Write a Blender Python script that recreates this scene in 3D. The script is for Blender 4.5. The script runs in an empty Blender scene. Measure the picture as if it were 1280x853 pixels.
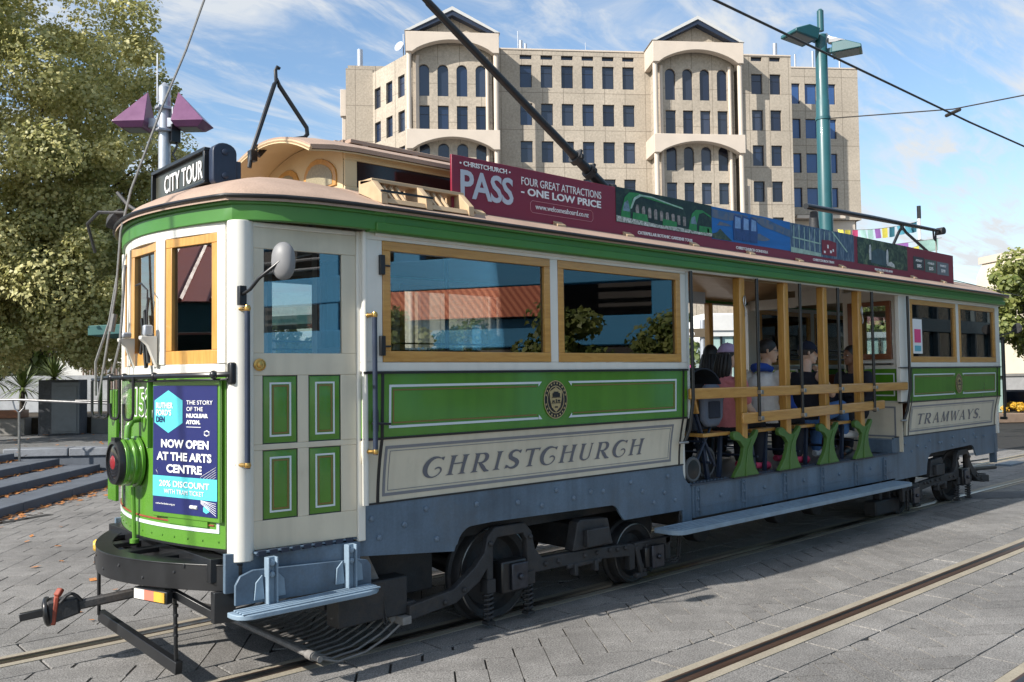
import bpy, bmesh, math, random
import numpy as np
from mathutils import Vector, Matrix
R = math.radians
V = Vector
sc = bpy.context.scene
col = sc.collection
random.seed(7)

# ---------------------------------------------------------------- camera
F_PX = 1096.23
YAW, PITCH, ROLL = 0.836318, 0.0387534, -0.0129751
CAM = V((0.0, -5.919956, 1.853431))
cp, sp = math.cos(PITCH), math.sin(PITCH)
fw = V((math.cos(YAW) * cp, math.sin(YAW) * cp, sp))
rt = V((math.sin(YAW), -math.cos(YAW), 0))
up = rt.cross(fw)
rt2 = math.cos(ROLL) * rt + math.sin(ROLL) * up
up2 = rt2.cross(fw)
cd = bpy.data.cameras.new('camera')
cd.sensor_width = 36.0
cd.lens = 36.0 * F_PX / 1280.0
cd.clip_start = 0.1
cd.clip_end = 3000
cam = bpy.data.objects.new('camera', cd)
col.objects.link(cam)
cam.matrix_world = Matrix(((rt2.x, up2.x, -fw.x, CAM.x), (rt2.y, up2.y, -fw.y, CAM.y), (rt2.z, up2.z, -fw.z, CAM.z), (0, 0, 0, 1)))
sc.camera = cam

# ---------------------------------------------------------------- light
SUN_EL = R(35)
SUN_AZ = V((-0.9976, 0.069, 0)).normalized()      # horizontal direction towards the sun
SUN_DIR = (SUN_AZ * math.cos(SUN_EL) + V((0, 0, math.sin(SUN_EL)))).normalized()
sl = bpy.data.lights.new('sun', 'SUN')
sl.energy = 4.8
sl.angle = R(0.55)
sl.color = (1.0, 0.945, 0.86)
sun = bpy.data.objects.new('sun', sl)
col.objects.link(sun)
sun.rotation_euler = SUN_DIR.to_track_quat('Z', 'Y').to_euler()
sun.location = (0, 0, 60)

w = bpy.data.worlds.new('World')
sc.world = w
w.use_nodes = True
nt = w.node_tree
nt.nodes.clear()
N, L = nt.nodes, nt.links
out = N.new('ShaderNodeOutputWorld')
bg = N.new('ShaderNodeBackground')
bg.inputs['Strength'].default_value = 0.125
sky = N.new('ShaderNodeTexSky')
sky.sky_type = 'NISHITA'
sky.sun_disc = False
sky.sun_elevation = SUN_EL
sky.sun_rotation = math.atan2(SUN_AZ.x, SUN_AZ.y) % (2 * math.pi)
sky.air_density = 1.15
sky.dust_density = 0.6
sky.ozone_density = 2.2
tc = N.new('ShaderNodeTexCoord')
sep = N.new('ShaderNodeSeparateXYZ')
L.new(tc.outputs['Generated'], sep.inputs[0])
def wmath(op, a, b=None, clamp=False):
    m = N.new('ShaderNodeMath')
    m.operation = op
    m.use_clamp = clamp
    for i, x in enumerate((a, b)):
        if x is None: continue
        if isinstance(x, (int, float)): m.inputs[i].default_value = x
        else: L.new(x, m.inputs[i])
    return m.outputs[0]
zz = wmath('ADD', wmath('MAXIMUM', sep.outputs[2], 0.0), 0.16)
cx_ = wmath('DIVIDE', sep.outputs[0], zz)
cy_ = wmath('DIVIDE', sep.outputs[1], zz)
comb = N.new('ShaderNodeCombineXYZ')
L.new(cx_, comb.inputs[0]); L.new(cy_, comb.inputs[1])
def cloud(scale, rot, stretch, lo, hi, detail, seed, dist=0.6):
    mp = N.new('ShaderNodeMapping')
    mp.inputs['Rotation'].default_value = (0, 0, R(rot))
    mp.inputs['Scale'].default_value = (scale, scale * stretch, 1)
    mp.inputs['Location'].default_value = (seed, seed * 0.7, seed * 0.3)
    L.new(comb.outputs[0], mp.inputs[0])
    n = N.new('ShaderNodeTexNoise')
    n.inputs['Scale'].default_value = 1.0
    n.inputs['Detail'].default_value = detail
    n.inputs['Roughness'].default_value = 0.62
    n.inputs['Distortion'].default_value = dist
    L.new(mp.outputs[0], n.inputs['Vector'])
    mr = N.new('ShaderNodeMapRange')
    mr.interpolation_type = 'SMOOTHSTEP'
    mr.inputs['From Min'].default_value = lo
    mr.inputs['From Max'].default_value = hi
    L.new(n.outputs[0], mr.inputs['Value'])
    return mr.outputs[0]
c1 = cloud(1.0, 48, 2.4, 0.45, 0.66, 11, 3.1, 0.9)
c2 = cloud(2.6, 35, 3.0, 0.45, 0.72, 10, 9.7, 1.3)
c3 = cloud(0.75, 52, 4.5, 0.40, 0.62, 9, 5.3, 0.7)        # long flat bands low down
cl = wmath('MULTIPLY', wmath('ADD', wmath('ADD', wmath('MULTIPLY', c1, 0.75), 0.05), wmath('MULTIPLY', c2, 0.6)), 1.0, True)
# more cloud towards the horizon on the far right of the street (+X)
rightness = N.new('ShaderNodeMapRange')
rightness.inputs['From Min'].default_value = 0.35
rightness.inputs['From Max'].default_value = 1.0
L.new(sep.outputs[0], rightness.inputs['Value'])
low = N.new('ShaderNodeMapRange')
low.inputs['From Min'].default_value = 0.46
low.inputs['From Max'].default_value = 0.05
L.new(sep.outputs[2], low.inputs['Value'])
extra = wmath('MULTIPLY', wmath('MULTIPLY', rightness.outputs[0], low.outputs[0]), 0.95)
fill_cloud = N.new('ShaderNodeMapRange')          # cloud added overhead, out of frame, to whiten the fill light
fill_cloud.inputs['From Min'].default_value = 0.45
fill_cloud.inputs['From Max'].default_value = 0.85
fill_cloud.inputs['To Max'].default_value = 0.4
L.new(sep.outputs[2], fill_cloud.inputs['Value'])
cl = wmath('ADD', cl, fill_cloud.outputs[0], True)
cl = wmath('ADD', wmath('MULTIPLY', cl, 0.9), wmath('MULTIPLY', extra, wmath('ADD', wmath('ADD', wmath('MULTIPLY', c3, 0.75), wmath('MULTIPLY', c1, 0.2)), 0.16)), True)
mixc = N.new('ShaderNodeMixRGB')
mixc.inputs['Color2'].default_value = (4.1, 4.3, 4.5, 1)
hs = N.new('ShaderNodeHueSaturation')
hs.inputs['Saturation'].default_value = 1.12
hs.inputs['Value'].default_value = 1.0
L.new(sky.outputs[0], hs.inputs['Color'])
L.new(cl, mixc.inputs['Fac'])
L.new(hs.outputs[0], mixc.inputs['Color1'])
L.new(mixc.outputs[0], bg.inputs['Color'])
L.new(bg.outputs[0], out.inputs[0])

sc.view_settings.view_transform = 'Standard'
sc.view_settings.look = 'None'
sc.view_settings.gamma = 1
sc.view_settings.use_curve_mapping = False
sc.view_settings.exposure = 0.62
sc.render.engine = 'CYCLES'
sc.cycles.max_bounces = 8
sc.cycles.transparent_max_bounces = 12
sc.cycles.use_denoising = True
sc.cycles.caustics_reflective = False
sc.cycles.caustics_refractive = False

# ---------------------------------------------------------------- materials
MATS = {}
def nodes_of(name):
    m = bpy.data.materials.new(name)
    m.use_nodes = True
    return m, m.node_tree.nodes, m.node_tree.links
def c4(c): return (c[0], c[1], c[2], 1.0)
def mat(name, color, rough=0.5, metal=0.0, var=0.12, vscale=3.0, bump=0.0, bscale=40.0, coat=0.0, fine=0.0, fscale=120.0, stretch=None, spec=0.5, dirt=0.0, streak=0.0, sstr=(9, 9, 0.5), dirtc=None):
    """painted / plain surface: base colour with broad and fine variation of its own, roughness variation and a little relief"""
    m, n, l = nodes_of(name)
    b = n['Principled BSDF']
    b.inputs['Metallic'].default_value = metal
    b.inputs['Specular IOR Level'].default_value = spec
    if coat: b.inputs['Coat Weight'].default_value = coat; b.inputs['Coat Roughness'].default_value = 0.08
    t = n.new('ShaderNodeTexCoord')
    src = t.outputs['Object']
    if stretch:
        mp = n.new('ShaderNodeMapping')
        mp.inputs['Scale'].default_value = stretch
        l.new(src, mp.inputs[0]); src = mp.outputs[0]
    a = n.new('ShaderNodeTexNoise')
    a.inputs['Scale'].default_value = vscale
    a.inputs['Detail'].default_value = 6
    a.inputs['Roughness'].default_value = 0.6
    l.new(src, a.inputs['Vector'])
    r = n.new('ShaderNodeMapRange')
    r.inputs['From Min'].default_value = 0.3
    r.inputs['From Max'].default_value = 0.7
    r.inputs['To Min'].default_value = 1 - var
    r.inputs['To Max'].default_value = 1 + var * 0.6
    l.new(a.outputs[0], r.inputs['Value'])
    val = r.outputs[0]
    if fine:
        f = n.new('ShaderNodeTexNoise')
        f.inputs['Scale'].default_value = fscale
        f.inputs['Detail'].default_value = 3
        l.new(src, f.inputs['Vector'])
        r2 = n.new('ShaderNodeMapRange')
        r2.inputs['From Min'].default_value = 0.3
        r2.inputs['From Max'].default_value = 0.7
        r2.inputs['To Min'].default_value = 1 - fine
        r2.inputs['To Max'].default_value = 1 + fine
        l.new(f.outputs[0], r2.inputs['Value'])
        mm = n.new('ShaderNodeMath'); mm.operation = 'MULTIPLY'
        l.new(val, mm.inputs[0]); l.new(r2.outputs[0], mm.inputs[1]); val = mm.outputs[0]
    if streak:       # rain marks running down the surface
        sm = n.new('ShaderNodeMapping'); sm.inputs['Scale'].default_value = sstr
        l.new(t.outputs['Object'], sm.inputs[0])
        sn = n.new('ShaderNodeTexNoise'); sn.inputs['Scale'].default_value = 1.0; sn.inputs['Detail'].default_value = 5
        l.new(sm.outputs[0], sn.inputs['Vector'])
        sr = n.new('ShaderNodeMapRange'); sr.inputs[1].default_value = 0.45; sr.inputs[2].default_value = 0.72; sr.inputs[3].default_value = 1.0; sr.inputs[4].default_value = 1 - streak
        l.new(sn.outputs[0], sr.inputs[0])
        s2 = n.new('ShaderNodeMath'); s2.operation = 'MULTIPLY'
        l.new(val, s2.inputs[0]); l.new(sr.outputs[0], s2.inputs[1]); val = s2.outputs[0]
    vm = n.new('ShaderNodeVectorMath'); vm.operation = 'SCALE'
    vm.inputs[0].default_value = color[:3]
    l.new(val, vm.inputs['Scale'])
    colout = vm.outputs[0]
    if dirt:
        d = n.new('ShaderNodeTexNoise')
        d.inputs['Scale'].default_value = 1.7
        d.inputs['Detail'].default_value = 10
        d.inputs['Roughness'].default_value = 0.75
        l.new(t.outputs['Object'], d.inputs['Vector'])
        dr = n.new('ShaderNodeMapRange')
        dr.inputs['From Min'].default_value = 0.52
        dr.inputs['From Max'].default_value = 0.72
        dr.inputs['To Max'].default_value = dirt
        l.new(d.outputs[0], dr.inputs['Value'])
        mx = n.new('ShaderNodeMixRGB')
        mx.inputs['Color2'].default_value = c4(dirtc or (color[0] * 0.45 + 0.02, color[1] * 0.42 + 0.018, color[2] * 0.38 + 0.014))
        l.new(dr.outputs[0], mx.inputs['Fac']); l.new(colout, mx.inputs['Color1']); colout = mx.outputs[0]
    l.new(colout, b.inputs['Base Color'])
    rr = n.new('ShaderNodeMapRange')
    rr.inputs['To Min'].default_value = max(0.02, rough * 0.75)
    rr.inputs['To Max'].default_value = min(1, rough * 1.3)
    l.new(a.outputs[0], rr.inputs['Value'])
    l.new(rr.outputs[0], b.inputs['Roughness'])
    if bump:
        bn = n.new('ShaderNodeTexNoise')
        bn.inputs['Scale'].default_value = bscale
        bn.inputs['Detail'].default_value = 5
        l.new(src, bn.inputs['Vector'])
        bp = n.new('ShaderNodeBump')
        bp.inputs['Strength'].default_value = bump
        bp.inputs['Distance'].default_value = 0.01
        l.new(bn.outputs[0], bp.inputs['Height'])
        l.new(bp.outputs[0], b.inputs['Normal'])
    MATS[name] = m
    return m
def glass(name, tint=(0.85, 0.9, 0.9), base=0.07, gain=1.7, rough=0.0):
    m, n, l = nodes_of(name)
    n.remove(n['Principled BSDF'])
    o = n['Material Output']
    tr = n.new('ShaderNodeBsdfTransparent'); tr.inputs[0].default_value = c4(tint)
    gl = n.new('ShaderNodeBsdfGlossy'); gl.inputs['Roughness'].default_value = rough
    fr = n.new('ShaderNodeFresnel'); fr.inputs[0].default_value = 1.5
    # old drawn glass: slightly wavy
    t = n.new('ShaderNodeTexCoord'); wn = n.new('ShaderNodeTexNoise'); wn.inputs['Scale'].default_value = 2.0; wn.inputs['Detail'].default_value = 0
    l.new(t.outputs['Object'], wn.inputs['Vector'])
    bp = n.new('ShaderNodeBump'); bp.inputs['Strength'].default_value = 0.025; bp.inputs['Distance'].default_value = 0.008
    l.new(wn.outputs[0], bp.inputs['Height']); l.new(bp.outputs[0], gl.inputs['Normal'])
    ma = n.new('ShaderNodeMath'); ma.operation = 'MULTIPLY_ADD'; ma.use_clamp = True
    ma.inputs[1].default_value = gain; ma.inputs[2].default_value = base
    l.new(fr.outputs[0], ma.inputs[0])
    mx = n.new('ShaderNodeMixShader')
    l.new(ma.outputs[0], mx.inputs[0]); l.new(tr.outputs[0], mx.inputs[1]); l.new(gl.outputs[0], mx.inputs[2])
    l.new(mx.outputs[0], o.inputs[0])
    MATS[name] = m
    return m
def leafmat(name, ca, cb, trans=0.35):
    """leaf colour from a random value stored on every leaf"""
    m, n, l = nodes_of(name)
    n.remove(n['Principled BSDF'])
    o = n['Material Output']
    at = n.new('ShaderNodeAttribute'); at.attribute_name = 'tone'
    mx = n.new('ShaderNodeMixRGB'); mx.inputs[1].default_value = c4(ca); mx.inputs[2].default_value = c4(cb)
    l.new(at.outputs['Fac'], mx.inputs[0])
    df = n.new('ShaderNodeBsdfPrincipled')
    df.inputs['Roughness'].default_value = 0.5
    l.new(mx.outputs[0], df.inputs['Base Color'])
    ts = n.new('ShaderNodeBsdfTranslucent')
    hsv = n.new('ShaderNodeHueSaturation'); hsv.inputs['Value'].default_value = 1.25; hsv.inputs['Saturation'].default_value = 1.1
    l.new(mx.outputs[0], hsv.inputs['Color']); l.new(hsv.outputs[0], ts.inputs[0])
    ms = n.new('ShaderNodeMixShader'); ms.inputs[0].default_value = trans
    l.new(df.outputs[0], ms.inputs[1]); l.new(ts.outputs[0], ms.inputs[2]); l.new(ms.outputs[0], o.inputs[0])
    MATS[name] = m
    return m

GREEN = mat('green_enamel', (0.085, 0.235, 0.02), 0.22, var=0.12, vscale=2.0, coat=0.4, bump=0.035, bscale=5, dirt=0.2, streak=0.16)
GREEN_L = mat('green_enamel_end', (0.095, 0.25, 0.03), 0.25, var=0.08, vscale=2.0, coat=0.4, bump=0.02, bscale=4, dirt=0.08)
FASCIA = mat('green_fascia', (0.05, 0.185, 0.025), 0.42, var=0.12, vscale=1.5, coat=0.1, dirt=0.2)
CREAM = mat('cream_enamel', (0.63, 0.575, 0.455), 0.32, var=0.06, vscale=2.2, bump=0.03, bscale=7, dirt=0.22, streak=0.13)
WHITE = mat('white_enamel', (0.72, 0.70, 0.64), 0.3, var=0.05, vscale=2.0, bump=0.02, bscale=6, dirt=0.12, streak=0.07)
BLUE = mat('blue_grey_enamel', (0.105, 0.155, 0.215), 0.42, var=0.25, vscale=2.4, bump=0.07, bscale=9, dirt=0.5, fine=0.08, fscale=60, streak=0.28, dirtc=(0.10, 0.10, 0.095))
TREAD = mat('tread_paint', (0.22, 0.30, 0.38), 0.5, var=0.2, vscale=8, bump=0.1, bscale=60, dirt=0.35)
BLACK = mat('black_enamel', (0.012, 0.013, 0.015), 0.32, var=0.3, vscale=6, dirt=0.1)
IRON = mat('cast_iron', (0.028, 0.029, 0.032), 0.62, var=0.4, vscale=9, bump=0.25, bscale=50, fine=0.25, dirt=0.65, dirtc=(0.085, 0.062, 0.045))
STEEL = mat('worn_steel', (0.38, 0.37, 0.36), 0.32, metal=1.0, var=0.2, vscale=14)
BRASS = mat('brass', (0.62, 0.38, 0.12), 0.28, metal=1.0, var=0.15, vscale=20)
GALV = mat('galvanised', (0.42, 0.45, 0.50), 0.42, metal=0.5, var=0.12, vscale=6, dirt=0.15)
RUST = mat('rust_red', (0.28, 0.055, 0.03), 0.6, var=0.3, vscale=20)
def woodmat(name, a, b, rough=0.3, stretch=(1.5, 14, 14), coat=0.35):
    m, n, l = nodes_of(name)
    p = n['Principled BSDF']
    p.inputs['Roughness'].default_value = rough
    p.inputs['Coat Weight'].default_value = coat
    p.inputs['Coat Roughness'].default_value = 0.12
    t = n.new('ShaderNodeTexCoord'); mp = n.new('ShaderNodeMapping'); mp.inputs['Scale'].default_value = stretch
    l.new(t.outputs['Object'], mp.inputs[0])
    no = n.new('ShaderNodeTexNoise'); no.inputs['Scale'].default_value = 2.2; no.inputs['Detail'].default_value = 8
    no.inputs['Roughness'].default_value = 0.65; no.inputs['Distortion'].default_value = 0.8
    l.new(mp.outputs[0], no.inputs['Vector'])
    cr = n.new('ShaderNodeValToRGB')
    cr.color_ramp.elements[0].position = 0.3; cr.color_ramp.elements[0].color = c4(a)
    cr.color_ramp.elements[1].position = 0.72; cr.color_ramp.elements[1].color = c4(b)
    l.new(no.outputs[0], cr.inputs[0]); l.new(cr.outputs[0], p.inputs['Base Color'])
    MATS[name] = m
    return m
WOOD = woodmat('varnished_timber', (0.42, 0.20, 0.042), (0.60, 0.33, 0.085))
WOODV = woodmat('varnished_timber_upright', (0.43, 0.21, 0.045), (0.62, 0.345, 0.09), stretch=(14, 14, 1.5))
WOODD = woodmat('dark_timber', (0.13, 0.04, 0.016), (0.21, 0.075, 0.03))
ROOF = mat('roof_canvas', (0.37, 0.265, 0.205), 0.75, var=0.14, vscale=3, bump=0.25, bscale=90, fine=0.08, fscale=80, dirt=0.3)
TAN = mat('tan_timber_paint', (0.50, 0.36, 0.22), 0.55, var=0.15, vscale=6, dirt=0.2)
CREAMY = mat('hood_cream_paint', (0.62, 0.50, 0.30), 0.5, var=0.08, vscale=4, dirt=0.15)
MAROON = mat('maroon_board', (0.205, 0.014, 0.035), 0.35, var=0.06, vscale=1.5)
WTXT = mat('white_lettering', (0.80, 0.80, 0.80), 0.45, var=0.02)
SILVER = mat('silver_lettering', (0.50, 0.53, 0.60), 0.4, var=0.06)
GTXT = mat('grey_lettering', (0.125, 0.13, 0.155), 0.4, var=0.08)
LINEW = mat('pale_lining', (0.62, 0.68, 0.70), 0.35, var=0.05)
LINEO = mat('bronze_lining', (0.20, 0.13, 0.03), 0.35, var=0.1)
LINEG = mat('grey_lining', (0.20, 0.205, 0.225), 0.4, var=0.1)
GLASS = glass('window_glass', (0.86, 0.9, 0.9), 0.05, 1.5)
GLASSF = glass('front_window_glass', (0.75, 0.78, 0.8), 0.16, 1.8)
GLASSD = glass('door_glass', (0.8, 0.83, 0.85), 0.10, 1.7)
NAVY = mat('poster_navy', (0.016, 0.022, 0.115), 0.35, var=0.04)
CYAN = mat('poster_cyan', (0.10, 0.55, 0.60), 0.35, var=0.03)
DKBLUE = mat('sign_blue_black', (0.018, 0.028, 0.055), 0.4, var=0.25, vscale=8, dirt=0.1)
# ---------------------------------------------------------------- mesh helpers
class MB:
    def __init__(s, M=None):
        s.v, s.f, s.mi, s.M, s.k, s.cuts = [], [], [], M, 0, [(0, 0)]
    def part(s):
        """what follows is a part of its own (built as a separate object)"""
        if s.f and s.cuts[-1] != (len(s.v), len(s.f)): s.cuts.append((len(s.v), len(s.f)))
        return s
    def add(s, vs, fs):
        o = len(s.v)
        if s.M is not None: vs = [s.M @ V(p) for p in vs]
        s.v += [tuple(p) for p in vs]
        s.f += [tuple(o + i for i in f) for f in fs]
        s.mi += [s.k] * len(fs)
        return s
    def box(s, x0, y0, z0, x1, y1, z1):
        x0, x1 = min(x0, x1), max(x0, x1); y0, y1 = min(y0, y1), max(y0, y1); z0, z1 = min(z0, z1), max(z0, z1)
        return s.add([(x0, y0, z0), (x1, y0, z0), (x1, y1, z0), (x0, y1, z0), (x0, y0, z1), (x1, y0, z1), (x1, y1, z1), (x0, y1, z1)],
                     [(0, 3, 2, 1), (4, 5, 6, 7), (0, 1, 5, 4), (1, 2, 6, 5), (2, 3, 7, 6), (3, 0, 4, 7)])
    def bar(s, p0, p1, w, h, upv=(0, 0, 1), w1=None, h1=None):
        p0, p1, u = V(p0), V(p1), V(upv)
        d = (p1 - p0).normalized()
        a = d.cross(u)
        if a.length < 1e-5: a = d.cross(V((0, 1, 0)))
        a.normalize(); b = a.cross(d)
        w1 = w if w1 is None else w1; h1 = h if h1 is None else h1
        q = [(-1, -1), (1, -1), (1, 1), (-1, 1)]
        return s.add([p0 + a * i * w / 2 + b * j * h / 2 for i, j in q] + [p1 + a * i * w1 / 2 + b * j * h1 / 2 for i, j in q],
                     [(3, 2, 1, 0), (4, 5, 6, 7), (0, 1, 5, 4), (1, 2, 6, 5), (2, 3, 7, 6), (3, 0, 4, 7)])
    def tube(s, pts, r, n=8, closed=False):
        pts = [V(p) for p in pts]; m = len(pts)
        rs = r if isinstance(r, (list, tuple)) else [r] * m
        vs, prev = [], None
        for i, p in enumerate(pts):
            if closed: d = pts[(i + 1) % m] - pts[i - 1]
            else: d = pts[min(i + 1, m - 1)] - pts[max(i - 1, 0)]
            d.normalize()
            if prev is None:
                a = d.cross(V((0, 0, 1)))
                if a.length < 0.05: a = d.cross(V((0, 1, 0)))
            else: a = prev - d * prev.dot(d)
            a.normalize(); prev = a; b = d.cross(a)
            for k in range(n):
                t = 2 * math.pi * k / n
                vs.append(p + (a * math.cos(t) + b * math.sin(t)) * rs[i])
        fs = []
        for i in range(m if closed else m - 1):
            j = (i + 1) % m
            for k in range(n):
                k2 = (k + 1) % n
                fs.append((i * n + k, i * n + k2, j * n + k2, j * n + k))
        if not closed: fs += [tuple(range(n - 1, -1, -1)), tuple((m - 1) * n + k for k in range(n))]
        return s.add(vs, fs)
    def cyl(s, p0, p1, r, r1=None, n=16): return s.tube([p0, p1], [r, r if r1 is None else r1], n)
    def lathe(s, prof, o, axis, n=24):
        """prof: (radius, distance along axis) pairs, ends closed"""
        o, d = V(o), V(axis).normalized()
        a = d.cross(V((0, 0, 1)))
        if a.length < 0.05: a = d.cross(V((0, 1, 0)))
        a.normalize(); b = d.cross(a); m = len(prof)
        vs = [o + d * h + (a * math.cos(2 * math.pi * k / n) + b * math.sin(2 * math.pi * k / n)) * r for r, h in prof for k in range(n)]
        fs = [(i * n + k, i * n + (k + 1) % n, (i + 1) * n + (k + 1) % n, (i + 1) * n + k) for i in range(m - 1) for k in range(n)]
        fs += [tuple(range(n - 1, -1, -1)), tuple((m - 1) * n + k for k in range(n))]
        return s.add(vs, fs)
    def prism(s, poly, vec):
        """closed solid: planar polygon (3-D points) pushed along vec"""
        n = len(poly); v = V(vec)
        p = [V(q) for q in poly]
        fs = [tuple(range(n - 1, -1, -1)), tuple(range(n, 2 * n))] + [(i, (i + 1) % n, n + (i + 1) % n, n + i) for i in range(n)]
        return s.add(p + [q + v for q in p], fs)
    def xz(s, poly, y0, y1): return s.prism([(a, y0, b) for a, b in poly], (0, y1 - y0, 0))
    def yz(s, poly, x0, x1): return s.prism([(x0, a, b) for a, b in poly], (x1 - x0, 0, 0))
    def xy(s, poly, z0, z1): return s.prism([(a, b, z0) for a, b in poly], (0, 0, z1 - z0))
    def grid(s, rows, flip=False):
        n = len(rows[0]); vs = [p for r in rows for p in r]
        fs = []
        for i in range(len(rows) - 1):
            for j in range(n - 1):
                q = (i * n + j, i * n + j + 1, (i + 1) * n + j + 1, (i + 1) * n + j)
                fs.append(q[::-1] if flip else q)
        return s.add(vs, fs)
    def shell(s, rows_a, rows_b):
        """closed solid between two equal grids"""
        m, n = len(rows_a), len(rows_a[0])
        vs = [p for r in rows_a for p in r] + [p for r in rows_b for p in r]
        o = m * n; fs = []
        for i in range(m - 1):
            for j in range(n - 1):
                q = (i * n + j, i * n + j + 1, (i + 1) * n + j + 1, (i + 1) * n + j)
                fs.append(q); fs.append(tuple(o + k for k in q[::-1]))
        rim = [j for j in range(n)] + [i * n + n - 1 for i in range(1, m)] + [(m - 1) * n + j for j in range(n - 2, -1, -1)] + [i * n for i in range(m - 2, 0, -1)]
        for k in range(len(rim)):
            a, b = rim[k], rim[(k + 1) % len(rim)]
            fs.append((b, a, o + a, o + b))
        return s.add(vs, fs)
    def wall(s, path, z0, z1, t):
        """upright wall along a plan path, t to the right-hand inside (left of travel = outside)"""
        pts = [V((p[0], p[1], 0)) for p in path]; inn = []
        for i, p in enumerate(pts):
            d = (pts[min(i + 1, len(pts) - 1)] - pts[max(i - 1, 0)]).normalized()
            inn.append(p + V((-d.y, d.x, 0)) * t)
        a = [[(p.x, p.y, z) for p in pts] for z in (z0, z1)]
        b = [[(p.x, p.y, z) for p in inn] for z in (z0, z1)]
        return s.shell(a, b)
    def ball(s, c, rx, ry=None, rz=None, n=14, m=9):
        ry = rx if ry is None else ry; rz = rx if rz is None else rz
        vs = [(c[0], c[1], c[2] - rz)]
        for i in range(1, m):
            a = -math.pi / 2 + math.pi * i / m
            for k in range(n):
                t = 2 * math.pi * k / n
                vs.append((c[0] + rx * math.cos(a) * math.cos(t), c[1] + ry * math.cos(a) * math.sin(t), c[2] + rz * math.sin(a)))
        vs.append((c[0], c[1], c[2] + rz))
        fs = [(0, 1 + (k + 1) % n, 1 + k) for k in range(n)]
        for i in range(m - 2):
            for k in range(n):
                a, b = 1 + i * n + k, 1 + i * n + (k + 1) % n
                fs.append((a, b, b + n, a + n))
        l = len(vs) - 1; o = 1 + (m - 2) * n
        fs += [(l, o + k, o + (k + 1) % n) for k in range(n)]
        return s.add(vs, fs)
    def mesh(s, name, mats, sharp=38):
        me = bpy.data.meshes.new(name)
        me.from_pydata(s.v, [], s.f)
        ms = mats if isinstance(mats, (list, tuple)) else [mats]
        for m in ms: me.materials.append(m)
        if len(ms) > 1: me.polygons.foreach_set('material_index', s.mi)
        me.validate()
        bm = bmesh.new(); bm.from_mesh(me); bmesh.ops.recalc_face_normals(bm, faces=bm.faces); bm.to_mesh(me); bm.free()
        me.shade_smooth()
        me.set_sharp_from_angle(angle=R(sharp))
        return me
    def build(s, name, mats, parent=None, bevel=0, world=True, sharp=38, seg=2):
        if len(s.cuts) > 1:
            ends = s.cuts[1:] + [(len(s.v), len(s.f))]; first = None
            for (v0, f0), (v1, f1) in zip(s.cuts, ends):
                if f1 == f0: continue
                q = MB(); q.v = s.v[v0:v1]; q.f = [tuple(i - v0 for i in f) for f in s.f[f0:f1]]; q.mi = s.mi[f0:f1]
                o = q.build(name, mats, parent, bevel, world, sharp, seg); first = first or o
            return first
        return link(name, s.mesh(name, mats, sharp), parent, bevel, world, seg)
def world_matrix(o):
    m = o.matrix_basis.copy()
    if o.parent: m = world_matrix(o.parent) @ o.matrix_parent_inverse @ m
    return m
def link(name, me, parent=None, bevel=0, world=True, seg=2):
    o = bpy.data.objects.new(name, me)
    col.objects.link(o)
    if parent is not None:
        o.parent = parent
        if world: o.matrix_parent_inverse = world_matrix(parent).inverted()
    if bevel:
        b = o.modifiers.new('edge', 'BEVEL'); b.width = bevel; b.segments = seg; b.limit_method = 'ANGLE'; b.angle_limit = R(35)
    return o
def tag(o, label=None, cat=None, group=None, kind=None):
    if label: o['label'] = label
    if cat: o['category'] = cat
    if group: o['group'] = group
    if kind: o['kind'] = kind
    return o
def thing(name, label, cat, loc=(0, 0, 0), rz=0.0, group=None):
    o = bpy.data.objects.new(name, None)
    o.empty_display_size = 0.3
    col.objects.link(o)
    o.location = (tuple(loc) + (0,))[:3]; o.rotation_euler = (0, 0, rz)
    return tag(o, label, cat, group)
def kids(o): return [c for c in bpy.data.objects if c.parent == o]
def copy_tree(o, parent=None):
    c = o.copy(); col.objects.link(c)
    if parent is not None: c.parent = parent
    for k in kids(o): copy_tree(k, c)
    return c
def frame(p0, p1, z=0.0):
    """local axes: x from p0 to p1 (plan points), y into the body, z up; outside is -y"""
    a, b = V((p0[0], p0[1], 0)), V((p1[0], p1[1], 0))
    u = (b - a).normalized(); yv = V((-u.y, u.x, 0))
    M = Matrix(((u.x, yv.x, 0, a.x), (u.y, yv.y, 0, a.y), (0, 0, 1, z), (0, 0, 0, 1)))
    return M, (b - a).length
def text_mesh(s, size, bold=0.0, xs=1.0, align='LEFT', spacing=1.0, shear=0.0, extrude=0.002, line=1.0, res=3):
    """flat lettering in x (along) and z (up), front at -y"""
    c = bpy.data.curves.new('lettering', 'FONT')
    c.body = s; c.size = size; c.offset = bold; c.align_x = align; c.space_character = spacing; c.shear = shear; c.extrude = extrude
    c.space_line = line; c.resolution_u = res
    o = bpy.data.objects.new('lettering', c)
    col.objects.link(o)
    dg = bpy.context.evaluated_depsgraph_get()
    me = bpy.data.meshes.new_from_object(o.evaluated_get(dg))
    bpy.data.objects.remove(o); bpy.data.curves.remove(c)
    me.transform(Matrix(((xs, 0, 0, 0), (0, 0, -1, 0), (0, 1, 0, 0), (0, 0, 0, 1))))
    return me
def lettering(s, size, M, m, parent, pos=(0, 0, 0), name='lettering', fit=None, **kw):
    me = text_mesh(s, size, **kw)
    if fit:      # stretch to a given width (and cap height if two values)
        xsv = [v.co.x for v in me.vertices]; zs = [v.co.z for v in me.vertices]
        w_ = max(xsv) - min(xsv); h_ = max(zs) - min(zs)
        sx = fit[0] / w_; sz = fit[1] / h_ if len(fit) > 1 else 1
        me.transform(Matrix.Diagonal((sx, 1, sz, 1)))
    me.transform(Matrix.Translation(pos))
    if M is not None: me.transform(M)
    me.materials.clear(); me.materials.append(m)
    return link(name, me, parent)
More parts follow.
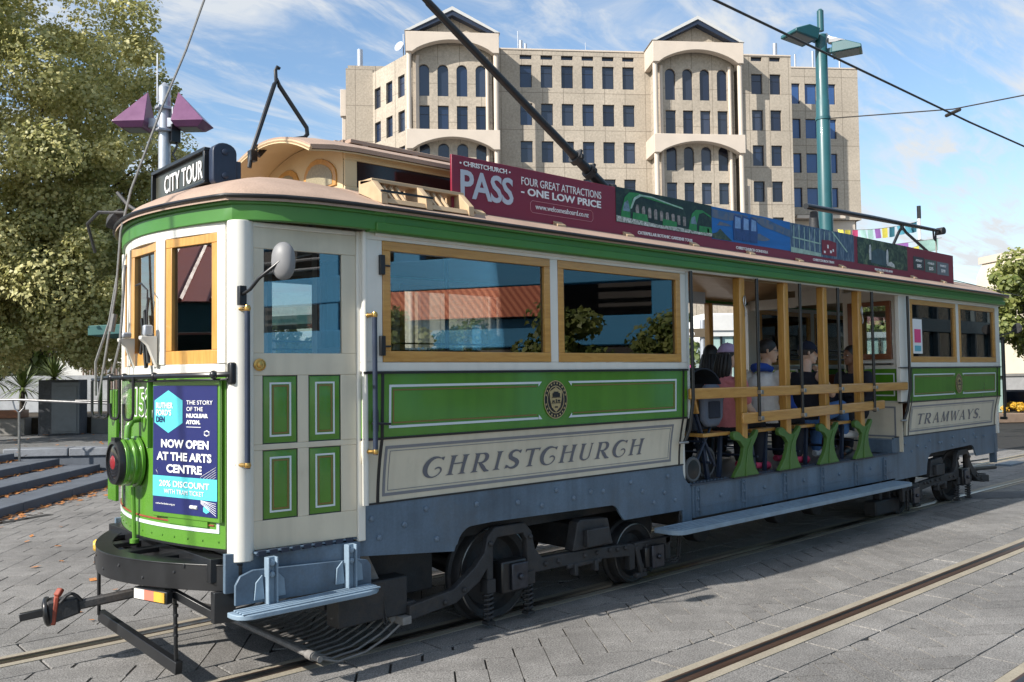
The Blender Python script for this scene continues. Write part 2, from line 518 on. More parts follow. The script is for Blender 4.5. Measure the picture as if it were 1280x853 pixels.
def join_meshes(name, mes, m):
    bm = bmesh.new()
    for me in mes: bm.from_mesh(me)
    out_ = bpy.data.meshes.new(name); bm.to_mesh(out_); bm.free()
    out_.materials.append(m)
    return out_
# ================================================================= GROUND
def granite(name, base, joint=False):
    m, n, l = nodes_of(name)
    p = n['Principled BSDF']; p.inputs['Roughness'].default_value = 0.72; p.inputs['Specular IOR Level'].default_value = 0.35
    t = n.new('ShaderNodeTexCoord')
    at = n.new('ShaderNodeAttribute'); at.attribute_name = 'tone'
    def noise(sc_, det, rg=0.6):
        q = n.new('ShaderNodeTexNoise'); q.inputs['Scale'].default_value = sc_; q.inputs['Detail'].default_value = det; q.inputs['Roughness'].default_value = rg
        l.new(t.outputs['Object'], q.inputs['Vector']); return q.outputs[0]
    def rng(s, a, b, c, d):
        r = n.new('ShaderNodeMapRange'); r.inputs[1].default_value = a; r.inputs[2].default_value = b; r.inputs[3].default_value = c; r.inputs[4].default_value = d
        l.new(s, r.inputs[0]); return r.outputs[0]
    def mul(a, b):
        q = n.new('ShaderNodeMath'); q.operation = 'MULTIPLY'; l.new(a, q.inputs[0]); l.new(b, q.inputs[1]); return q.outputs[0]
    v = mul(rng(noise(95, 3, 0.85), 0.40, 0.60, 0.45, 1.5), rng(noise(0.8, 8, 0.75), 0.3, 0.7, 0.62, 1.2))
    v = mul(v, rng(noise(5.5, 6, 0.75), 0.35, 0.68, 0.86, 1.1))
    if not joint: v = mul(v, rng(at.outputs['Fac'], 0, 1, 0.90, 1.08))
    vm = n.new('ShaderNodeVectorMath'); vm.operation = 'SCALE'; vm.inputs[0].default_value = base; l.new(v, vm.inputs['Scale'])
    # oil drips and chewing-gum spots of their own shape
    vo = n.new('ShaderNodeTexVoronoi'); vo.inputs['Scale'].default_value = 2.9; l.new(t.outputs['Object'], vo.inputs['Vector'])
    sp = rng(vo.outputs['Distance'], 0.025, 0.07, 0.7, 0.0)
    mx = n.new('ShaderNodeMixRGB'); mx.inputs['Color2'].default_value = (0.05, 0.047, 0.045, 1)
    l.new(sp, mx.inputs['Fac']); l.new(vm.outputs[0], mx.inputs['Color1']); l.new(mx.outputs[0], p.inputs['Base Color'])
    b = n.new('ShaderNodeBump'); b.inputs['Strength'].default_value = 0.35; b.inputs['Distance'].default_value = 0.004
    l.new(noise(90, 4), b.inputs['Height']); l.new(b.outputs[0], p.inputs['Normal'])
    MATS[name] = m
    return m
GRAN = granite('granite_pavers', (0.222, 0.213, 0.203))
GRAN_D = granite('granite_dark', (0.10, 0.105, 0.115), True)
JOINT = mat('joint_sand', (0.018, 0.017, 0.016), 0.9, var=0.3, vscale=8)
FARG = mat('far_paving', (0.21, 0.21, 0.21), 0.85, var=0.15, vscale=0.5, fine=0.2, fscale=6)
CONC = mat('track_concrete', (0.30, 0.265, 0.205), 0.85, var=0.15, vscale=2.5, bump=0.3, bscale=80, fine=0.15, fscale=90, dirt=0.3)
RAILM = mat('rail_steel', (0.085, 0.05, 0.035), 0.42, metal=0.35, var=0.3, vscale=4, stretch=(0.3, 6, 6))
RAILTOP = mat('rail_polish', (0.33, 0.30, 0.28), 0.3, metal=1.0, var=0.2, vscale=3)

m = MB(); m.add([(-900, -900, -0.03), (1500, -900, -0.03), (1500, 1500, -0.03), (-900, 1500, -0.03)], [(0, 1, 2, 3)])
g = m.build('ground', FARG); g['kind'] = 'structure'
m = MB(); m.add([(-6, -7, -0.012), (34, -7, -0.012), (34, 13.5, -0.012), (-6, 13.5, -0.012)], [(0, 1, 2, 3)])
g = m.build('paving_bed', JOINT); g['kind'] = 'structure'

def clip(poly, n, c):
    """keep the side where n.p <= c"""
    o = []
    for i in range(len(poly)):
        a, b = poly[i - 1], poly[i]
        da, db = n[0] * a[0] + n[1] * a[1] - c, n[0] * b[0] + n[1] * b[1] - c
        if (da <= 0) != (db <= 0):
            t = da / (da - db); o.append((a[0] + t * (b[0] - a[0]), a[1] + t * (b[1] - a[1])))
        if db <= 0: o.append(b)
    return o
def area(p): return 0.5 * sum(p[i - 1][0] * p[i][1] - p[i][0] * p[i - 1][1] for i in range(len(p)))
class Pavers:
    def __init__(s): s.v, s.f, s.t = [], [], []
    def tile(s, poly, tone, z=0.0, ch=0.003):
        if len(poly) < 3 or abs(area(poly)) < 0.004: return
        if area(poly) < 0: poly = poly[::-1]
        n = len(poly); cx = sum(p[0] for p in poly) / n; cy = sum(p[1] for p in poly) / n
        o = len(s.v)
        def shrink(d):
            r = []
            for p in poly:
                dx, dy = p[0] - cx, p[1] - cy; L_ = math.hypot(dx, dy); k = max(0, 1 - d * 1.35 / max(L_, 0.03)); r.append((cx + dx * k, cy + dy * k))
            return r
        a, b = shrink(0.0058), shrink(0.0058 + ch)
        tilt = random.gauss(0, 0.0008)
        s.v += [(p[0], p[1], z - 0.02) for p in a] + [(p[0], p[1], z + tilt) for p in b]
        s.f.append(tuple(o + n + i for i in range(n)))
        for i in range(n): s.f.append((o + i, o + (i + 1) % n, o + n + (i + 1) % n, o + n + i))
        s.t += [tone] * (n + 1)
    def build(s, name, m):
        me = bpy.data.meshes.new(name); me.from_pydata(s.v, [], s.f); me.materials.append(m)
        at = me.attributes.new('tone', 'FLOAT', 'FACE'); at.data.foreach_set('value', s.t)
        o = bpy.data.objects.new(name, me); col.objects.link(o); o['kind'] = 'structure'
        return o
A_ = R(-36); ux, uy = (math.cos(A_), math.sin(A_)), (-math.sin(A_), math.cos(A_))     # street grid
def herring(pv, zone, box, w_=0.205, z=0.0):
    """90 degree herringbone of 3:1 blocks on the street grid, cut to the zone"""
    n_ = 3
    c = [(box[i], box[j]) for i in (0, 1) for j in (2, 3)]
    uu = [p[0] * ux[0] + p[1] * ux[1] for p in c]; vv = [p[0] * uy[0] + p[1] * uy[1] for p in c]
    i0, i1 = int(min(uu) / w_) - 4, int(max(uu) / w_) + 4; j0, j1 = int(min(vv) / w_) - 4, int(max(vv) / w_) + 4
    for i in range(i0, i1):
        for j in range(j0, j1):
            r = (i - j) % (2 * n_)
            if r == 0: q = [(i, j), (i + n_, j), (i + n_, j + 1), (i, j + 1)]
            elif r == n_ + n_ - 1: q = [(i, j), (i + 1, j), (i + 1, j + n_), (i, j + n_)]
            else: continue
            p = [((a * ux[0] + b * uy[0]) * w_, (a * ux[1] + b * uy[1]) * w_) for a, b in q]
            if max(x for x, y in p) < box[0] or min(x for x, y in p) > box[1] or max(y for x, y in p) < box[2] or min(y for x, y in p) > box[3]: continue
            for nn, cc in zone: 
                p = clip(p, nn, cc)
                if len(p) < 3: break
            else: pv.tile(p, random.random(), z)
RAILS = (-0.72, 0.72, -2.60, -4.03)
pv = Pavers()
def strip_zone(ya, yb, xa, xb): herring(pv, [((0, 1), yb), ((0, -1), -ya), ((1, 0), xb), ((-1, 0), -xa)], (xa, xb, ya, yb))
BW, CW = 0.25, 0.125            # border course, concrete half width
strip_zone(-6.5, -4.03 - CW - BW, 2, 16)
strip_zone(-4.03 + CW + BW, -2.60 - CW - BW, 0, 24)
strip_zone(-2.60 + CW + BW, -0.72 - CW - BW, -1, 30)
strip_zone(-0.72 + CW + BW, 0.72 - CW - BW, -3, 30)
strip_zone(0.72 + CW + BW, 7.0, -4, 22)
herring(pv, [((0, -1), -7.0), ((0, 1), 13.4), ((1, 0), 9.0), ((-1, 0), 6.0)], (-6, 9, 7.0, 13.4))
for yr in RAILS:
    for sg in (-1, 1):
        x = -4.0 + random.random() * 0.5
        while x < 30:
            L_ = 0.62
            y0 = yr + sg * CW; y1 = yr + sg * (CW + BW)
            pv.tile([(x, min(y0, y1)), (x + L_, min(y0, y1)), (x + L_, max(y0, y1)), (x, max(y0, y1))], random.random()); x += L_
pv.build('paving', GRAN)
# dark band across the street
m = MB(); c0, c1 = V((13.2, -0.9, 0.004)), V((16.6, -3.4, 0.004)); dd = (c1 - c0).normalized(); nn = V((-dd.y, dd.x, 0))
m.add([c0 - nn * 0.0, c1, c1 + nn * 0.62, c0 + nn * 0.62], [(0, 1, 2, 3)]); g = m.build('paving_band', GRAN_D); g['kind'] = 'structure'
for i, yr in enumerate(RAILS):
    m = MB(); m.box(-30, yr - CW, -0.02, 90, yr + CW, 0.003)
    g = m.build('concrete_strip', CONC); g['kind'] = 'structure'
    r = thing('tram_rail', ('near rail under the parked tram, its running edge polished', 'far rail under the parked tram, running below the coupler', 'brown grooved rail of the empty track, farther one of the pair', 'brown grooved rail of the empty track, farthest from the parked tram')[i], 'tram rail', (0, yr, 0), 0, 'tram rails set in the paving')
    m = MB(); m.box(-30, yr - 0.055, -0.02, 90, yr + 0.055, 0.0065); m.build('grooved_rail', RAILM, r)
    m = MB(); m.box(-30, yr - 0.05, -0.01, 90, yr - 0.004, 0.0085) if yr > -2 else m.box(-30, yr - 0.05, -0.01, 90, yr - 0.03, 0.0085); m.build('rail_head', RAILTOP if yr > -2 else RAILM, r)
    m = MB(); m.box(-30, yr + 0.002, 0.0, 90, yr + 0.034, 0.0078); m.build('flange_groove', BLACK, r)

# ================================================================= LEFT TERRACE: steps, wall, planters
S50 = R(50.0); sx, sy = (math.cos(S50), math.sin(S50)), (-math.sin(S50), math.cos(S50))   # along the steps / up the steps
O_ = V((2.60, 7.35, 0))
def sp_(a, b): return (O_.x + sx[0] * a + sy[0] * b, O_.y + sx[1] * a + sy[1] * b)
STONE = mat('step_stone', (0.10, 0.115, 0.14), 0.75, var=0.2, vscale=3, bump=0.25, bscale=60, fine=0.15, fscale=100, dirt=0.3)
STONE_L = mat('coping_stone', (0.20, 0.215, 0.24), 0.8, var=0.2, vscale=3, bump=0.5, bscale=30, fine=0.12)
st = thing('stone_steps', 'four dark stone steps strewn with fallen leaves beside the tram front', 'steps', sp_(0, 0))
RISE, GO = 0.13, 0.71
ENDS = (5.25, 5.2, 5.1, 4.85)
for k in range(4):
    m = MB()
    a = -14
    while a < ENDS[k]:
        b = min(a + 1.5, ENDS[k])
        p = [sp_(a + 0.003, GO * k), sp_(b - 0.003, GO * k), sp_(b - 0.003, GO * (k + 1) + 0.02 + (2 if k == 3 else 0) * 0), sp_(a + 0.003, GO * (k + 1) + 0.02)]
        m.xy(p, RISE * k - 0.02, RISE * (k + 1)); a = b
    m.build('step', STONE, st, 0.012)
TZ = RISE * 4
TERR = granite('terrace_paving', (0.19, 0.19, 0.19), True)
m = MB(); m.xy([sp_(-14, GO * 4), sp_(4.9, GO * 4), (4.4, 12.75), (13.6, 6.1), (40, 12), (40, 60), (-30, 60), (-30, 20)], TZ - 0.4, TZ - 0.012)
g = m.build('terrace', TERR); g['kind'] = 'structure'
# rock-faced retaining wall closing the steps
wl = thing('retaining_wall', 'low wall of rough grey coping blocks closing off the steps', 'wall', (5.6, 12.4, 0))
wa, wb = V((3.9, 12.75, 0)), V((13.5, 5.8, 0)); wd_ = (wb - wa).normalized(); wn = V((-wd_.y, wd_.x, 0))
wa = wa + wn * 0.15; wb = wb + wn * 0.15
def quad(a, b, z0, z1, t, mb): mb.prism([(a.x, a.y, z0), (b.x, b.y, z0), (b.x, b.y, z1), (a.x, a.y, z1)], wn * t)
m = MB(); quad(wa, wb, -0.02, TZ - 0.10, 0.3, m); m.build('wall_face', STONE, wl, 0.01)
m = MB(); d_ = 0.0
while d_ < (wb - wa).length - 0.1: quad(wa + wd_ * (d_ + 0.006) - wn * 0.04, wa + wd_ * min(d_ + 1.18, (wb - wa).length) - wn * 0.04, TZ - 0.10, TZ + 0.06, 0.42, m); d_ += 1.19
m.build('coping', STONE_L, wl, 0.02)
# drain slot at the foot of the steps
m = MB(); m.xy([sp_(-9, -1.95), sp_(7, -1.55), sp_(7, -1.45), sp_(-9, -1.85)], 0.002, 0.006) if False else m.xy([(0.2, 6.05), (3.4, 7.55), (3.46, 7.43), (0.26, 5.93)], 0.002, 0.006); g = m.build('drain_channel', JOINT); g['kind'] = 'structure'
# steel handrail
hr = thing('handrail', 'thin steel handrail with a forked post on the steps', 'handrail', (4.07, 12.03, 0.25))
m = MB(); m.tube([(1.6, 13.9, 1.53), (4.04, 12.03, 1.52), (5.40, 10.98, 1.42), (6.9, 9.8, 1.34)], 0.022, 8); m.build('rail', STEEL, hr)
m = MB(); m.tube([(4.3, 12.3, 1.50), (5.2, 12.7, 1.46), (9.5, 9.4, 1.36)], 0.02, 8); m.build('rail', STEEL, hr)
m = MB(); m.tube([(4.07, 12.02, 0.40), (4.06, 12.02, 1.30)], 0.022, 8); m.tube([(4.06, 12.02, 1.28), (4.0, 12.06, 1.36), (3.97, 12.08, 1.50)], 0.014, 8); m.tube([(4.06, 12.02, 1.28), (4.12, 11.97, 1.36), (4.16, 11.95, 1.48)], 0.014, 8); m.build('post', STEEL, hr)
# planter with timber seat, planting behind
pl_ = thing('planter', 'low concrete planter with a timber seat edge, behind the steps', 'planter', (5.0, 19.5, TZ))
def rbox(mb, c, du, dv, z0, z1, ang=-36):
    a = R(ang); e, f = (math.cos(a), math.sin(a)), (-math.sin(a), math.cos(a))
    mb.xy([(c[0] + e[0] * i * du / 2 + f[0] * j * dv / 2, c[1] + e[1] * i * du / 2 + f[1] * j * dv / 2) for i, j in ((-1, -1), (1, -1), (1, 1), (-1, 1))], z0, z1)
CGREY = mat('planter_concrete', (0.26, 0.25, 0.235), 0.85, var=0.2, vscale=2, dirt=0.3, bump=0.2)
m = MB(); rbox(m, (3.6, 20.3), 5.4, 0.4, TZ - 0.02, TZ + 0.42); m.build('wall', CGREY, pl_, 0.015)
m = MB(); rbox(m, (3.6, 20.25), 5.2, 0.5, TZ + 0.42, TZ + 0.62); m.build('timber_seat', WOODD, pl_, 0.01)
m = MB(); rbox(m, (8.6, 17.0), 3.6, 0.4, TZ - 0.02, TZ + 0.45); m.build('wall', CGREY, pl_, 0.015)
m = MB(); rbox(m, (5.9, 21.5), 11.0, 4.2, TZ - 0.02, TZ + 0.40); m.build('soil', mat('soil', (0.06, 0.045, 0.03), 0.95, var=0.4, vscale=8), pl_)
bxs = thing('utility_box', 'dark stone block with a silver steel cabinet door, beside the planter', 'cabinet', (6.35, 18.1, TZ))
m = MB(); rbox(m, (6.40, 18.0), 0.95, 0.6, TZ - 0.02, TZ + 1.36); m.build('housing', GRAN_D, bxs, 0.015)
m = MB(); rbox(m, (6.37, 17.65), 0.66, 0.06, TZ + 0.03, TZ + 1.3); m.build('cabinet_door', mat('brushed_grey', (0.16, 0.18, 0.20), 0.4, metal=0.5, var=0.15, vscale=5), bxs, 0.006)
m = MB(); rbox(m, (6.37, 17.61), 0.50, 0.03, TZ + 0.08, TZ + 1.2); m.build('door_leaf', MATS['brushed_grey'], bxs, 0.004)
# screen wall, white building and fence farther back
wlb = thing('white_screen', 'white panelled screen standing behind the planter', 'screen', (8.6, 24.5, TZ))
m = MB(); rbox(m, (9.6, 24.2), 3.4, 0.3, TZ, TZ + 2.05); m.build('panel', mat('white_panel', (0.72, 0.72, 0.70), 0.6, var=0.06), wlb, 0.01)
m = MB()
for i in range(9): rbox(m, (8.75 + 0.12 * i, 24.55 - 0.087 * i), 0.035, 0.06, TZ + 0.5, TZ + 1.95)
m.build('slat', mat('slat_brown', (0.22, 0.16, 0.13), 0.7), wlb)
dwl = thing('dark_wall', 'dark blue grey block wall behind the tram front', 'wall', (10.5, 19.5, TZ))
m = MB(); rbox(m, (11.6, 18.6), 6.5, 0.4, TZ - 0.02, TZ + 1.5); m.build('wall', mat('dark_block', (0.05, 0.06, 0.085), 0.8, var=0.2, vscale=2), dwl, 0.01)
van = thing('van', 'white van with a raised white roof behind the dark wall', 'van', (11.5, 22.5, TZ))
WV = mat('van_white', (0.78, 0.78, 0.77), 0.25, var=0.03, coat=0.4)
a36 = R(-36)
Mv = Matrix.Translation((13.0, 21.4, TZ)) @ Matrix.Rotation(a36, 4, 'Z')
m = MB(Mv); m.xz([(-2.2, 0.35), (2.2, 0.35), (2.2, 1.1), (1.9, 1.2), (1.45, 1.85), (1.2, 2.05), (-2.1, 2.1), (-2.25, 1.9)], -0.85, 0.85); m.build('body', WV, van, 0.06)
m = MB(Mv); m.xz([(0.7, 1.2), (1.75, 1.2), (1.38, 1.75), (0.7, 1.78)], -0.862, -0.85); m.xz([(-1.9, 1.25), (0.5, 1.25), (0.5, 1.75), (-1.9, 1.78)], -0.862, -0.85); m.build('side_window', DKBLUE, van)
for x in (-1.4, 1.4):
    m = MB(Mv); m.lathe([(0.2, 0), (0.33, 0.0), (0.34, 0.02), (0.34, 0.18), (0.3, 0.2)], (x, -0.9, 0.34), (0, 1, 0), 20); m.build('wheel', BLACK, van)
fb_ = thing('low_building', 'grey glazed low building in the shade behind the maple tree', 'building', (6, 38, 0))
m = MB(); rbox(m, (9, 36), 26, 3, TZ, 3.4); m.build('wall', mat('grey_cladding', (0.16, 0.165, 0.17), 0.7, var=0.2, vscale=0.6), fb_)
m = MB()
for i in range(14): rbox(m, (0.2 + 1.35 * i, 40.6 - 0.98 * i), 0.9, 0.05, 1.2, 2.7)
m.build('window', mat('shop_glass', (0.06, 0.085, 0.09), 0.1), fb_)
wf = thing('white_fence', 'pale low fence behind the spiky plants', 'fence', (5.5, 26.0, TZ))
m = MB(); rbox(m, (5.6, 26.2), 9.0, 0.12, TZ + 0.1, TZ + 1.5); m.build('panel', mat('pale_fence', (0.42, 0.44, 0.47), 0.6, var=0.25, vscale=3), wf)
m = MB()
for i in range(6): rbox(m, (2.2 + 1.4 * i, 28.5 - 1.0 * i), 0.06, 0.06, TZ, TZ + 1.75)
m.build('post', GALV, wf)

# ================================================================= OFFICE BUILDING
BO = (53.626, 53.526, 0)
bd = thing('office_building', 'beige stone office block with gabled bays, arched windows and dark glazing', 'building', BO, R(-36))
def panelstone(name, c, w_=1.945, h_=3.5, ox=0.68, oz=0.0):
    m, n, l = nodes_of(name)
    p = n['Principled BSDF']; p.inputs['Roughness'].default_value = 0.85
    t = n.new('ShaderNodeTexCoord'); mp = n.new('ShaderNodeMapping'); mp.inputs['Location'].default_value = (ox, 0, oz); l.new(t.outputs['Object'], mp.inputs[0])
    se = n.new('ShaderNodeSeparateXYZ'); l.new(mp.outputs[0], se.inputs[0]); cb = n.new('ShaderNodeCombineXYZ'); l.new(se.outputs[0], cb.inputs[0]); l.new(se.outputs[2], cb.inputs[1])
    br = n.new('ShaderNodeTexBrick'); br.offset = 0.0; br.inputs['Scale'].default_value = 1.0; br.inputs['Brick Width'].default_value = w_; br.inputs['Row Height'].default_value = h_; br.inputs['Mortar Size'].default_value = 0.03; br.inputs['Mortar Smooth'].default_value = 0.2
    br.inputs['Color1'].default_value = (1, 1, 1, 1); br.inputs['Color2'].default_value = (0.93, 0.93, 0.93, 1); br.inputs['Mortar'].default_value = (0.5, 0.49, 0.48, 1); l.new(cb.outputs[0], br.inputs['Vector'])
    no = n.new('ShaderNodeTexNoise'); no.inputs['Scale'].default_value = 5; no.inputs['Detail'].default_value = 6; no.inputs['Roughness'].default_value = 0.85; l.new(t.outputs['Object'], no.inputs['Vector'])
    cr = n.new('ShaderNodeMapRange'); cr.inputs[1].default_value = 0.3; cr.inputs[2].default_value = 0.7; cr.inputs[3].default_value = 0.62; cr.inputs[4].default_value = 1.28; l.new(no.outputs[0], cr.inputs[0])
    n2 = n.new('ShaderNodeTexNoise'); n2.inputs['Scale'].default_value = 0.25; n2.inputs['Detail'].default_value = 5; l.new(t.outputs['Object'], n2.inputs['Vector'])
    c2_ = n.new('ShaderNodeMapRange'); c2_.inputs[1].default_value = 0.3; c2_.inputs[2].default_value = 0.7; c2_.inputs[3].default_value = 0.85; c2_.inputs[4].default_value = 1.1; l.new(n2.outputs[0], c2_.inputs[0])
    mu = n.new('ShaderNodeMath'); mu.operation = 'MULTIPLY'; l.new(cr.outputs[0], mu.inputs[0]); l.new(c2_.outputs[0], mu.inputs[1])
    v = n.new('ShaderNodeVectorMath'); v.operation = 'SCALE'; v.inputs[0].default_value = c; l.new(mu.outputs[0], v.inputs['Scale'])
    mx = n.new('ShaderNodeMixRGB'); mx.blend_type = 'MULTIPLY'; mx.inputs[0].default_value = 1; l.new(v.outputs[0], mx.inputs[1]); l.new(br.outputs[0], mx.inputs[2]); l.new(mx.outputs[0], p.inputs['Base Color'])
    MATS[name] = m
    return m
BST = panelstone('aggregate_panels', (0.45, 0.39, 0.315))
BTR = mat('smooth_beige', (0.58, 0.50, 0.42), 0.7, var=0.08, vscale=0.6)
BGL = mat('office_glass', (0.012, 0.02, 0.045), 0.12, var=0.2, vscale=0.4, spec=0.8)
def vary_windows(m_, cols):
    n, l = m_.node_tree.nodes, m_.node_tree.links; b = n['Principled BSDF']
    oi = n.new('ShaderNodeObjectInfo'); cr = n.new('ShaderNodeValToRGB'); cr.color_ramp.interpolation = 'CONSTANT'; el = cr.color_ramp.elements
    for i, (p_, c) in enumerate(cols):
        e = el[i] if i < 2 else el.new(p_)
        e.position = p_; e.color = c4(c)
    l.new(oi.outputs['Random'], cr.inputs[0]); l.new(cr.outputs[0], b.inputs['Base Color'])
vary_windows(BGL, [(0.0, (0.010, 0.016, 0.036)), (0.35, (0.016, 0.028, 0.062)), (0.6, (0.022, 0.03, 0.05)), (0.78, (0.035, 0.045, 0.075)), (0.9, (0.008, 0.012, 0.026))])
BGLB = mat('office_glass_blue', (0.03, 0.085, 0.24), 0.12, var=0.2, vscale=0.4, spec=0.8)
BFR = mat('office_frame', (0.02, 0.022, 0.03), 0.5)
def grid_wall(M, u0, u1, z0, z1, holes, depth=0.22):
    """wall face at y=0 with real window openings and reveals"""
    m = MB(M)
    us = sorted({u0, u1} | {h[0] for h in holes} | {h[1] for h in holes}); zs_ = sorted({z0, z1} | {h[2] for h in holes} | {h[3] for h in holes})
    for i in range(len(us) - 1):
        for j in range(len(zs_) - 1):
            cu, cz = (us[i] + us[i + 1]) / 2, (zs_[j] + zs_[j + 1]) / 2
            if any(h[0] < cu < h[1] and h[2] < cz < h[3] for h in holes): continue
            m.add([(us[i], 0, zs_[j]), (us[i + 1], 0, zs_[j]), (us[i + 1], 0, zs_[j + 1]), (us[i], 0, zs_[j + 1])], [(0, 1, 2, 3)])
    for a, b, c, d in holes:
        m.add([(a, 0, c), (b, 0, c), (b, depth, c), (a, depth, c)], [(0, 1, 2, 3)]); m.add([(a, 0, d), (b, 0, d), (b, depth, d), (a, depth, d)], [(3, 2, 1, 0)])
        m.add([(a, 0, c), (a, 0, d), (a, depth, d), (a, depth, c)], [(3, 2, 1, 0)]); m.add([(b, 0, c), (b, 0, d), (b, depth, d), (b, depth, c)], [(0, 1, 2, 3)])
    return m
WMESH = {}
def office_window(M, a, b, c, d, arched=False, blue=False, depth=0.2):
    key = (round(b - a, 2), round(d - c, 2), arched, blue)
    if key not in WMESH:
        w_, h_ = b - a, d - c
        q = MB(); q.k = 0
        if arched:
            r = w_ / 2; cz = h_ - r
            ap = [(r * math.cos(R(t)), cz + r * math.sin(R(t))) for t in range(0, 181, 15)]
            q.xz([(-r, 0), (r, 0)] + ap, 0.03, 0.06)
            q.k = 1
            q.xz([(-r, 0), (-r + 0.05, 0.05), (r - 0.05, 0.05), (r, 0)], 0.0, 0.03)
            q.k = 2
            for sg in (-1, 1):
                c_ = [(sg * r, cz)] + [(sg * r * math.cos(R(t)), cz + r * math.sin(R(t))) for t in range(15, 91, 15)] + [(sg * r, h_)]
                q.xz(c_, -depth + 0.003, 0.02)
        else:
            q.box(-w_ / 2, 0.03, 0, w_ / 2, 0.06, h_); q.k = 1
            q.box(-w_ / 2, 0, 0, w_ / 2, 0.03, 0.06); q.box(-w_ / 2, 0, h_ - 0.06, w_ / 2, 0.03, h_); q.box(-w_ / 2, 0, 0.06, -w_ / 2 + 0.05, 0.03, h_ - 0.06); q.box(w_ / 2 - 0.05, 0, 0.06, w_ / 2, 0.03, h_ - 0.06)
            if not blue: q.box(-w_ / 2 + 0.05, 0.004, h_ * 0.66, w_ / 2 - 0.05, 0.03, h_ * 0.66 + 0.03)
        WMESH[key] = q.mesh('window', [BGLB if blue else BGL, BFR, BST])
    o = link('window', WMESH[key], bd, world=False)
    o.matrix_basis = M @ Matrix.Translation(((a + b) / 2, depth, c))
    return o
I4 = Matrix.Identity(4)
def facade(M, u0, u1, z1, cols, rows, w_=1.12, arch_rows=(), blue=False, vents=True, z0=0.0, top=None, wm=None):
    holes = []
    for cx in cols:
        for c, d in rows:
            holes.append((cx - w_ / 2, cx + w_ / 2, c, d))
            office_window(M, cx - w_ / 2, cx + w_ / 2, c, d, (c, d) in arch_rows, blue)
        if vents and z1 > 31: holes.append((cx - w_ / 2, cx + w_ / 2, 31.1, 31.5)); office_window(M, cx - w_ / 2, cx + w_ / 2, 31.1, 31.5, False, blue).name = 'vent'
    grid_wall(M, u0, u1, z0, z1, holes).build('wall', wm or BST, bd, world=False)
ROWS = [(28.45, 30.58), (24.92, 26.98), (21.45, 23.45), (17.95, 19.95), (14.45, 16.45), (10.95, 12.95)]
T = Matrix.Translation
VENT = mat('vent_grey', (0.42, 0.42, 0.42), 0.6)
facade(T((0, 0, 0)), -1.0, 13.6, 32.0, [1.65, 3.6, 5.53, 7.47, 9.40, 11.33], ROWS)
facade(T((0, -1.0, 0)), 21.6, 26.75, 31.65, [23.42, 25.22], [(27.95, 29.88), (24.5, 26.45), (21.15, 23.1), (17.75, 19.7), (14.3, 16.3)], 1.08)
facade(T((0, 4.0, 0)), 26.75, 36.0, 30.9 + 1.5, [29.28, 31.05, 33.05], [(28.72, 30.8), (25.22, 27.22), (21.73, 23.72), (18.25, 20.24)], 1.25, blue=True, vents=False, z0=17.0)
m = MB(); m.box(26.8, 4.3, 0, 35.5, 4.6, 17.0); m.build('podium', BTR, bd, world=False)
m = MB(); m.box(26.75, -1.0, 0, 26.8, 4.0, 31.65); m.part(); m.box(21.55, -1.0, 0, 21.6, 0.0, 31.6); m.part(); m.box(13.55, 0.02, 0, 21.7, 0.3, 31.9); m.part(); m.box(36.0, 4.0, 17, 36.05, 16, 32.4); m.build('return_wall', BST, bd, world=False)
m = MB(); m.box(-15.0, 5.05, 0, 13.5, 16, 31.9); m.box(13.5, 0.5, 0, 26.7, 16, 31.5); m.box(26.8, 4.8, 0, 35.9, 16, 32.3); m.box(-1.0, 0.5, 0, 13.5, 5.05, 31.9); m.build('core', BST, bd, world=False)
m = MB(); m.box(-1.0, -0.06, 31.95, 13.6, 0.3, 32.1); m.part(); m.box(21.6, -1.06, 31.6, 26.8, -0.7, 31.75); m.part(); m.box(26.8, 3.94, 32.35, 36.05, 4.3, 32.5); m.build('parapet', BTR, bd, 0.02, world=False)
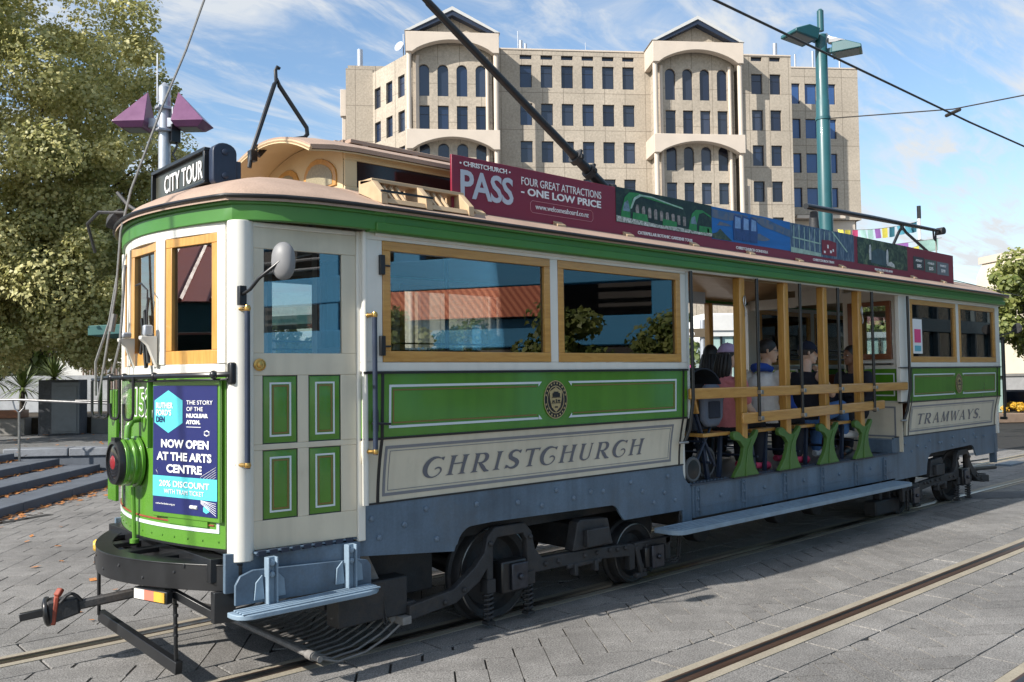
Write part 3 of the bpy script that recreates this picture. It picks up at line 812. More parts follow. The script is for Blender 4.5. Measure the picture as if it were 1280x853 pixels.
# bays with gables
def bay(u0, u1, cols, r_top, r_mid, r_low, r_bot, zb, z_beam, z_band, apex, eave_z):
    y = -1.9
    Mb = T((0, y, 0))
    rows = [r_top, r_mid, r_low, r_bot, (13.9, 16.2)]
    facade(Mb, u0 + 0.55, u1 - 0.55, eave_z + 0.2, cols, rows, 0.98, arch_rows=(r_top, r_low), vents=False)
    q = MB(); q.box(u0 + 0.55, y, 0, u0 + 0.6, 0.1, eave_z); q.part(); q.box(u1 - 0.6, y, 0, u1 - 0.55, 0.1, eave_z); q.build('return_wall', BST, bd, world=False)
    for zt in (z_beam, z_band):
        q = MB(); za, zb2 = zt
        n_ = 16; c = (u0 + u1) / 2; hw = (u1 - u0) / 2 - 0.55
        rise = (zb2 - za) * 0.62
        pts = [(u0, zb2), (u0, za), (c - hw, za)] + [(c - hw + 2 * hw * i / n_, za + rise * abs(math.sin(math.pi * i / n_)) ** 0.75) for i in range(1, n_)] + [(c + hw, za), (u1, za), (u1, zb2)]
        q.xz(pts, y - 1.15, y - 0.35)
        q.box(u0, y - 0.349, za, u0 + 0.5, 0.0, zb2); q.box(u1 - 0.5, y - 0.349, za, u1, 0.0, zb2)
        q.build('arch_beam', BTR, bd, 0.03, world=False)
    for ux_ in (u0 + 0.27, u1 - 0.27):
        for a, b in ((0, z_band[0]), (z_band[1], z_beam[0])):
            q = MB(); q.cyl((ux_, y - 0.75, a), (ux_, y - 0.75, b), 0.22, n=18); q.build('column', BTR, bd, world=False)
    for ux_ in (u1 - 1.0, u0 + 1.0):
        q = MB(); q.cyl((ux_, y - 0.08, 0), (ux_, y - 0.08, z_beam[0]), 0.16, n=14); q.build('pilaster', BTR, bd, world=False)
    c = (u0 + u1) / 2; hw = (u1 - u0) / 2
    q = MB(); q.xz([(u0 + 0.4, eave_z), (u1 - 0.4, eave_z), (c, apex - 0.3)], y - 0.30, 10); q.build('gable_wall', BST, bd, world=False)
    q = MB()
    for sg in (-1, 1):
        q.prism([(c, y - 1.2, apex), (c + sg * (hw + 0.1), y - 1.2, eave_z + 0.02), (c + sg * (hw - 0.35), y - 1.2, eave_z + 0.02), (c, y - 1.2, apex - 0.32)], (0, 12, 0))
    q.build('gable_roof', mat('gable_metal' + str(int(u0)), (0.55, 0.55, 0.54), 0.5, var=0.05), bd, world=False)
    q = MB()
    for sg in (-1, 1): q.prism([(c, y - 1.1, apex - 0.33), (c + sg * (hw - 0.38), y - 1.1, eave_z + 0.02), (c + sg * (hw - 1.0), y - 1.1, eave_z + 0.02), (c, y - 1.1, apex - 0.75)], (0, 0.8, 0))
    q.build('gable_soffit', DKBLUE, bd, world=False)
bay(-9.35, -1.1, [-7.78, -6.07, -4.37, -2.66], (26.85, 29.72), (23.72, 26.0), (19.9, 22.6), (16.9, 19.0), 0, (30.45, 32.25), (21.8, 23.55), 34.55, 32.28)
bay(12.9, 21.4, [14.79, 16.43, 18.07, 19.71], (26.95, 29.88), (23.75, 26.0), (20.4, 22.65), (17.3, 19.3), 0, (30.1, 32.0), (21.8, 23.5), 34.4, 32.03)
# set-back left end with the chamfered window wall
Mc, lc = frame((-12.62, 5.0), (-9.2, -0.4))
facade(Mc, 0, lc, 31.2, [lc * 0.14, lc * 0.48, lc * 0.82], [(27.5, 29.5), (24.25, 26.2), (20.9, 22.9), (17.4, 19.4)], 1.15, vents=False)
grid_wall(T((0, 5.0, 0)), -15.2, -12.62, 0, 31.6, []).build('wall', BST, bd, world=False)
m = MB(); m.box(-15.6, 5.4, 0, -15.25, 5.8, 27); m.box(-15.75, 5.2, 27, -15.2, 5.9, 29.6); m.build('column', BTR, bd, 0.03, world=False)
m = MB()
for u, v, h, r in ((-13.9, 6, 1.9, 0.28), (-9.6, 1.0, 1.6, 0.05), (1.2, 2, 2.6, 0.05), (1.45, 2, 1.7, 0.18), (1.9, 2, 1.4, 0.14), (25.9, 0.5, 1.5, 0.22), (0.2, 2, 0.8, 0.14), (32.3, 6, 3.0, 0.12), (30.4, 6, 2.6, 0.1), (35.2, 6, 2.6, 0.1), (7.5, 1, 1.3, 0.03)): m.part(); m.cyl((u, v, 31.2), (u, v, 31.9 + h), r, n=10)
m.part(); m.lathe([(0.05, 0), (0.42, 0.1), (0.5, 0.2)], (-9.9, 0.8, 32.2), (-0.6, -0.7, 0.3), 18)
m.build('aerial', GALV, bd, world=False)
m = MB(); m.box(26.9, 3.0, 0, 36.2, 3.2, 15.0); m.part(); m.box(28.9, 3.1, 17.0, 33.9, 3.9, 17.3); m.part(); m.cyl((22.0, -2.0, 15), (22.0, -2.0, 19), 0.12, n=10); m.build('white_panel', BTR, bd, world=False)

# second pale building at the far right
rb = thing('pale_building', 'pale cream building with a white roof behind the round topped tree', 'building', (97, 27.5, 0))
Mr = Matrix.Translation((101.6, 24.0, 0)) @ Matrix.Rotation(R(-36), 4, 'Z')
m = MB(Mr); m.xz([(0.2, 0), (28, 0), (28, 15.6), (1.2, 14.2), (0.4, 12.6), (0.2, 11)], 0, 12); m.build('wall', mat('pale_render', (0.60, 0.54, 0.42), 0.8, var=0.06, vscale=0.5), rb)
m = MB(Mr); m.xz([(0.9, 14.1), (28, 15.62), (28, 16.4), (0.9, 14.9)], -0.4, 12.4); m.build('roof', BTR, rb)
for i in range(5):
    m = MB(Mr); m.box(3.0 + 1.2 * i, -0.05, 11.6, 3.8 + 1.2 * i, 0.02, 14.0); m.build('window', BGL, rb)
# ================================================================= TRAM
TR = thing('tram', 'green and cream vintage tram with an open middle section, standing on the street rails', 'tram', (8.1, 0, 0))
X0, XA, XB, X1 = 3.07, 6.48, 10.75, 14.13          # near saloon start / open section start / end / tram end
def ys(z):
    """half width of the body side at height z"""
    if z >= 1.88: return 1.10
    if z >= 1.45: return 1.10 - 0.012 * (1.88 - z) / 0.43
    if z >= 1.02:
        t = (1.45 - z) / 0.43
        return 1.088 - 0.058 * (1 - (1 - t) ** 1.9)
    return 1.03
def side_patch(mb, x0, x1, z0, z1, off=0.0, t=0.02, n=8, s=-1):
    zs_ = [z0 + (z1 - z0) * i / n for i in range(n + 1)]
    a = [[(x, s * (ys(z) + off), z) for x in (x0, x1)] for z in zs_]
    b = [[(x, s * (ys(z) + off - t), z) for x in (x0, x1)] for z in zs_]
    return mb.shell(a, b)
def line_rect(mb, x0, x1, z0, z1, wd, off, s=-1, gap=None, inset=0.0):
    """painted lining as thin raised strips on the body side"""
    spans = [(x0, x1)] if gap is None else [(x0, gap[0]), (gap[1], x1)]
    for a, b in spans:
        side_patch(mb, a, b, z0, z0 + wd, off, 0.003, 1, s)
        side_patch(mb, a, b, z1 - wd, z1, off, 0.003, 1, s)
    for x in (x0, x1 - wd): side_patch(mb, x, x + wd, z0 + wd, z1 - wd, off, 0.003, 8, s)
def wrap(me, off=0.004, s=-1):
    """lay flat lettering (x, y, z) on the curved side"""
    bm = bmesh.new(); bm.from_mesh(me)
    zs_ = [v.co.z for v in bm.verts]
    z = min(zs_) + 0.03
    while z < max(zs_):
        bmesh.ops.bisect_plane(bm, geom=list(bm.verts) + list(bm.edges) + list(bm.faces), plane_co=(0, 0, z), plane_no=(0, 0, 1)); z += 0.03
    for v in bm.verts: v.co.y += s * (ys(v.co.z) + off)
    bm.to_mesh(me); bm.free()
    return me

# ---- bodyside: pillars and rails, panels, mouldings (both sides)
for s in (-1, 1):
    y0, y1 = s * 1.10, s * 1.045
    for (a, b), pil in (((X0, XA), ((X0, 3.214), (4.758, 4.842), (6.398, XA))), ((11.02, X1), ((11.02, 11.105), (12.535, 12.632), (13.965, X1)))):
        m = MB()
        m.box(a, y0, 1.887, b, y1, 1.948); m.box(a, y0, 2.748, b, y1, 2.80)
        for c, d in pil: m.box(c, y0, 1.948, d, y1, 2.748)
        if a > 8: m.box(10.80, s * 1.098, 1.46, 11.02, y1, 2.80)
        m.build('saloon_pillars', WHITE, TR, 0.005)
    for a, b, xa, xb, cr in ((X0, XA, 3.262, 6.318, 4.80), (XB + 0.3, X1, 11.16, 13.93, 12.58)):
        m = MB(); side_patch(m, a, b, 1.457, 1.872, 0, 0.03, 8, s); wp = m.build('waist_panel', GREEN, TR)
        m = MB(); side_patch(m, a, b, 1.03, 1.443, 0, 0.03, 12, s); rp = m.build('rocker_panel', CREAM, TR)
        ga = 0.18 if a < 8 else 0.16
        m = MB(); line_rect(m, xa, xb, 1.515, 1.80, 0.016, 0.004, s, (cr - ga, cr + ga))
        for xe, sg in ((cr - ga, 1), (cr + ga, -1)):
            for zz_, sz in ((1.515, 1), (1.80, -1)):
                yb = s * (ys(1.6) + 0.004)
                m.prism([(xe, yb, zz_), (xe + sg * 0.035, yb, zz_), (xe, yb, zz_ + sz * 0.035)], (0, s * 0.003, 0))
        m.build('pale_lining', LINEW, wp)
        m = MB(); line_rect(m, xa + 0.03, xb - 0.028, 1.545, 1.77, 0.009, 0.003, s, (cr - ga - 0.02, cr + ga + 0.02)); m.build('bronze_lining', LINEO, wp)
        m = MB()
        line_rect(m, xa - 0.017, xb - 0.018, 1.066, 1.398, 0.020, 0.003, s); line_rect(m, xa + 0.023, xb - 0.056, 1.10, 1.365, 0.004, 0.003, s)
        m.build('grey_lining', LINEG, rp)
    m = MB()
    for a, b in ((X0 - 0.002, XA + 0.002), (XB + 0.05, X1)):
        for z0, z1, o_, t_ in ((1.872, 1.888, 0.014, 0.05), (1.442, 1.458, 0.010, 0.04), (1.019, 1.031, 0.006, 0.04)): m.part(); side_patch(m, a, b, z0, z1, o_, t_, 1, s)
    for x in (3.20, 6.41, 11.10, 13.99): m.part(); side_patch(m, x, x + 0.022, 1.031, 1.872, 0.005, 0.02, 12, s)
    m.build('beading', BLACK, TR, 0.002)

# ---- saloon windows
def window(p0, p1, z0, z1, fwid=0.062, bot=0.072, wm=WOOD, gm=GLASS, depth=0.05, proud=0.004, parent=TR, name='window'):
    M, ln = frame(p0, p1)
    m = MB(M)
    m.box(0, -proud, z0, ln, depth, z0 + bot); m.box(0, -proud, z1 - fwid, ln, depth, z1)
    m.box(0, -proud + 0.001, z0 + bot, fwid, depth - 0.001, z1 - fwid); m.box(ln - fwid, -proud + 0.001, z0 + bot, ln, depth - 0.001, z1 - fwid)
    o = m.build(name, wm, parent, 0.004)
    m = MB(M)
    m.box(fwid - 0.008, 0.022, z0 + bot - 0.008, ln - fwid + 0.008, 0.027, z1 - fwid + 0.008)
    m.build('pane', gm, o)
    return o, M, ln
WIN = []
for s in (-1, 1):
    for a, b in ((3.216, 4.756), (4.844, 6.396), (11.107, 12.533), (12.634, 13.963)):
        p = ((a, -1.10), (b, -1.10)) if s < 0 else ((b, 1.10), (a, 1.10))
        WIN.append(window(p[0], p[1], 1.95, 2.746)[0])
m = MB()
for z in (1.99, 2.52):
    m.box(3.185, -1.125, z, 3.222, -1.098, z + 0.13); m.bar((3.2, -1.118, z + 0.06), (3.27, -1.108, z + 0.062), 0.012, 0.012)
m.build('hinge', BLACK, WIN[0], 0.003)
m = MB(); m.box(11.17, -1.09, 2.06, 11.47, -1.085, 2.50); nb = m.build('window_notice', WTXT, WIN[2])
m = MB(); m.box(11.24, -1.095, 2.2, 11.42, -1.0905, 2.37); m.build('notice_print', mat('notice_pink', (0.75, 0.06, 0.22), 0.5), WIN[2])
m = MB(); m.box(11.24, -1.095, 2.09, 11.42, -1.0905, 2.16); m.build('notice_print', mat('notice_teal', (0.12, 0.4, 0.5), 0.5), WIN[2])

# ---- lettering on the cream rocker panel: drawn letters with thick and thin strokes and wedge serifs
def stroke(bm, pts, wd):
    """ribbon with its own width at every point"""
    n = len(pts); ring = []
    for i in range(n):
        a = V(pts[max(i - 1, 0)]); b = V(pts[min(i + 1, n - 1)])
        d = (b - a).normalized(); nn = V((-d.y, d.x)); p = V(pts[i]); h = wd[i] / 2
        ring.append((bm.verts.new((p.x + nn.x * h, 0, p.y + nn.y * h)), bm.verts.new((p.x - nn.x * h, 0, p.y - nn.y * h))))
    for i in range(n - 1): bm.faces.new((ring[i][0], ring[i][1], ring[i + 1][1], ring[i + 1][0]))
def poly2(bm, pts): bm.faces.new([bm.verts.new((a, 0, b)) for a, b in pts])
def arc(cx, cy, rx, ry, a0, a1, n=16): return [(cx + rx * math.cos(R(a0 + (a1 - a0) * i / n)), cy + ry * math.sin(R(a0 + (a1 - a0) * i / n))) for i in range(n + 1)]
def swell(n, lo, hi, c=0.5, pw=1.0): return [lo + (hi - lo) * max(0, math.sin(math.pi * min(1, max(0, (i / n) ** (math.log(0.5) / math.log(c)))))) ** pw for i in range(n + 1)]
def stem(bm, x, y0, y1, wd=0.2, sf=0.10, top=True, bottom=True):
    pts = [(x - wd * 0.42, y0), (x - wd * 0.38, (y0 + y1) / 2), (x - wd / 2, y1), (x + wd / 2, y1), (x + wd * 0.38, (y0 + y1) / 2), (x + wd * 0.42, y0)]
    poly2(bm, pts)
    h = 0.05
    if bottom: poly2(bm, [(x - wd / 2 - sf, y0), (x - wd * 0.4, y0 + h + 0.03), (x + wd * 0.4, y0 + h + 0.03), (x + wd / 2 + sf, y0)])
    if top: poly2(bm, [(x - wd / 2 - sf * 0.8, y1), (x + wd / 2 + sf * 0.8, y1), (x + wd * 0.45, y1 - h - 0.03), (x - wd * 0.45, y1 - h - 0.03)])
def glyph(ch):
    bm = bmesh.new()
    if ch == 'C':
        a = arc(0.46, 0.48, 0.40, 0.50, 62, 318, 24)
        stroke(bm, a, [0.05 + 0.17 * max(0, math.sin(math.pi * min(1, i / 20))) ** 1.2 for i in range(25)])
        c = arc(0.64, 0.28, 0.16, 0.17, -50, 150, 10)
        stroke(bm, c, [0.05, 0.055, 0.06, 0.065, 0.07, 0.075, 0.08, 0.085, 0.08, 0.06, 0.03])
        poly2(bm, [(0.62, 0.95), (0.82, 0.99), (0.80, 0.80), (0.72, 0.86)])
        wd = 0.92
    elif ch == 'H':
        stem(bm, 0.17, 0, 1, 0.19); stem(bm, 0.73, 0, 1, 0.19); poly2(bm, [(0.2, 0.53), (0.7, 0.56), (0.7, 0.62), (0.2, 0.59)]); wd = 0.98
    elif ch == 'R':
        stem(bm, 0.18, 0, 1, 0.19)
        a = [(0.2, 0.97)] + arc(0.42, 0.73, 0.24, 0.24, 90, -90, 14) + [(0.22, 0.49)]
        stroke(bm, a, [0.06] + [0.06 + 0.13 * math.sin(math.pi * i / 14) for i in range(15)] + [0.05])
        stroke(bm, [(0.36, 0.48), (0.55, 0.25), (0.72, 0.04), (0.90, 0.0)], [0.12, 0.19, 0.17, 0.05]); wd = 0.95
    elif ch == 'I': stem(bm, 0.16, 0, 1, 0.19); wd = 0.42
    elif ch == 'S':
        a = arc(0.40, 0.755, 0.25, 0.22, 25, 180, 10) + [(0.20, 0.60), (0.36, 0.51), (0.52, 0.42)] + arc(0.37, 0.25, 0.25, 0.22, 20, -165, 12)
        n = len(a) - 1
        stroke(bm, a, [0.05 + 0.16 * abs(math.sin(math.pi * i / n)) ** 1.5 for i in range(n + 1)])
        poly2(bm, [(0.56, 0.96), (0.70, 1.0), (0.68, 0.80), (0.62, 0.84)]); poly2(bm, [(0.0, 0.02), (0.05, 0.24), (0.12, 0.16), (0.18, 0.06)]); wd = 0.76
    elif ch == 'T':
        stem(bm, 0.40, 0, 0.96, 0.19, top=False)
        poly2(bm, [(0.02, 0.80), (0.0, 0.98), (0.06, 1.0), (0.74, 1.0), (0.80, 1.02), (0.78, 0.82), (0.72, 0.93), (0.08, 0.91)]); wd = 0.78
    elif ch == 'U':
        stem(bm, 0.15, 0.30, 1, 0.19, bottom=False)
        a = [(0.155, 0.34)] + arc(0.40, 0.28, 0.25, 0.25, 180, 350, 12) + [(0.66, 0.5), (0.66, 0.98)]
        stroke(bm, a, [0.17, 0.17, 0.16, 0.15, 0.13, 0.11, 0.09, 0.08, 0.07, 0.06, 0.06, 0.06, 0.06, 0.06, 0.055, 0.055])
        poly2(bm, [(0.56, 1.0), (0.76, 1.0), (0.69, 0.94), (0.63, 0.94)]); wd = 0.86
    elif ch == 'A':
        stroke(bm, [(0.10, 0.0), (0.42, 1.0)], [0.06, 0.07]); stroke(bm, [(0.40, 1.0), (0.74, 0.0)], [0.10, 0.20])
        poly2(bm, [(0.2, 0.30), (0.62, 0.30), (0.60, 0.36), (0.22, 0.36)])
        poly2(bm, [(-0.02, 0), (0.08, 0.07), (0.14, 0.07), (0.24, 0)]); poly2(bm, [(0.56, 0), (0.66, 0.07), (0.82, 0.07), (0.94, 0)]); wd = 0.92
    elif ch == 'M':
        stroke(bm, [(0.10, 0.0), (0.20, 1.0)], [0.06, 0.07]); stroke(bm, [(0.18, 1.0), (0.50, 0.05)], [0.14, 0.17])
        stroke(bm, [(0.50, 0.05), (0.84, 1.0)], [0.05, 0.07]); stroke(bm, [(0.84, 1.0), (0.90, 0.0)], [0.18, 0.18])
        for x in (0.10, 0.90): poly2(bm, [(x - 0.14, 0), (x - 0.06, 0.07), (x + 0.06, 0.07), (x + 0.17, 0)])
        wd = 1.08
    elif ch == 'W':
        stroke(bm, [(0.06, 1.0), (0.34, 0.0)], [0.18, 0.12]); stroke(bm, [(0.34, 0.0), (0.56, 0.95)], [0.05, 0.06])
        stroke(bm, [(0.54, 0.95), (0.82, 0.0)], [0.18, 0.12]); stroke(bm, [(0.82, 0.0), (1.06, 1.0)], [0.05, 0.06])
        for x in (0.06, 1.06): poly2(bm, [(x - 0.15, 1), (x + 0.15, 1), (x + 0.06, 0.94), (x - 0.06, 0.94)])
        wd = 1.16
    elif ch == 'Y':
        stem(bm, 0.40, 0, 0.48, 0.18, top=False); stroke(bm, [(0.08, 1.0), (0.40, 0.42)], [0.19, 0.16]); stroke(bm, [(0.42, 0.42), (0.76, 1.0)], [0.06, 0.06])
        for x in (0.06, 0.76): poly2(bm, [(x - 0.13, 1), (x + 0.13, 1), (x + 0.06, 0.94), (x - 0.06, 0.94)])
        wd = 0.84
    else:
        poly2(bm, [(0.02, 0.0), (0.16, 0.0), (0.16, 0.14), (0.02, 0.14)]); poly2(bm, [(0.10, 0.0), (0.16, 0.0), (0.04, -0.14)]); wd = 0.2
    return bm, wd
def word(txt, x0, x1, z0, capz, slant, gap=0.16):
    items = [glyph(c) for c in txt]
    tot = sum(w_ for _, w_ in items) + gap * (len(txt) - 1)
    k = (x1 - x0) / tot; x = x0
    big = bmesh.new()
    for bm, w_ in items:
        tmp = bpy.data.meshes.new('t')
        for v in bm.verts: v.co = V((x + v.co.x * k + slant * v.co.z * capz, 0, z0 + v.co.z * capz))
        bm.to_mesh(tmp); bm.free(); big.from_mesh(tmp); bpy.data.meshes.remove(tmp); x += (w_ + gap) * k
    me = bpy.data.meshes.new('lettering'); big.to_mesh(me); big.free()
    wrap(me, 0.004)
    me.materials.append(GTXT)
    return link('lettering', me, TR)
word('CHRISTCHURCH', 3.56, 5.90, 1.16, 0.135, 0.25)
word('TRAMWAYS,', 11.33, 13.45, 1.155, 0.135, 0.25)

# ---- crest in the gap of the lining
def crest(xc, zc, a, b):
    yb = -(ys(zc) + 0.003)
    def ell(k, n=28): return [(xc + a * k * math.cos(2 * math.pi * i / n), yb, zc + b * k * math.sin(2 * math.pi * i / n)) for i in range(n)]
    m = MB(); m.prism(ell(1.0), (0, -0.004, 0)); o = m.build('crest', BLACK, TR)
    m = MB(); gold = MATS.get('crest_gold') or mat('crest_gold', (0.42, 0.33, 0.16), 0.5, var=0.2, vscale=30)
    for k in (1.02, 0.74):
        r0, r1 = ell(k), ell(k - 0.05)
        rr = [[(p[0], p[1] - 0.0045, p[2]) for p in (q, t_)] for q, t_ in zip(r0 + r0[:1], r1 + r1[:1])]
        rb = [[(p[0], p[1] - 0.002, p[2]) for p in (q, t_)] for q, t_ in zip(r0 + r0[:1], r1 + r1[:1])]
        m.shell(rr, rb)
    sh = [(-0.52, 0.45), (-0.3, 0.52), (0, 0.66), (0.3, 0.52), (0.52, 0.45), (0.5, 0.0), (0.36, -0.4), (0, -0.66), (-0.36, -0.4), (-0.5, 0)]
    m.prism([(xc + p * a, yb - 0.004, zc + q * b) for p, q in sh], (0, -0.003, 0))
    for i in range(22):
        t_ = 2 * math.pi * i / 22
        if abs(math.sin(t_)) < 0.25: continue
        c = (xc + a * 0.87 * math.cos(t_), yb - 0.004, zc + b * 0.87 * math.sin(t_)); m.box(c[0] - a * 0.045, c[1] - 0.002, c[2] - b * 0.05, c[0] + a * 0.045, c[1], c[2] + b * 0.05)
    m.build('shield', gold, o)
    m = MB()
    def bx(u0, v0, u1, v1): m.box(xc + a * u0, yb - 0.0095, zc + b * v0, xc + a * u1, yb - 0.007, zc + b * v1)
    bx(-0.30, 0.14, 0.34, 0.34); bx(-0.2, 0.34, 0.2, 0.42); bx(-0.36, 0.10, 0.4, 0.13)
    bx(-0.32, -0.12, -0.14, -0.04); bx(-0.03, -0.16, 0.05, 0.02); bx(0.14, -0.1, 0.34, -0.02); bx(-0.4, -0.2, 0.4, -0.17); bx(-0.12, -0.44, 0.14, -0.36)
    for u in (-0.3, -0.16, 0.16, 0.3): bx(u - 0.015, -0.2, u + 0.015, -0.1)
    m.build('emblem', BLACK, o)
crest(4.80, 1.66, 0.125, 0.145)
crest(12.58, 1.66, 0.11, 0.13)

# ---- skirts
BOLT = mat('bolt_highlight', (0.125, 0.175, 0.235), 0.35, var=0.2, vscale=9)  # paler colour stands in for the highlights on the bolt heads
for s in (-1, 1):
    def arcxz(cx, cz, r, a0, a1, n=8): return [(cx + r * math.cos(R(a0 + (a1 - a0) * i / n)), cz + r * math.sin(R(a0 + (a1 - a0) * i / n))) for i in range(n + 1)]
    m = MB()
    ya, yb_ = s * 1.03, s * 1.01
    poly = [(X0, 1.02), (X0, 0.70), (3.845, 0.622)] + [(3.86, 0.66)] + arcxz(4.02, 0.63, 0.15, 165, 95) + [(4.2, 0.785), (5.50, 0.762)] + arcxz(5.50, 0.662, 0.10, 85, 20) + [(5.66, 0.622), (6.46, 0.615), (6.46, 0.50), (XA + 0.12, 0.50), (XA + 0.12, 0.83)] + arcxz(XA + 0.15, 0.98, 0.15, 265, 185) + [(XA, 1.02)]
    m.xz(poly, ya, yb_); m.part()
    poly = [(XB - 0.03, 0.83), (XB - 0.03, 0.50), (11.62, 0.50), (11.66, 0.66)] + arcxz(11.80, 0.62, 0.14, 170, 95) + [(13.10, 0.785)] + arcxz(13.12, 0.66, 0.12, 85, 10) + [(13.30, 0.618), (X1 - 0.02, 0.618), (X1 - 0.02, 1.02), (XB + 0.18, 1.02), (XB + 0.18, 0.83)]
    m.xz(poly, ya, yb_)
    m.box(XB - 0.05, ya + s * 0.003, 0.832, XB + 0.178, yb_, 1.02)
    o = m.build('skirt', BLUE, TR, 0.003)
    m = MB()
    for x, z in ((3.16, 0.93), (3.42, 0.86), (3.60, 0.945), (3.22, 0.80), (3.69, 0.73), (4.05, 0.93), (4.45, 0.90), (4.86, 0.95), (4.7, 0.85), (5.05, 0.87), (5.25, 0.90), (5.4, 0.89), (5.75, 0.93), (5.9, 0.84), (6.05, 0.73), (6.2, 0.80), (6.25, 0.94), (6.35, 0.72)) + tuple((11 + 0.37 * i, 0.93 - 0.05 * (i % 2)) for i in range(8)) + tuple((11.2 + 0.42 * i, 0.82 + 0.03 * (i % 3)) for i in range(6)):
        m.lathe([(0.020, 0), (0.019, 0.008), (0.010, 0.016)], (x, ya, z), (0, s, 0), 10)
    m.build('bolt', BOLT, o)
    # sill of the open section: plate with ribs, rivet line, folding footboard
    m = MB(); m.box(XA + 0.12, s * 1.045, 0.53, XB - 0.03, s * 1.02, 0.822); o = m.build('sill_plate', BLUE, TR, 0.003)
    m = MB(); m.box(XA + 0.10, s * 1.055, 0.822, XB + 0.02, s * 0.9, 0.836); e = m.build('floor_edge', mat('floor_nosing' + ('' if s < 0 else '_far'), (0.05, 0.065, 0.09), 0.5, var=0.2), o)
    m = MB()
    x = XA + 0.16
    while x < XB: m.lathe([(0.010, 0), (0.010, 0.003), (0.006, 0.007)], (x, s * 0.99, 0.836), (0, 0, 1), 8); x += 0.055
    m.build('rivet', BLUE, o)
    m = MB()
    for x in (6.66, 7.40, 8.16, 8.92, 9.68, 10.40):
        m.box(x - 0.035, s * 1.062, 0.545, x - 0.022, s * 1.045, 0.80); m.box(x + 0.022, s * 1.062, 0.545, x + 0.035, s * 1.045, 0.80)
        m.box(x - 0.022, s * 1.052, 0.54, x + 0.022, s * 1.045, 0.81)
        for z in (0.60, 0.70, 0.78): m.lathe([(0.016, 0), (0.016, 0.008), (0.009, 0.015)], (x, s * 1.052, z), (0, s, 0), 10)
    for x in (7.03, 7.78, 8.54, 9.3, 10.05):
        m.lathe([(0.02, 0), (0.02, 0.008), (0.011, 0.016)], (x, s * 1.045, 0.70), (0, s, 0), 10)
    m.box(XA + 0.2, s * 1.05, 0.618, XB - 0.1, s * 1.045, 0.628)
    m.build('rib', BLUE, o)
    fb = MB()
    pl = [(6.02, s * 1.055), (6.02, s * 1.22)] + [(6.12 + 0.1 * math.cos(R(a)), s * (1.22 + 0.1 * math.sin(R(a)))) for a in (160, 135, 110, 90)] + [(10.5 + 0.1 * math.cos(R(a)), s * (1.22 + 0.1 * math.sin(R(a)))) for a in (90, 60, 30, 0)] + [(10.60, s * 1.055)]
    fb.xy(pl, 0.475, 0.515)
    for k in range(5): fb.box(6.1, s * (1.085 + 0.048 * k), 0.515, 10.52, s * (1.108 + 0.048 * k), 0.522)
    for x in (6.7, 8.16, 9.68): fb.bar((x, s * 1.20, 0.475), (x, s * 1.0, 0.40), 0.04, 0.02)
    fb.build('footboard', TREAD, TR, 0.006)

# ---- floor, ceilings, partitions
m = MB(); m.box(2.26, -0.97, 0.80, 14.0, 0.97, 0.826); m.build('floor', mat('floor_boards', (0.12, 0.125, 0.135), 0.5, var=0.25, vscale=6, stretch=(0.4, 8, 1)), TR)
m = MB(); m.box(2.3, -0.8, 0.66, 14.0, 0.8, 0.798); m.box(3.1, -0.9, 0.70, 3.5, 0.9, 0.79); m.build('underframe', IRON, TR)
CEIL = woodmat('ceiling_timber', (0.46, 0.27, 0.13), (0.58, 0.37, 0.20), stretch=(1.2, 12, 12))
m = MB()
for s in (-1, 1): m.part(); m.prism([(2.95, s * 1.10, 2.83), (14.0, s * 1.10, 2.83), (14.0, s * 0.56, 3.08), (2.95, s * 0.56, 3.08)], (0, 0, 0.015))
m.build('ceiling', CEIL, TR)
m = MB(); m.box(3.3, -0.55, 3.40, 13.9, 0.55, 3.41); m.build('clerestory_ceiling', mat('white_ceiling', (0.62, 0.60, 0.54), 0.5), TR)
def bulkhead(x, face, door_half=0.34, nm='bulkhead', upper=True, low_far=False):
    """cross partition with a doorway in the middle, glazed above the waist"""
    m = MB(); t = 0.04
    for s in (-1, 1):
        ya, yb_ = s * 1.085, s * door_half; m.part()
        m.box(x, s * 1.01, 0.83, x + t, yb_, 1.44); m.box(x + 0.003, ya, 1.44, x + t - 0.003, yb_, 1.88)
        if low_far and s > 0: m.part()
        m.box(x, ya, 2.72, x + t, yb_, 2.86)
        if low_far and s > 0: continue
        m.box(x, ya, 1.88, x + t, yb_, 1.99); m.box(x, ya, 1.99, x + t, s * 0.98, 2.72); m.box(x, s * 0.42, 1.99, x + t, yb_, 2.72)
    m.part(); m.box(x, -door_half, 2.74, x + t, door_half, 2.95)
    if upper: m.box(x + 0.005, -0.55, 2.95, x + t - 0.005, 0.55, 3.40)
    o = m.build(nm, WHITE, TR, 0.003)
    for s in (-1, 1):
        if low_far and s > 0: continue
        p = ((x, s * 0.42), (x, s * 0.98)); p = p if s * face > 0 else p[::-1]
        y_in = 1 if p[0][1] < p[1][1] else -1
        f = window(p[0], p[1], 1.99, 2.72, 0.06, 0.07, WOODD, GLASS, 0.042, 0.004, TR, 'bulkhead_window')[0]
    return o
B1 = bulkhead(3.12, -1, upper=False); B2 = bulkhead(6.50, -1); B3 = bulkhead(10.86, 1, low_far=True)
m = MB()
for s in (-1, 1): m.part(); m.box(10.848, s * 1.08, 1.47, 10.862, s * 0.36, 1.87)
gp = m.build('waist_panel', GREEN, TR)
m = MB()
for s in (-1, 1):
    for a, b, c, d in ((1.0, 1.53, 0.44, 1.545), (1.0, 1.80, 0.44, 1.815), (1.0, 1.545, 0.985, 1.80), (0.455, 1.545, 0.44, 1.80)): m.box(10.845, s * a, b, 10.849, s * c, d)
m.build('pale_lining', LINEW, gp)
m = MB()
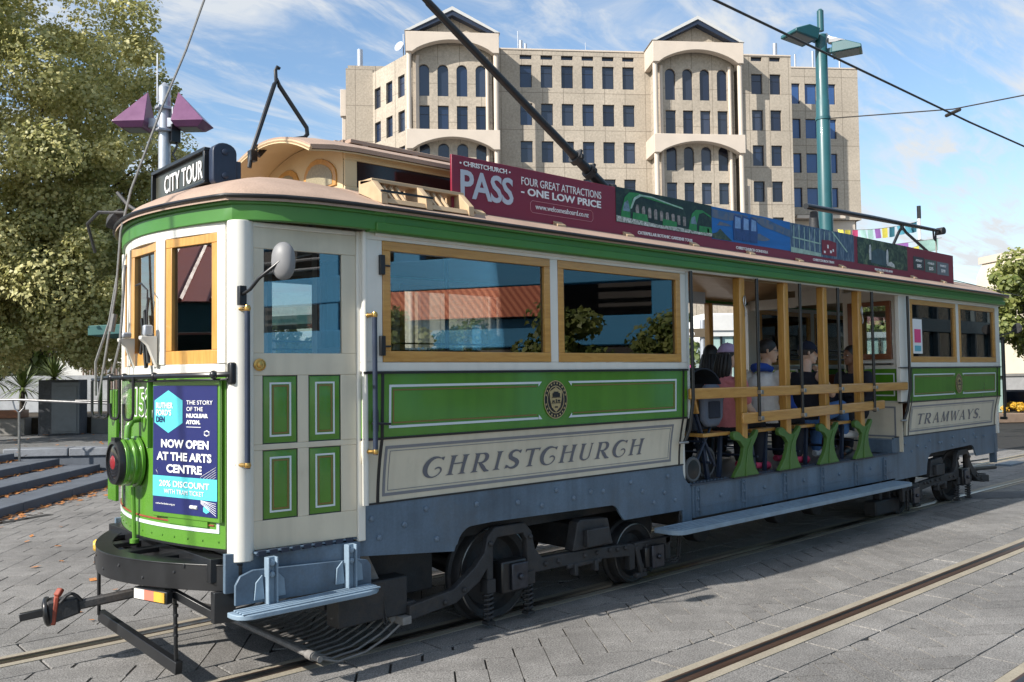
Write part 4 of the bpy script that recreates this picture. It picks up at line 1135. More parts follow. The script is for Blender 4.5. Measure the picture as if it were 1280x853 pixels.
for s in (-1, 1): m.part(); m.box(10.852, s * 1.08, 0.84, 10.862, s * 0.36, 1.455)
cpn = m.build('rocker_panel', CREAM, TR)
m = MB()
for s in (-1, 1):
    for a, b, c, d in ((1.0, 1.02, 0.44, 1.04), (1.0, 1.38, 0.44, 1.40), (1.0, 1.04, 0.98, 1.38), (0.46, 1.04, 0.44, 1.38)): m.box(10.848, s * a, b, 10.853, s * c, d)
m.build('grey_lining', LINEG, cpn)
m = MB()
for s in (-1,): m.tube([(10.85, -0.98, 1.93), (10.80, -0.98, 1.93), (10.80, -0.42, 1.93), (10.85, -0.42, 1.93)], 0.012, 8)
m.build('grab_rail', STEEL, B3)
m = MB(); m.box(10.70, s * -1.04, 0.836, 10.84, s * -0.42, 0.99) if False else m.box(10.66, -1.03, 0.836, 10.84, -0.62, 1.0)
m.build('step_box', BLUE, TR, 0.004)

# ---- saloon seats (timber, seen through the glass)
def saloon_seat(x, s, back=1):
    m = MB()
    m.box(x, s * 0.98, 1.22, x + 0.42, s * 0.28, 1.27); m.box(x + 0.02, s * 0.96, 0.83, x + 0.38, s * 0.9, 1.22); m.box(x + 0.02, s * 0.34, 0.83, x + 0.38, s * 0.30, 1.22)
    m.prism([(x - 0.02, s * 0.98, 1.27), (x + 0.02, s * 0.98, 1.27), (x - 0.06, s * 0.98, 1.80), (x - 0.10, s * 0.98, 1.80)], (0, -s * 0.7, 0))
    m.build('saloon_seat', WOODD, TR, 0.006)
for i, x in enumerate((3.55, 4.3, 5.05, 5.8)):
    for s in (-1, 1): saloon_seat(x, s)
for i, x in enumerate((11.3, 12.05, 12.8)):
    for s in (-1, 1): saloon_seat(x, s)
m = MB()
for z in (2.03, 2.10, 2.17):
    m.part(); m.tube([(3.3, 1.0, z), (6.4, 1.0, z)], 0.008, 6); m.part(); m.tube([(11.2, 1.0, z), (13.9, 1.0, z)], 0.008, 6)
m.build('window_bar', BLACK, TR)
m = MB()
for x in (3.9, 4.6, 5.3, 6.0): m.part(); m.tube([(x, 0.0, 0.83), (x, 0.0, 3.38)], 0.018, 8)
m.build('grab_pole', BLACK, TR)
# ---- open middle section: posts, rails, benches
P = 0.806
BGREEN = mat('bench_green', (0.075, 0.165, 0.035), 0.45, var=0.15, vscale=5, dirt=0.2)
for s in (-1, 1):
    for k in range(4):
        x = 7.425 + P * k
        m = MB()
        m.prism([(x - 0.045, s * 1.075, 1.20), (x + 0.045, s * 1.075, 1.20), (x + 0.045, s * 1.075, 2.78), (x - 0.045, s * 1.075, 2.78)], (0, -s * 0.085, 0))
        o = m.build('post', WOODV, TR, 0.010)
        if s < 0 and k in (0, 3):
            m = MB(); m.tube([(x + 0.02 + 0.018 * math.cos(R(a)), -1.085, 2.55 + 0.05 * math.sin(R(a))) for a in range(0, 360, 30)], 0.006, 6, True)
            m.tube([(x + 0.02, -1.085, 2.50), (x + 0.035, -1.09, 2.44), (x + 0.02, -1.09, 2.40)], 0.006, 6)
            m.build('strap_hook', STEEL, o)
        # cast bench end below the post: scrolled S shape
        q = [(x - 0.21, 0.838), (x + 0.235, 0.838), (x + 0.175, 0.90), (x + 0.13, 0.98), (x + 0.115, 1.06), (x + 0.13, 1.13), (x + 0.19, 1.20), (x + 0.225, 1.25), (x + 0.225, 1.28), (x + 0.195, 1.285),
             (x + 0.14, 1.235), (x + 0.075, 1.205), (x + 0.01, 1.21), (x - 0.05, 1.235), (x - 0.10, 1.27), (x - 0.15, 1.285), (x - 0.195, 1.275), (x - 0.21, 1.24), (x - 0.19, 1.205), (x - 0.14, 1.195), (x - 0.09, 1.18),
             (x - 0.03, 1.12), (x - 0.045, 1.05), (x - 0.095, 0.96), (x - 0.165, 0.89)]
        m = MB(); m.xz(q, s * 1.075, s * 1.03)
        m.tube([(x - 0.01, s * 1.08, 0.84), (x + 0.005, s * 1.08, 0.98), (x + 0.035, s * 1.08, 1.1), (x + 0.10, s * 1.08, 1.2)], 0.009, 6)
        e = m.build('bench_end', BGREEN, TR, 0.008)
        m = MB(); m.box(x - 0.22, s * 1.085, 0.8365, x + 0.245, s * 1.02, 0.845); m.build('foot_plate', BLACK, e)
    # black grab poles in front of the posts, with bright fittings on the rails
    for x in (6.49, 7.56, 8.37, 9.175, 9.98, 10.93):
        zb = 1.37 if 7 < x < 10.5 else 1.20
        m = MB(); m.tube([(x, s * 1.15, 2.77), (x, s * 1.15, zb)] if zb > 1.3 else [(x, s * 1.15, 2.77), (x, s * 1.15, 1.62), (x - 0.02, s * 1.12, 1.35), (x - 0.06, s * 1.085, 1.22)], 0.017, 10)
        o = m.build('grab_pole', BLACK, TR)
        m = MB()
        for z in ((1.655, 1.40) if 7 < x < 10.5 else (1.23,)): m.part(); (m.box(x - 0.024, s * 1.19, z - 0.02, x + 0.024, s * 1.125, z + 0.02) if z > 1.3 else m.tube([(x - 0.14, s * 1.09, z), (x - 0.03, s * 1.11, z)], 0.012, 8))
        m.build('clamp', STEEL, o, 0.004)
    m = MB(); m.prism([(6.47, s * 1.145, 1.612), (10.90, s * 1.145, 1.605), (10.90, s * 1.145, 1.705), (6.47, s * 1.145, 1.712)], (0, s * -0.04, 0)); m.build('safety_rail', WOOD, TR, 0.012)
    m = MB(); m.prism([(7.29, s * 1.145, 1.352), (10.26, s * 1.145, 1.395), (10.26, s * 1.145, 1.50), (7.29, s * 1.145, 1.457)], (0, s * -0.04, 0)); m.build('safety_rail', WOOD, TR, 0.012)
for k in range(4):
    x = 7.425 + P * k
    for s in (-1, 1):
        b = MB(); b.box(x - 0.58, s * 1.0, 1.245, x - 0.14, s * 0.16, 1.28); bo = b.build('bench_seat', WOOD, TR, 0.008)
        m = MB(); m.prism([(x - 0.66, s * 1.0, 1.47), (x - 0.63, s * 1.0, 1.47), (x - 0.70, s * 1.0, 1.66), (x - 0.73, s * 1.0, 1.66)], (0, -s * 0.8, 0)); m.build('backrest', WOOD, bo, 0.010)
        m = MB()
        for yy in (0.92, 0.26):
            m.bar((x - 0.70, s * yy, 1.62), (x - 0.50, s * yy, 1.20), 0.022, 0.04); m.bar((x - 0.50, s * yy, 1.22), (x - 0.42, s * yy, 0.84), 0.03, 0.04); m.bar((x - 0.2, s * yy, 1.24), (x - 0.24, s * yy, 0.84), 0.03, 0.04)
        m.tube([(x - 0.45, s * 0.98, 1.0), (x - 0.45, s * 0.2, 1.0)], 0.012, 6); m.tube([(x + 0.12, s * 1.03, 1.03), (x + 0.12, s * 0.2, 1.03)], 0.010, 6); m.tube([(x + 0.2, s * 1.03, 1.19), (x + 0.2, s * 0.2, 1.19)], 0.010, 6)
        m.build('bench_leg', DKBLUE, bo)
# hanging board inside
m = MB(); m.box(7.0, -0.30, 2.60, 7.9, -0.27, 2.72); hb = m.build('notice_board', mat('notice_grey', (0.35, 0.35, 0.36), 0.5), TR)
m = MB(); m.box(6.85, -0.36, 2.56, 7.02, -0.22, 2.74); m.build('speaker', BLACK, TR, 0.01)
lettering('NO SMOKING', 0.07, Matrix.Translation((7.06, -0.304, 2.63)), BLACK, hb, bold=0.002)

# ---- fascia, eaves and roof
def fx(y): return 2.05 + 0.195 * (abs(y) / 0.88) ** 1.8
def eave(off=0.0, n=26):
    """plan of the front eaves from the near side round to the far side"""
    pts = [(3.2, -1.17 - off)]
    side = [(2.95, -1.165 - off), (2.7, -1.14 - off), (2.5, -1.09 - off * 0.98), (2.37, -1.03 - off * 0.9)]
    pts += side
    yy = [-1.0 + 2.0 * i / n for i in range(n + 1)]
    for y in yy: pts.append((fx(y * 0.92) - off - 0.012, y * (0.95 + off * 0.4)))
    pts += [(a, -b) for a, b in side[::-1]] + [(3.2, 1.17 + off)]
    return pts
FR = eave(0.0)
m = MB(); m.wall(FR[::-1], 2.80, 2.925, 0.05); m.build('end_fascia', FASCIA, TR, 0.004)
m = MB(); m.wall(eave(0.02)[::-1], 2.895, 2.925, 0.03); m.build('end_moulding', FASCIA, TR, 0.004)
m = MB()
for s in (-1, 1):
    m.part(); m.box(3.08, s * 1.165, 2.79, 14.16, s * 1.10, 2.93); m.box(3.12, s * 1.185, 2.792, 14.17, s * 1.165, 2.852); m.box(3.1, s * 1.195, 2.90, 14.18, s * 1.165, 2.93)
m.build('side_fascia', FASCIA, TR, 0.008)
m = MB()
for s in (-1, 1): m.part(); m.box(3.15, s * 1.125, 2.774, 14.1, s * 1.07, 2.790)
m.build('drip_strip', WHITE, TR, 0.002)
def rz(q, e=1.08): return 2.945 + 0.315 * max(0.0, 1 - q * q) ** e
m = MB()
NS = 20
rows_t, rows_b = [], []
for x in (3.2, 14.05):
    rows_t.append([(x, 1.215 * math.cos(math.pi * i / NS), rz(math.cos(math.pi * i / NS))) for i in range(NS + 1)])
rows_t.append([(14.25, 1.215 * math.cos(math.pi * i / NS), 2.945 + (rz(math.cos(math.pi * i / NS)) - 2.945) * 0.55 - 0.02) for i in range(NS + 1)])
rows_b = [[(p[0], p[1] * 0.99, p[2] - 0.03) for p in r] for r in rows_t]
m.shell(rows_t, rows_b); m.build('roof_deck', ROOF, TR, sharp=60)
m = MB()
E0 = eave(0.045, 26); rows = []
ks = [0, 0.06, 0.14, 0.25, 0.4, 0.58, 0.78, 0.97]
for k in ks: rows.append([(3.2 + (p[0] - 3.2) * (1 - k), p[1] * (1 - k), rz(1 - k, 1.08 - 0.40 * min(1, (3.2 - p[0]) / 0.9)) - 0.004) for p in E0])
m.shell(rows, [[(p[0], p[1], p[2] - 0.03) for p in r] for r in rows]); m.build('roof_dome', ROOF, TR, sharp=60)
m = MB(); m.tube([(p[0] - 0.0, p[1], 2.94) for p in eave(0.05)], 0.013, 8)
for s in (-1, 1): m.part(); m.tube([(3.2, s * 1.222, 2.94), (14.2, s * 1.222, 2.935)], 0.013, 8)
m.build('gutter', BLACK, TR)
# clerestory: glazed side walls, ends with lunettes, hood
m = MB()
for s in (-1, 1):
    m.part(); m.box(3.24, s * 0.60, 3.06, 13.4, s * 0.57, 3.20); m.box(3.24, s * 0.60, 3.39, 13.4, s * 0.57, 3.45)
    for x in [3.24 + 1.0 * i for i in range(11)]: m.box(x, s * 0.60, 3.20, x + 0.10, s * 0.57, 3.39)
cl_ = m.build('clerestory', CREAMY, TR, 0.003)
m = MB()
for s in (-1, 1): m.part(); m.box(3.24, s * 0.585, 3.19, 13.4, s * 0.578, 3.40)
m.build('pane', mat('smoked_glass', (0.03, 0.015, 0.012), 0.08, var=0.1), cl_)
m = MB()
NH = 16
def ch(t): return 3.43 + 0.16 * (1 - t * t)           # hood height across
def hooded(dz, w_, xs_):
    return [[(x, w_ * (-1 + 2 * i / NH), ch(-1 + 2 * i / NH) + dz - sag) for i in range(NH + 1)] for x, sag in xs_]
xs_ = ((2.92, 0.035), (3.1, 0.01), (3.3, 0.0), (13.2, 0.0), (13.5, 0.02))
m.shell(hooded(0.03, 0.69, xs_), hooded(0.0, 0.685, xs_)); m.build('clerestory_roof', ROOF, cl_, sharp=60)
m = MB(); m.shell(hooded(-0.002, 0.67, xs_), hooded(-0.012, 0.67, xs_)); m.build('hood_lining', CREAMY, cl_)
m = MB(); m.tube([(2.925, 0.688 * (-1 + 2 * i / NH), ch(-1 + 2 * i / NH) - 0.03) for i in range(NH + 1)], 0.012, 6); m.build('hood_edge', TAN, cl_)
m = MB()
m.yz([(-0.58, 3.10)] + [(-0.58 + 1.16 * i / 12, ch((-0.58 + 1.16 * i / 12) / 0.69) - 0.02) for i in range(13)] + [(0.58, 3.10)], 3.26, 3.235)
en = m.build('clerestory_end', CREAMY, TR, 0.003)
for s in (-1, 1):
    fr_, gl_ = MB(), MB()
    c0, wd_ = s * 0.27, 0.235
    pts = [(c0 - wd_, 3.22), (c0 + wd_, 3.22)] + [(c0 + wd_ * math.cos(R(a)), 3.30 + 0.15 * math.sin(R(a)) * (1 - 0.25 * s * math.cos(R(a)))) for a in range(0, 181, 20)]
    fr_.yz(pts, 3.237, 3.222); o = fr_.build('lunette', WOOD, en, 0.003)
    gl_.yz([(c0 + (a - c0) * 0.8, 3.235 + (b - 3.22) * 0.76) for a, b in pts], 3.225, 3.218); gl_.build('lunette_pane', mat('obscured_glass' + str(s), (0.30, 0.26, 0.17), 0.35, var=0.3, vscale=60), en)
# walkway boards on the clerestory roof and ventilator frames on the side roof
m = MB()
for i in range(3): m.box(3.35, -0.5 + 0.11 * i, 3.545 + 0.018 * i, 5.4, -0.42 + 0.11 * i, 3.575 + 0.018 * i)
for x in (3.45, 3.9, 4.35, 4.8, 5.25): m.box(x, -0.5, 3.48, x + 0.05, -0.2, 3.545)
m.build('walkway', ROOF, TR, 0.004)
m = MB()
XS = [3.20, 3.57, 3.94]
for x in XS: m.prism([(x, -1.12, 2.99), (x, -0.84, 3.09), (x, -0.84, 3.185), (x, -1.0, 3.165), (x, -1.115, 3.06)], (0.05, 0, 0))
m.box(3.20, -1.0, 3.155, 3.99, -0.86, 3.18); m.prism([(3.25, -1.115, 3.0), (3.99, -1.115, 3.0), (3.99, -1.10, 3.035), (3.25, -1.10, 3.035)], (0, 0.03, 0))
for i in range(6): m.bar((3.31 + 0.055 * i + (0.20 if i > 2 else 0), -1.09, 3.01), (3.31 + 0.055 * i + (0.20 if i > 2 else 0), -0.95, 3.155), 0.018, 0.03)
vf = m.build('ventilator_frame', TAN, TR, 0.003)
m = MB(); m.bar((3.2, -1.115, 3.075), (3.62, -1.115, 3.075), 0.014, 0.014); m.build('ventilator_bar', BLACK, vf)

# ---- roof advertising board
YB = -0.95
m = MB(); m.prism([(3.92, YB, 3.05), (12.9, YB, 3.045), (12.9, YB, 3.455), (3.92, YB, 3.465)], (0, 0.02, 0)); bn = m.build('advert_board', MAROON, TR, 0.002)
m = MB()
for x in (4.10, 4.95, 5.8, 6.75, 7.7, 8.65, 9.6, 10.55, 11.5, 12.45): m.part(); m.prism([(x, -1.0, 3.00), (x + 0.10, -1.0, 3.00), (x + 0.10, -0.86, 3.09), (x, -0.86, 3.09)], (0, 0, 0.055))
m.build('board_support', TAN, bn, 0.004)
m = MB()
for x in (4.2, 6.1, 8.0, 9.9, 11.8): m.part(); m.bar((x, YB + 0.02, 3.40), (x, -0.66, 3.2), 0.025, 0.025)
m.build('board_strut', IRON, bn)
FB = Matrix.Translation((0, YB - 0.003, 0))
lettering('• CHRISTCHURCH •', 0.05, FB, WTXT, bn, (3.99, 0, 3.395), fit=(0.50, 0.036), bold=0.001)
lettering('PASS', 0.25, FB, SILVER, bn, (3.985, 0, 3.165), fit=(0.52, 0.21), bold=0.005, spacing=0.94)
lettering('FOUR GREAT ATTRACTIONS', 0.085, FB, WTXT, bn, (4.60, 0, 3.335), fit=(0.92, 0.062))
lettering('- ONE LOW PRICE', 0.085, FB, WTXT, bn, (4.60, 0, 3.258), fit=(0.92, 0.060), bold=0.0022)
lettering('www.welcomeaboard.co.nz', 0.06, FB, WTXT, bn, (4.755, 0, 3.16), fit=(0.61,))
m = MB()
x0_, x1_, z0_, z1_, cr = 4.70, 5.42, 3.128, 3.222, 0.02
oc = [(x0_ + cr, z0_), (x1_ - cr, z0_), (x1_, z0_ + cr), (x1_, z1_ - cr), (x1_ - cr, z1_), (x0_ + cr, z1_), (x0_, z1_ - cr), (x0_, z0_ + cr)]
m.tube([(a, YB - 0.002, b) for a, b in oc], 0.0025, 4, True); m.build('outline', mat('pink_outline', (0.5, 0.22, 0.26), 0.5), bn)
lettering('CATERPILLAR BOTANIC GARDENS TOUR', 0.04, FB, WTXT, bn, (6.0, 0, 3.085), fit=(0.8,), bold=0.0008)
lettering('CHRISTCHURCH GONDOLA', 0.04, FB, WTXT, bn, (7.52, 0, 3.085), fit=(0.58,), bold=0.0008)
lettering('CHRISTCHURCH TRAM', 0.04, FB, WTXT, bn, (9.02, 0, 3.083), fit=(0.47,), bold=0.0008)
lettering('PUNTING ON THE AVON', 0.04, FB, WTXT, bn, (10.5, 0, 3.08), fit=(0.48,), bold=0.0008)
# printed pictures (flat prints on the board)
def pic(name, x0, x1, z0, z1, m_): 
    q = MB(); q.prism([(x0, YB, z0), (x1, YB, z0), (x1, YB, z1), (x0, YB, z1)], (0, -0.003, 0)); return q.build(name, m_, bn)
def printmat(name, cols, scale, stretch=(1, 1, 1), dist=1.0):
    m, n, l = nodes_of(name)
    p = n['Principled BSDF']; p.inputs['Roughness'].default_value = 0.35
    t = n.new('ShaderNodeTexCoord'); mp = n.new('ShaderNodeMapping'); mp.inputs['Scale'].default_value = stretch
    l.new(t.outputs['Object'], mp.inputs[0])
    no = n.new('ShaderNodeTexNoise'); no.inputs['Scale'].default_value = scale; no.inputs['Detail'].default_value = 6; no.inputs['Distortion'].default_value = dist
    l.new(mp.outputs[0], no.inputs['Vector'])
    cr = n.new('ShaderNodeValToRGB'); el = cr.color_ramp.elements
    for i, c in enumerate(cols):
        ps = 0.3 + 0.42 * i / max(1, len(cols) - 1)
        if i < 2: e = el[i]; e.position = ps
        else: e = el.new(ps)
        e.color = c4(c)
    l.new(no.outputs[0], cr.inputs[0]); l.new(cr.outputs[0], p.inputs['Base Color'])
    return m
DG = printmat('print_dark_garden', [(0.004, 0.007, 0.005), (0.012, 0.02, 0.012), (0.03, 0.05, 0.025)], 14)
pc = pic('garden_tour_print', 5.712, 7.116, 3.165, 3.47, DG)
yp = YB - 0.0035
PG = mat('print_green', (0.03, 0.22, 0.06), 0.4, var=0.3, vscale=20); PW = printmat('print_flowers', [(0.05, 0.09, 0.04), (0.4, 0.42, 0.38), (0.75, 0.75, 0.72)], 45)
PL = mat('print_pale_green', (0.35, 0.5, 0.42), 0.4, var=0.3, vscale=20); PS = mat('print_grey_blue', (0.16, 0.24, 0.30), 0.4, var=0.5, vscale=30)
m = MB()
def caterpillar(x, z, k, L_):
    m.xz([(x, z), (x + 0.02, z + 0.09 * k), (x + 0.06, z + 0.19 * k), (x + 0.12, z + 0.24 * k), (x + 0.22, z + 0.25 * k), (x + L_, z + 0.20 * k), (x + L_, z + 0.18 * k), (x + 0.24, z + 0.225 * k), (x + 0.17, z + 0.20 * k), (x + 0.13, z + 0.08 * k), (x + 0.13, z)], yp, yp - 0.002)
    m.xz([(x + 0.16, z), (x + 0.17, z + 0.07 * k), (x + 0.36, z + 0.07 * k), (x + 0.38, z)], yp, yp - 0.002)
    m.xz([(x + 0.55 * L_ + 0.1, z), (x + 0.55 * L_ + 0.1, z + 0.06 * k), (x + L_ * 0.9, z + 0.05 * k), (x + L_ * 0.9, z)], yp, yp - 0.002)
caterpillar(5.77, 3.20, 1.0, 0.88); caterpillar(6.74, 3.195, 0.85, 0.36)
m.build('vehicle_print', PG, pc)
m = MB()
for x, z, k in ((5.80, 3.27, 1.0), (6.77, 3.26, 0.8)): m.part(); m.xz([(x, z), (x + 0.02, z + 0.07 * k), (x + 0.07, z + 0.10 * k), (x + 0.10, z)], yp - 0.002, yp - 0.003)
m.build('windscreen_print', PS, pc); m = MB()
for i in range(9): m.part().xz([(5.98 + 0.085 * i, 3.25 - 0.003 * i), (6.02 + 0.085 * i, 3.25 - 0.003 * i), (6.02 + 0.085 * i, 3.31), (6.012 + 0.085 * i, 3.345 - 0.004 * i), (5.988 + 0.085 * i, 3.345 - 0.004 * i), (5.975 + 0.085 * i, 3.31)], yp, yp - 0.0015)
m.build('rider_print', mat('print_rider', (0.30, 0.26, 0.24), 0.4, var=0.7, vscale=30), pc)
m = MB(); m.xz([(5.90, 3.30), (5.95, 3.40), (6.03, 3.44), (6.2, 3.442), (6.66, 3.39), (6.66, 3.378), (6.2, 3.43), (6.05, 3.425), (5.97, 3.385), (5.92, 3.30)], yp - 0.002, yp - 0.0035); m.build('roof_edge_print', PL, pc)
m = MB(); m.xz([(5.715, 3.167), (7.112, 3.167), (7.112, 3.20), (6.9, 3.192), (6.6, 3.205), (6.3, 3.196), (6.0, 3.21), (5.8, 3.215), (5.715, 3.22)], yp - 0.002, yp - 0.0035); m.build('flower_print', PW, pc)
BLUEW = mat('print_sea_blue', (0.015, 0.13, 0.42), 0.35, var=0.25, vscale=3, stretch=(0.5, 1, 4))
pc = pic('gondola_print', 7.116, 8.55, 3.15, 3.465, BLUEW)
m = MB(); m.xz([(7.12, 3.44), (7.12, 3.36), (7.35, 3.35), (7.6, 3.38), (7.75, 3.44)], yp, yp - 0.002); m.xz([(7.8, 3.44), (8.0, 3.36), (8.3, 3.33), (8.545, 3.30), (8.545, 3.38), (8.3, 3.41), (8.05, 3.45)], yp, yp - 0.002)
m.xz([(7.75, 3.20), (8.05, 3.21), (8.15, 3.235), (7.95, 3.28), (7.8, 3.26)], yp, yp - 0.002); m.xz([(7.2, 3.29), (7.45, 3.30), (7.40, 3.32), (7.25, 3.33)], yp, yp - 0.002)
m.build('hill_print', printmat('print_hill', [(0.04, 0.10, 0.22), (0.10, 0.13, 0.20), (0.17, 0.15, 0.17)], 9), pc)
m = MB(); m.xz([(7.12, 3.155), (7.12, 3.20), (7.2, 3.22), (7.25, 3.26), (7.32, 3.22), (7.4, 3.18), (7.45, 3.155)], yp - 0.002, yp - 0.003); m.build('bush_print', printmat('print_bush', [(0.01, 0.02, 0.02), (0.04, 0.06, 0.03), (0.12, 0.13, 0.07)], 30), pc)
m = MB()
for x0, x1 in ((7.48, 7.62), (7.63, 7.76), (7.77, 7.9)): m.xz([(x0, 3.17), (x1, 3.175), (x1 + 0.01, 3.30), (x1 - 0.01, 3.42), (x0 + 0.01, 3.43), (x0 - 0.01, 3.30)], yp - 0.003, yp - 0.0045)
gd = m.build('cabin_print', mat('print_cabin', (0.03, 0.06, 0.20), 0.3, var=0.3, vscale=20), pc)
m = MB()
for x0, x1 in ((7.50, 7.60), (7.65, 7.745), (7.79, 7.88)): m.xz([(x0, 3.29), (x1, 3.295), (x1, 3.40), (x0 + 0.01, 3.41)], yp - 0.0045, yp - 0.006)
m.build('cabin_pane_print', mat('print_cabin_pane', (0.20, 0.33, 0.58), 0.3, var=0.3, vscale=20), pc)
pc = pic('city_tram_print', 8.55, 9.98, 3.14, 3.462, printmat('print_city', [(0.02, 0.05, 0.11), (0.06, 0.10, 0.17), (0.22, 0.28, 0.34)], 11, (3, 1, 0.7)))
m = MB()
for i in range(9): m.xz([(8.62 + 0.11 * i, 3.19), (8.632 + 0.11 * i, 3.19), (8.632 + 0.11 * i, 3.44), (8.62 + 0.11 * i, 3.44)], yp, yp - 0.001)
m.xz([(8.6, 3.30), (9.2, 3.28), (9.2, 3.295), (8.6, 3.315)], yp - 0.001, yp - 0.002); m.xz([(9.45, 3.45), (9.8, 3.24), (9.82, 3.25), (9.48, 3.455)], yp - 0.001, yp - 0.002); m.xz([(8.56, 3.142), (9.2, 3.142), (9.2, 3.18), (8.56, 3.20)], yp, yp - 0.001)
m.build('pale_frame_print', PL, pc)
m = MB(); m.xz([(9.22, 3.17), (9.55, 3.17), (9.55, 3.33), (9.38, 3.345), (9.22, 3.335)], yp - 0.002, yp - 0.003); m.build('red_car_print', mat('print_red', (0.22, 0.012, 0.03), 0.4, var=0.2, vscale=10), pc)
m = MB()
for a, b, c, d in ((9.26, 3.19, 9.30, 3.215), (9.34, 3.25, 9.37, 3.29), (9.40, 3.20, 9.44, 3.23), (9.46, 3.22, 9.49, 3.25)): m.xz([(a, b), (c, b), (c, d), (a, d)], yp - 0.003, yp - 0.004)
m.build('lamp_print', WTXT, pc)
pc = pic('river_print', 10.07, 11.42, 3.135, 3.455, printmat('print_river', [(0.006, 0.012, 0.012), (0.02, 0.045, 0.03), (0.07, 0.11, 0.055), (0.15, 0.19, 0.12)], 13))
m = MB(); m.xz([(10.4, 3.17), (10.9, 3.15), (10.85, 3.33), (10.6, 3.36), (10.42, 3.30)], yp, yp - 0.001); m.build('water_print', mat('print_water', (0.05, 0.09, 0.11), 0.3, var=0.4, vscale=15), pc)
m = MB()
for x, z in ((10.36, 3.2), (10.82, 3.18)): m.part(); m.xz([(x, z), (x + 0.05, z), (x + 0.055, z + 0.15), (x + 0.04, z + 0.19), (x + 0.01, z + 0.18), (x - 0.005, z + 0.1)], yp - 0.001, yp - 0.002)
m.part(); m.xz([(10.83, 3.165), (11.05, 3.15), (11.03, 3.19), (10.95, 3.22), (10.86, 3.2)], yp - 0.001, yp - 0.002)
m.build('figure_print', mat('print_white', (0.55, 0.57, 0.56), 0.4, var=0.3, vscale=25), pc)
for (x0, x1, z0, z1, cc, a, b) in ((11.60, 11.93, 3.175, 3.345, (0.035, 0.045, 0.05), 'ADULT', '$85'), (11.955, 12.32, 3.165, 3.335, (0.085, 0.12, 0.105), 'CHILD', '$25'), (12.345, 12.73, 3.155, 3.33, (0.15, 0.18, 0.20), 'FAMILY', '$199')):
    b_ = pic('price_panel', x0, x1, z0, z1, mat('price_panel_' + a.lower(), cc, 0.4, var=0.05))
    F2 = Matrix.Translation((0, YB - 0.006, 0)); cx = (x0 + x1) / 2
    lettering(a, 0.05, F2, WTXT, b_, (cx - 0.10, 0, z1 - 0.062), fit=(0.20, 0.030), bold=0.0012)
    lettering(b, 0.07, F2, WTXT, b_, (cx - 0.065, 0, z1 - 0.137), fit=(0.13, 0.05), bold=0.0015)

# ---- trolley poles and roof gear
m = MB(); m.box(6.3, -0.2, 3.58, 7.1, 0.2, 3.66); m.cyl((6.72, 0, 3.62), (6.72, 0, 3.78), 0.09, 0.07, 14); m.build('trolley_base', IRON, TR, 0.01)
d_ = (V((4.389, 0, 5.049)) - V((6.397, 0, 3.87))).normalized(); b0 = V((6.68, 0, 3.72))
m = MB(); m.tube([b0, b0 + d_ * 0.55, b0 + d_ * 0.62, b0 + d_ * 2.6, b0 + d_ * 2.62, b0 + d_ * 4.93], [0.055, 0.05, 0.042, 0.034, 0.028, 0.02], 10); tp = m.build('trolley_pole', BLACK, TR)
m = MB()
for k in (0.30, 0.52):
    m.lathe([(0.05, -0.03), (0.075, -0.03), (0.075, 0.03), (0.05, 0.03)], b0 + d_ * k, d_, 12); m.bar(b0 + d_ * k + V((0, -0.09, 0)), b0 + d_ * k + V((0, 0.09, 0)), 0.03, 0.03); m.bar(b0 + d_ * k + V((0.02, 0, -0.02)), b0 + d_ * k + V((0.07, 0, 0.09)), 0.03, 0.03)
m.build('pole_clamp', IRON, tp)
tip = b0 + d_ * 4.93
m = MB(); m.lathe([(0.03, -0.02), (0.05, -0.02), (0.035, 0), (0.05, 0.02), (0.03, 0.02)], tip + V((0, 0, 0.02)), (0, 1, 0), 14); m.build('trolley_wheel', BRASS, tp)
m = MB(); m.tube([(10.6, 0, 4.03), (12.5, 0, 4.085), (14.9, 0, 4.13)], [0.04, 0.036, 0.026], 10); tp2 = m.build('trolley_pole', BLACK, TR)
m = MB(); m.tube([(14.88, -0.06, 4.13), (14.9, 0.06, 4.13)], 0.06, 12); m.tube([(14.6, 0, 4.10), (14.62, 0, 3.98), (14.68, 0, 3.95), (14.70, 0, 4.1)], 0.015, 6); m.build('trolley_wheel', IRON, tp2)
m = MB(); m.cyl((10.8, 0, 3.6), (10.8, 0, 3.98), 0.08, 0.05, 12); m.box(10.45, -0.15, 3.58, 11.15, 0.15, 3.64); m.build('trolley_base', IRON, TR, 0.01)
m = MB(); m.tube([(13.15, 0.1, 3.56), (13.42, 0.03, 3.98), (13.46, 0, 4.06), (13.52, -0.03, 3.97), (14.15, -0.35, 3.44)], 0.022, 8); m.tube([(13.46, 0, 4.0), (13.46, 0, 4.09)], 0.03, 8); m.build('pole_rest', BLACK, TR)
m = MB(); m.tube([(14.7, 0, 4.08), (14.75, 0.02, 3.7), (14.6, -0.1, 3.2), (14.42, -0.2, 2.6), (14.40, -0.2, 1.9)], 0.012, 6); m.build('trolley_rope', mat('rope', (0.25, 0.24, 0.22), 0.8), TR)
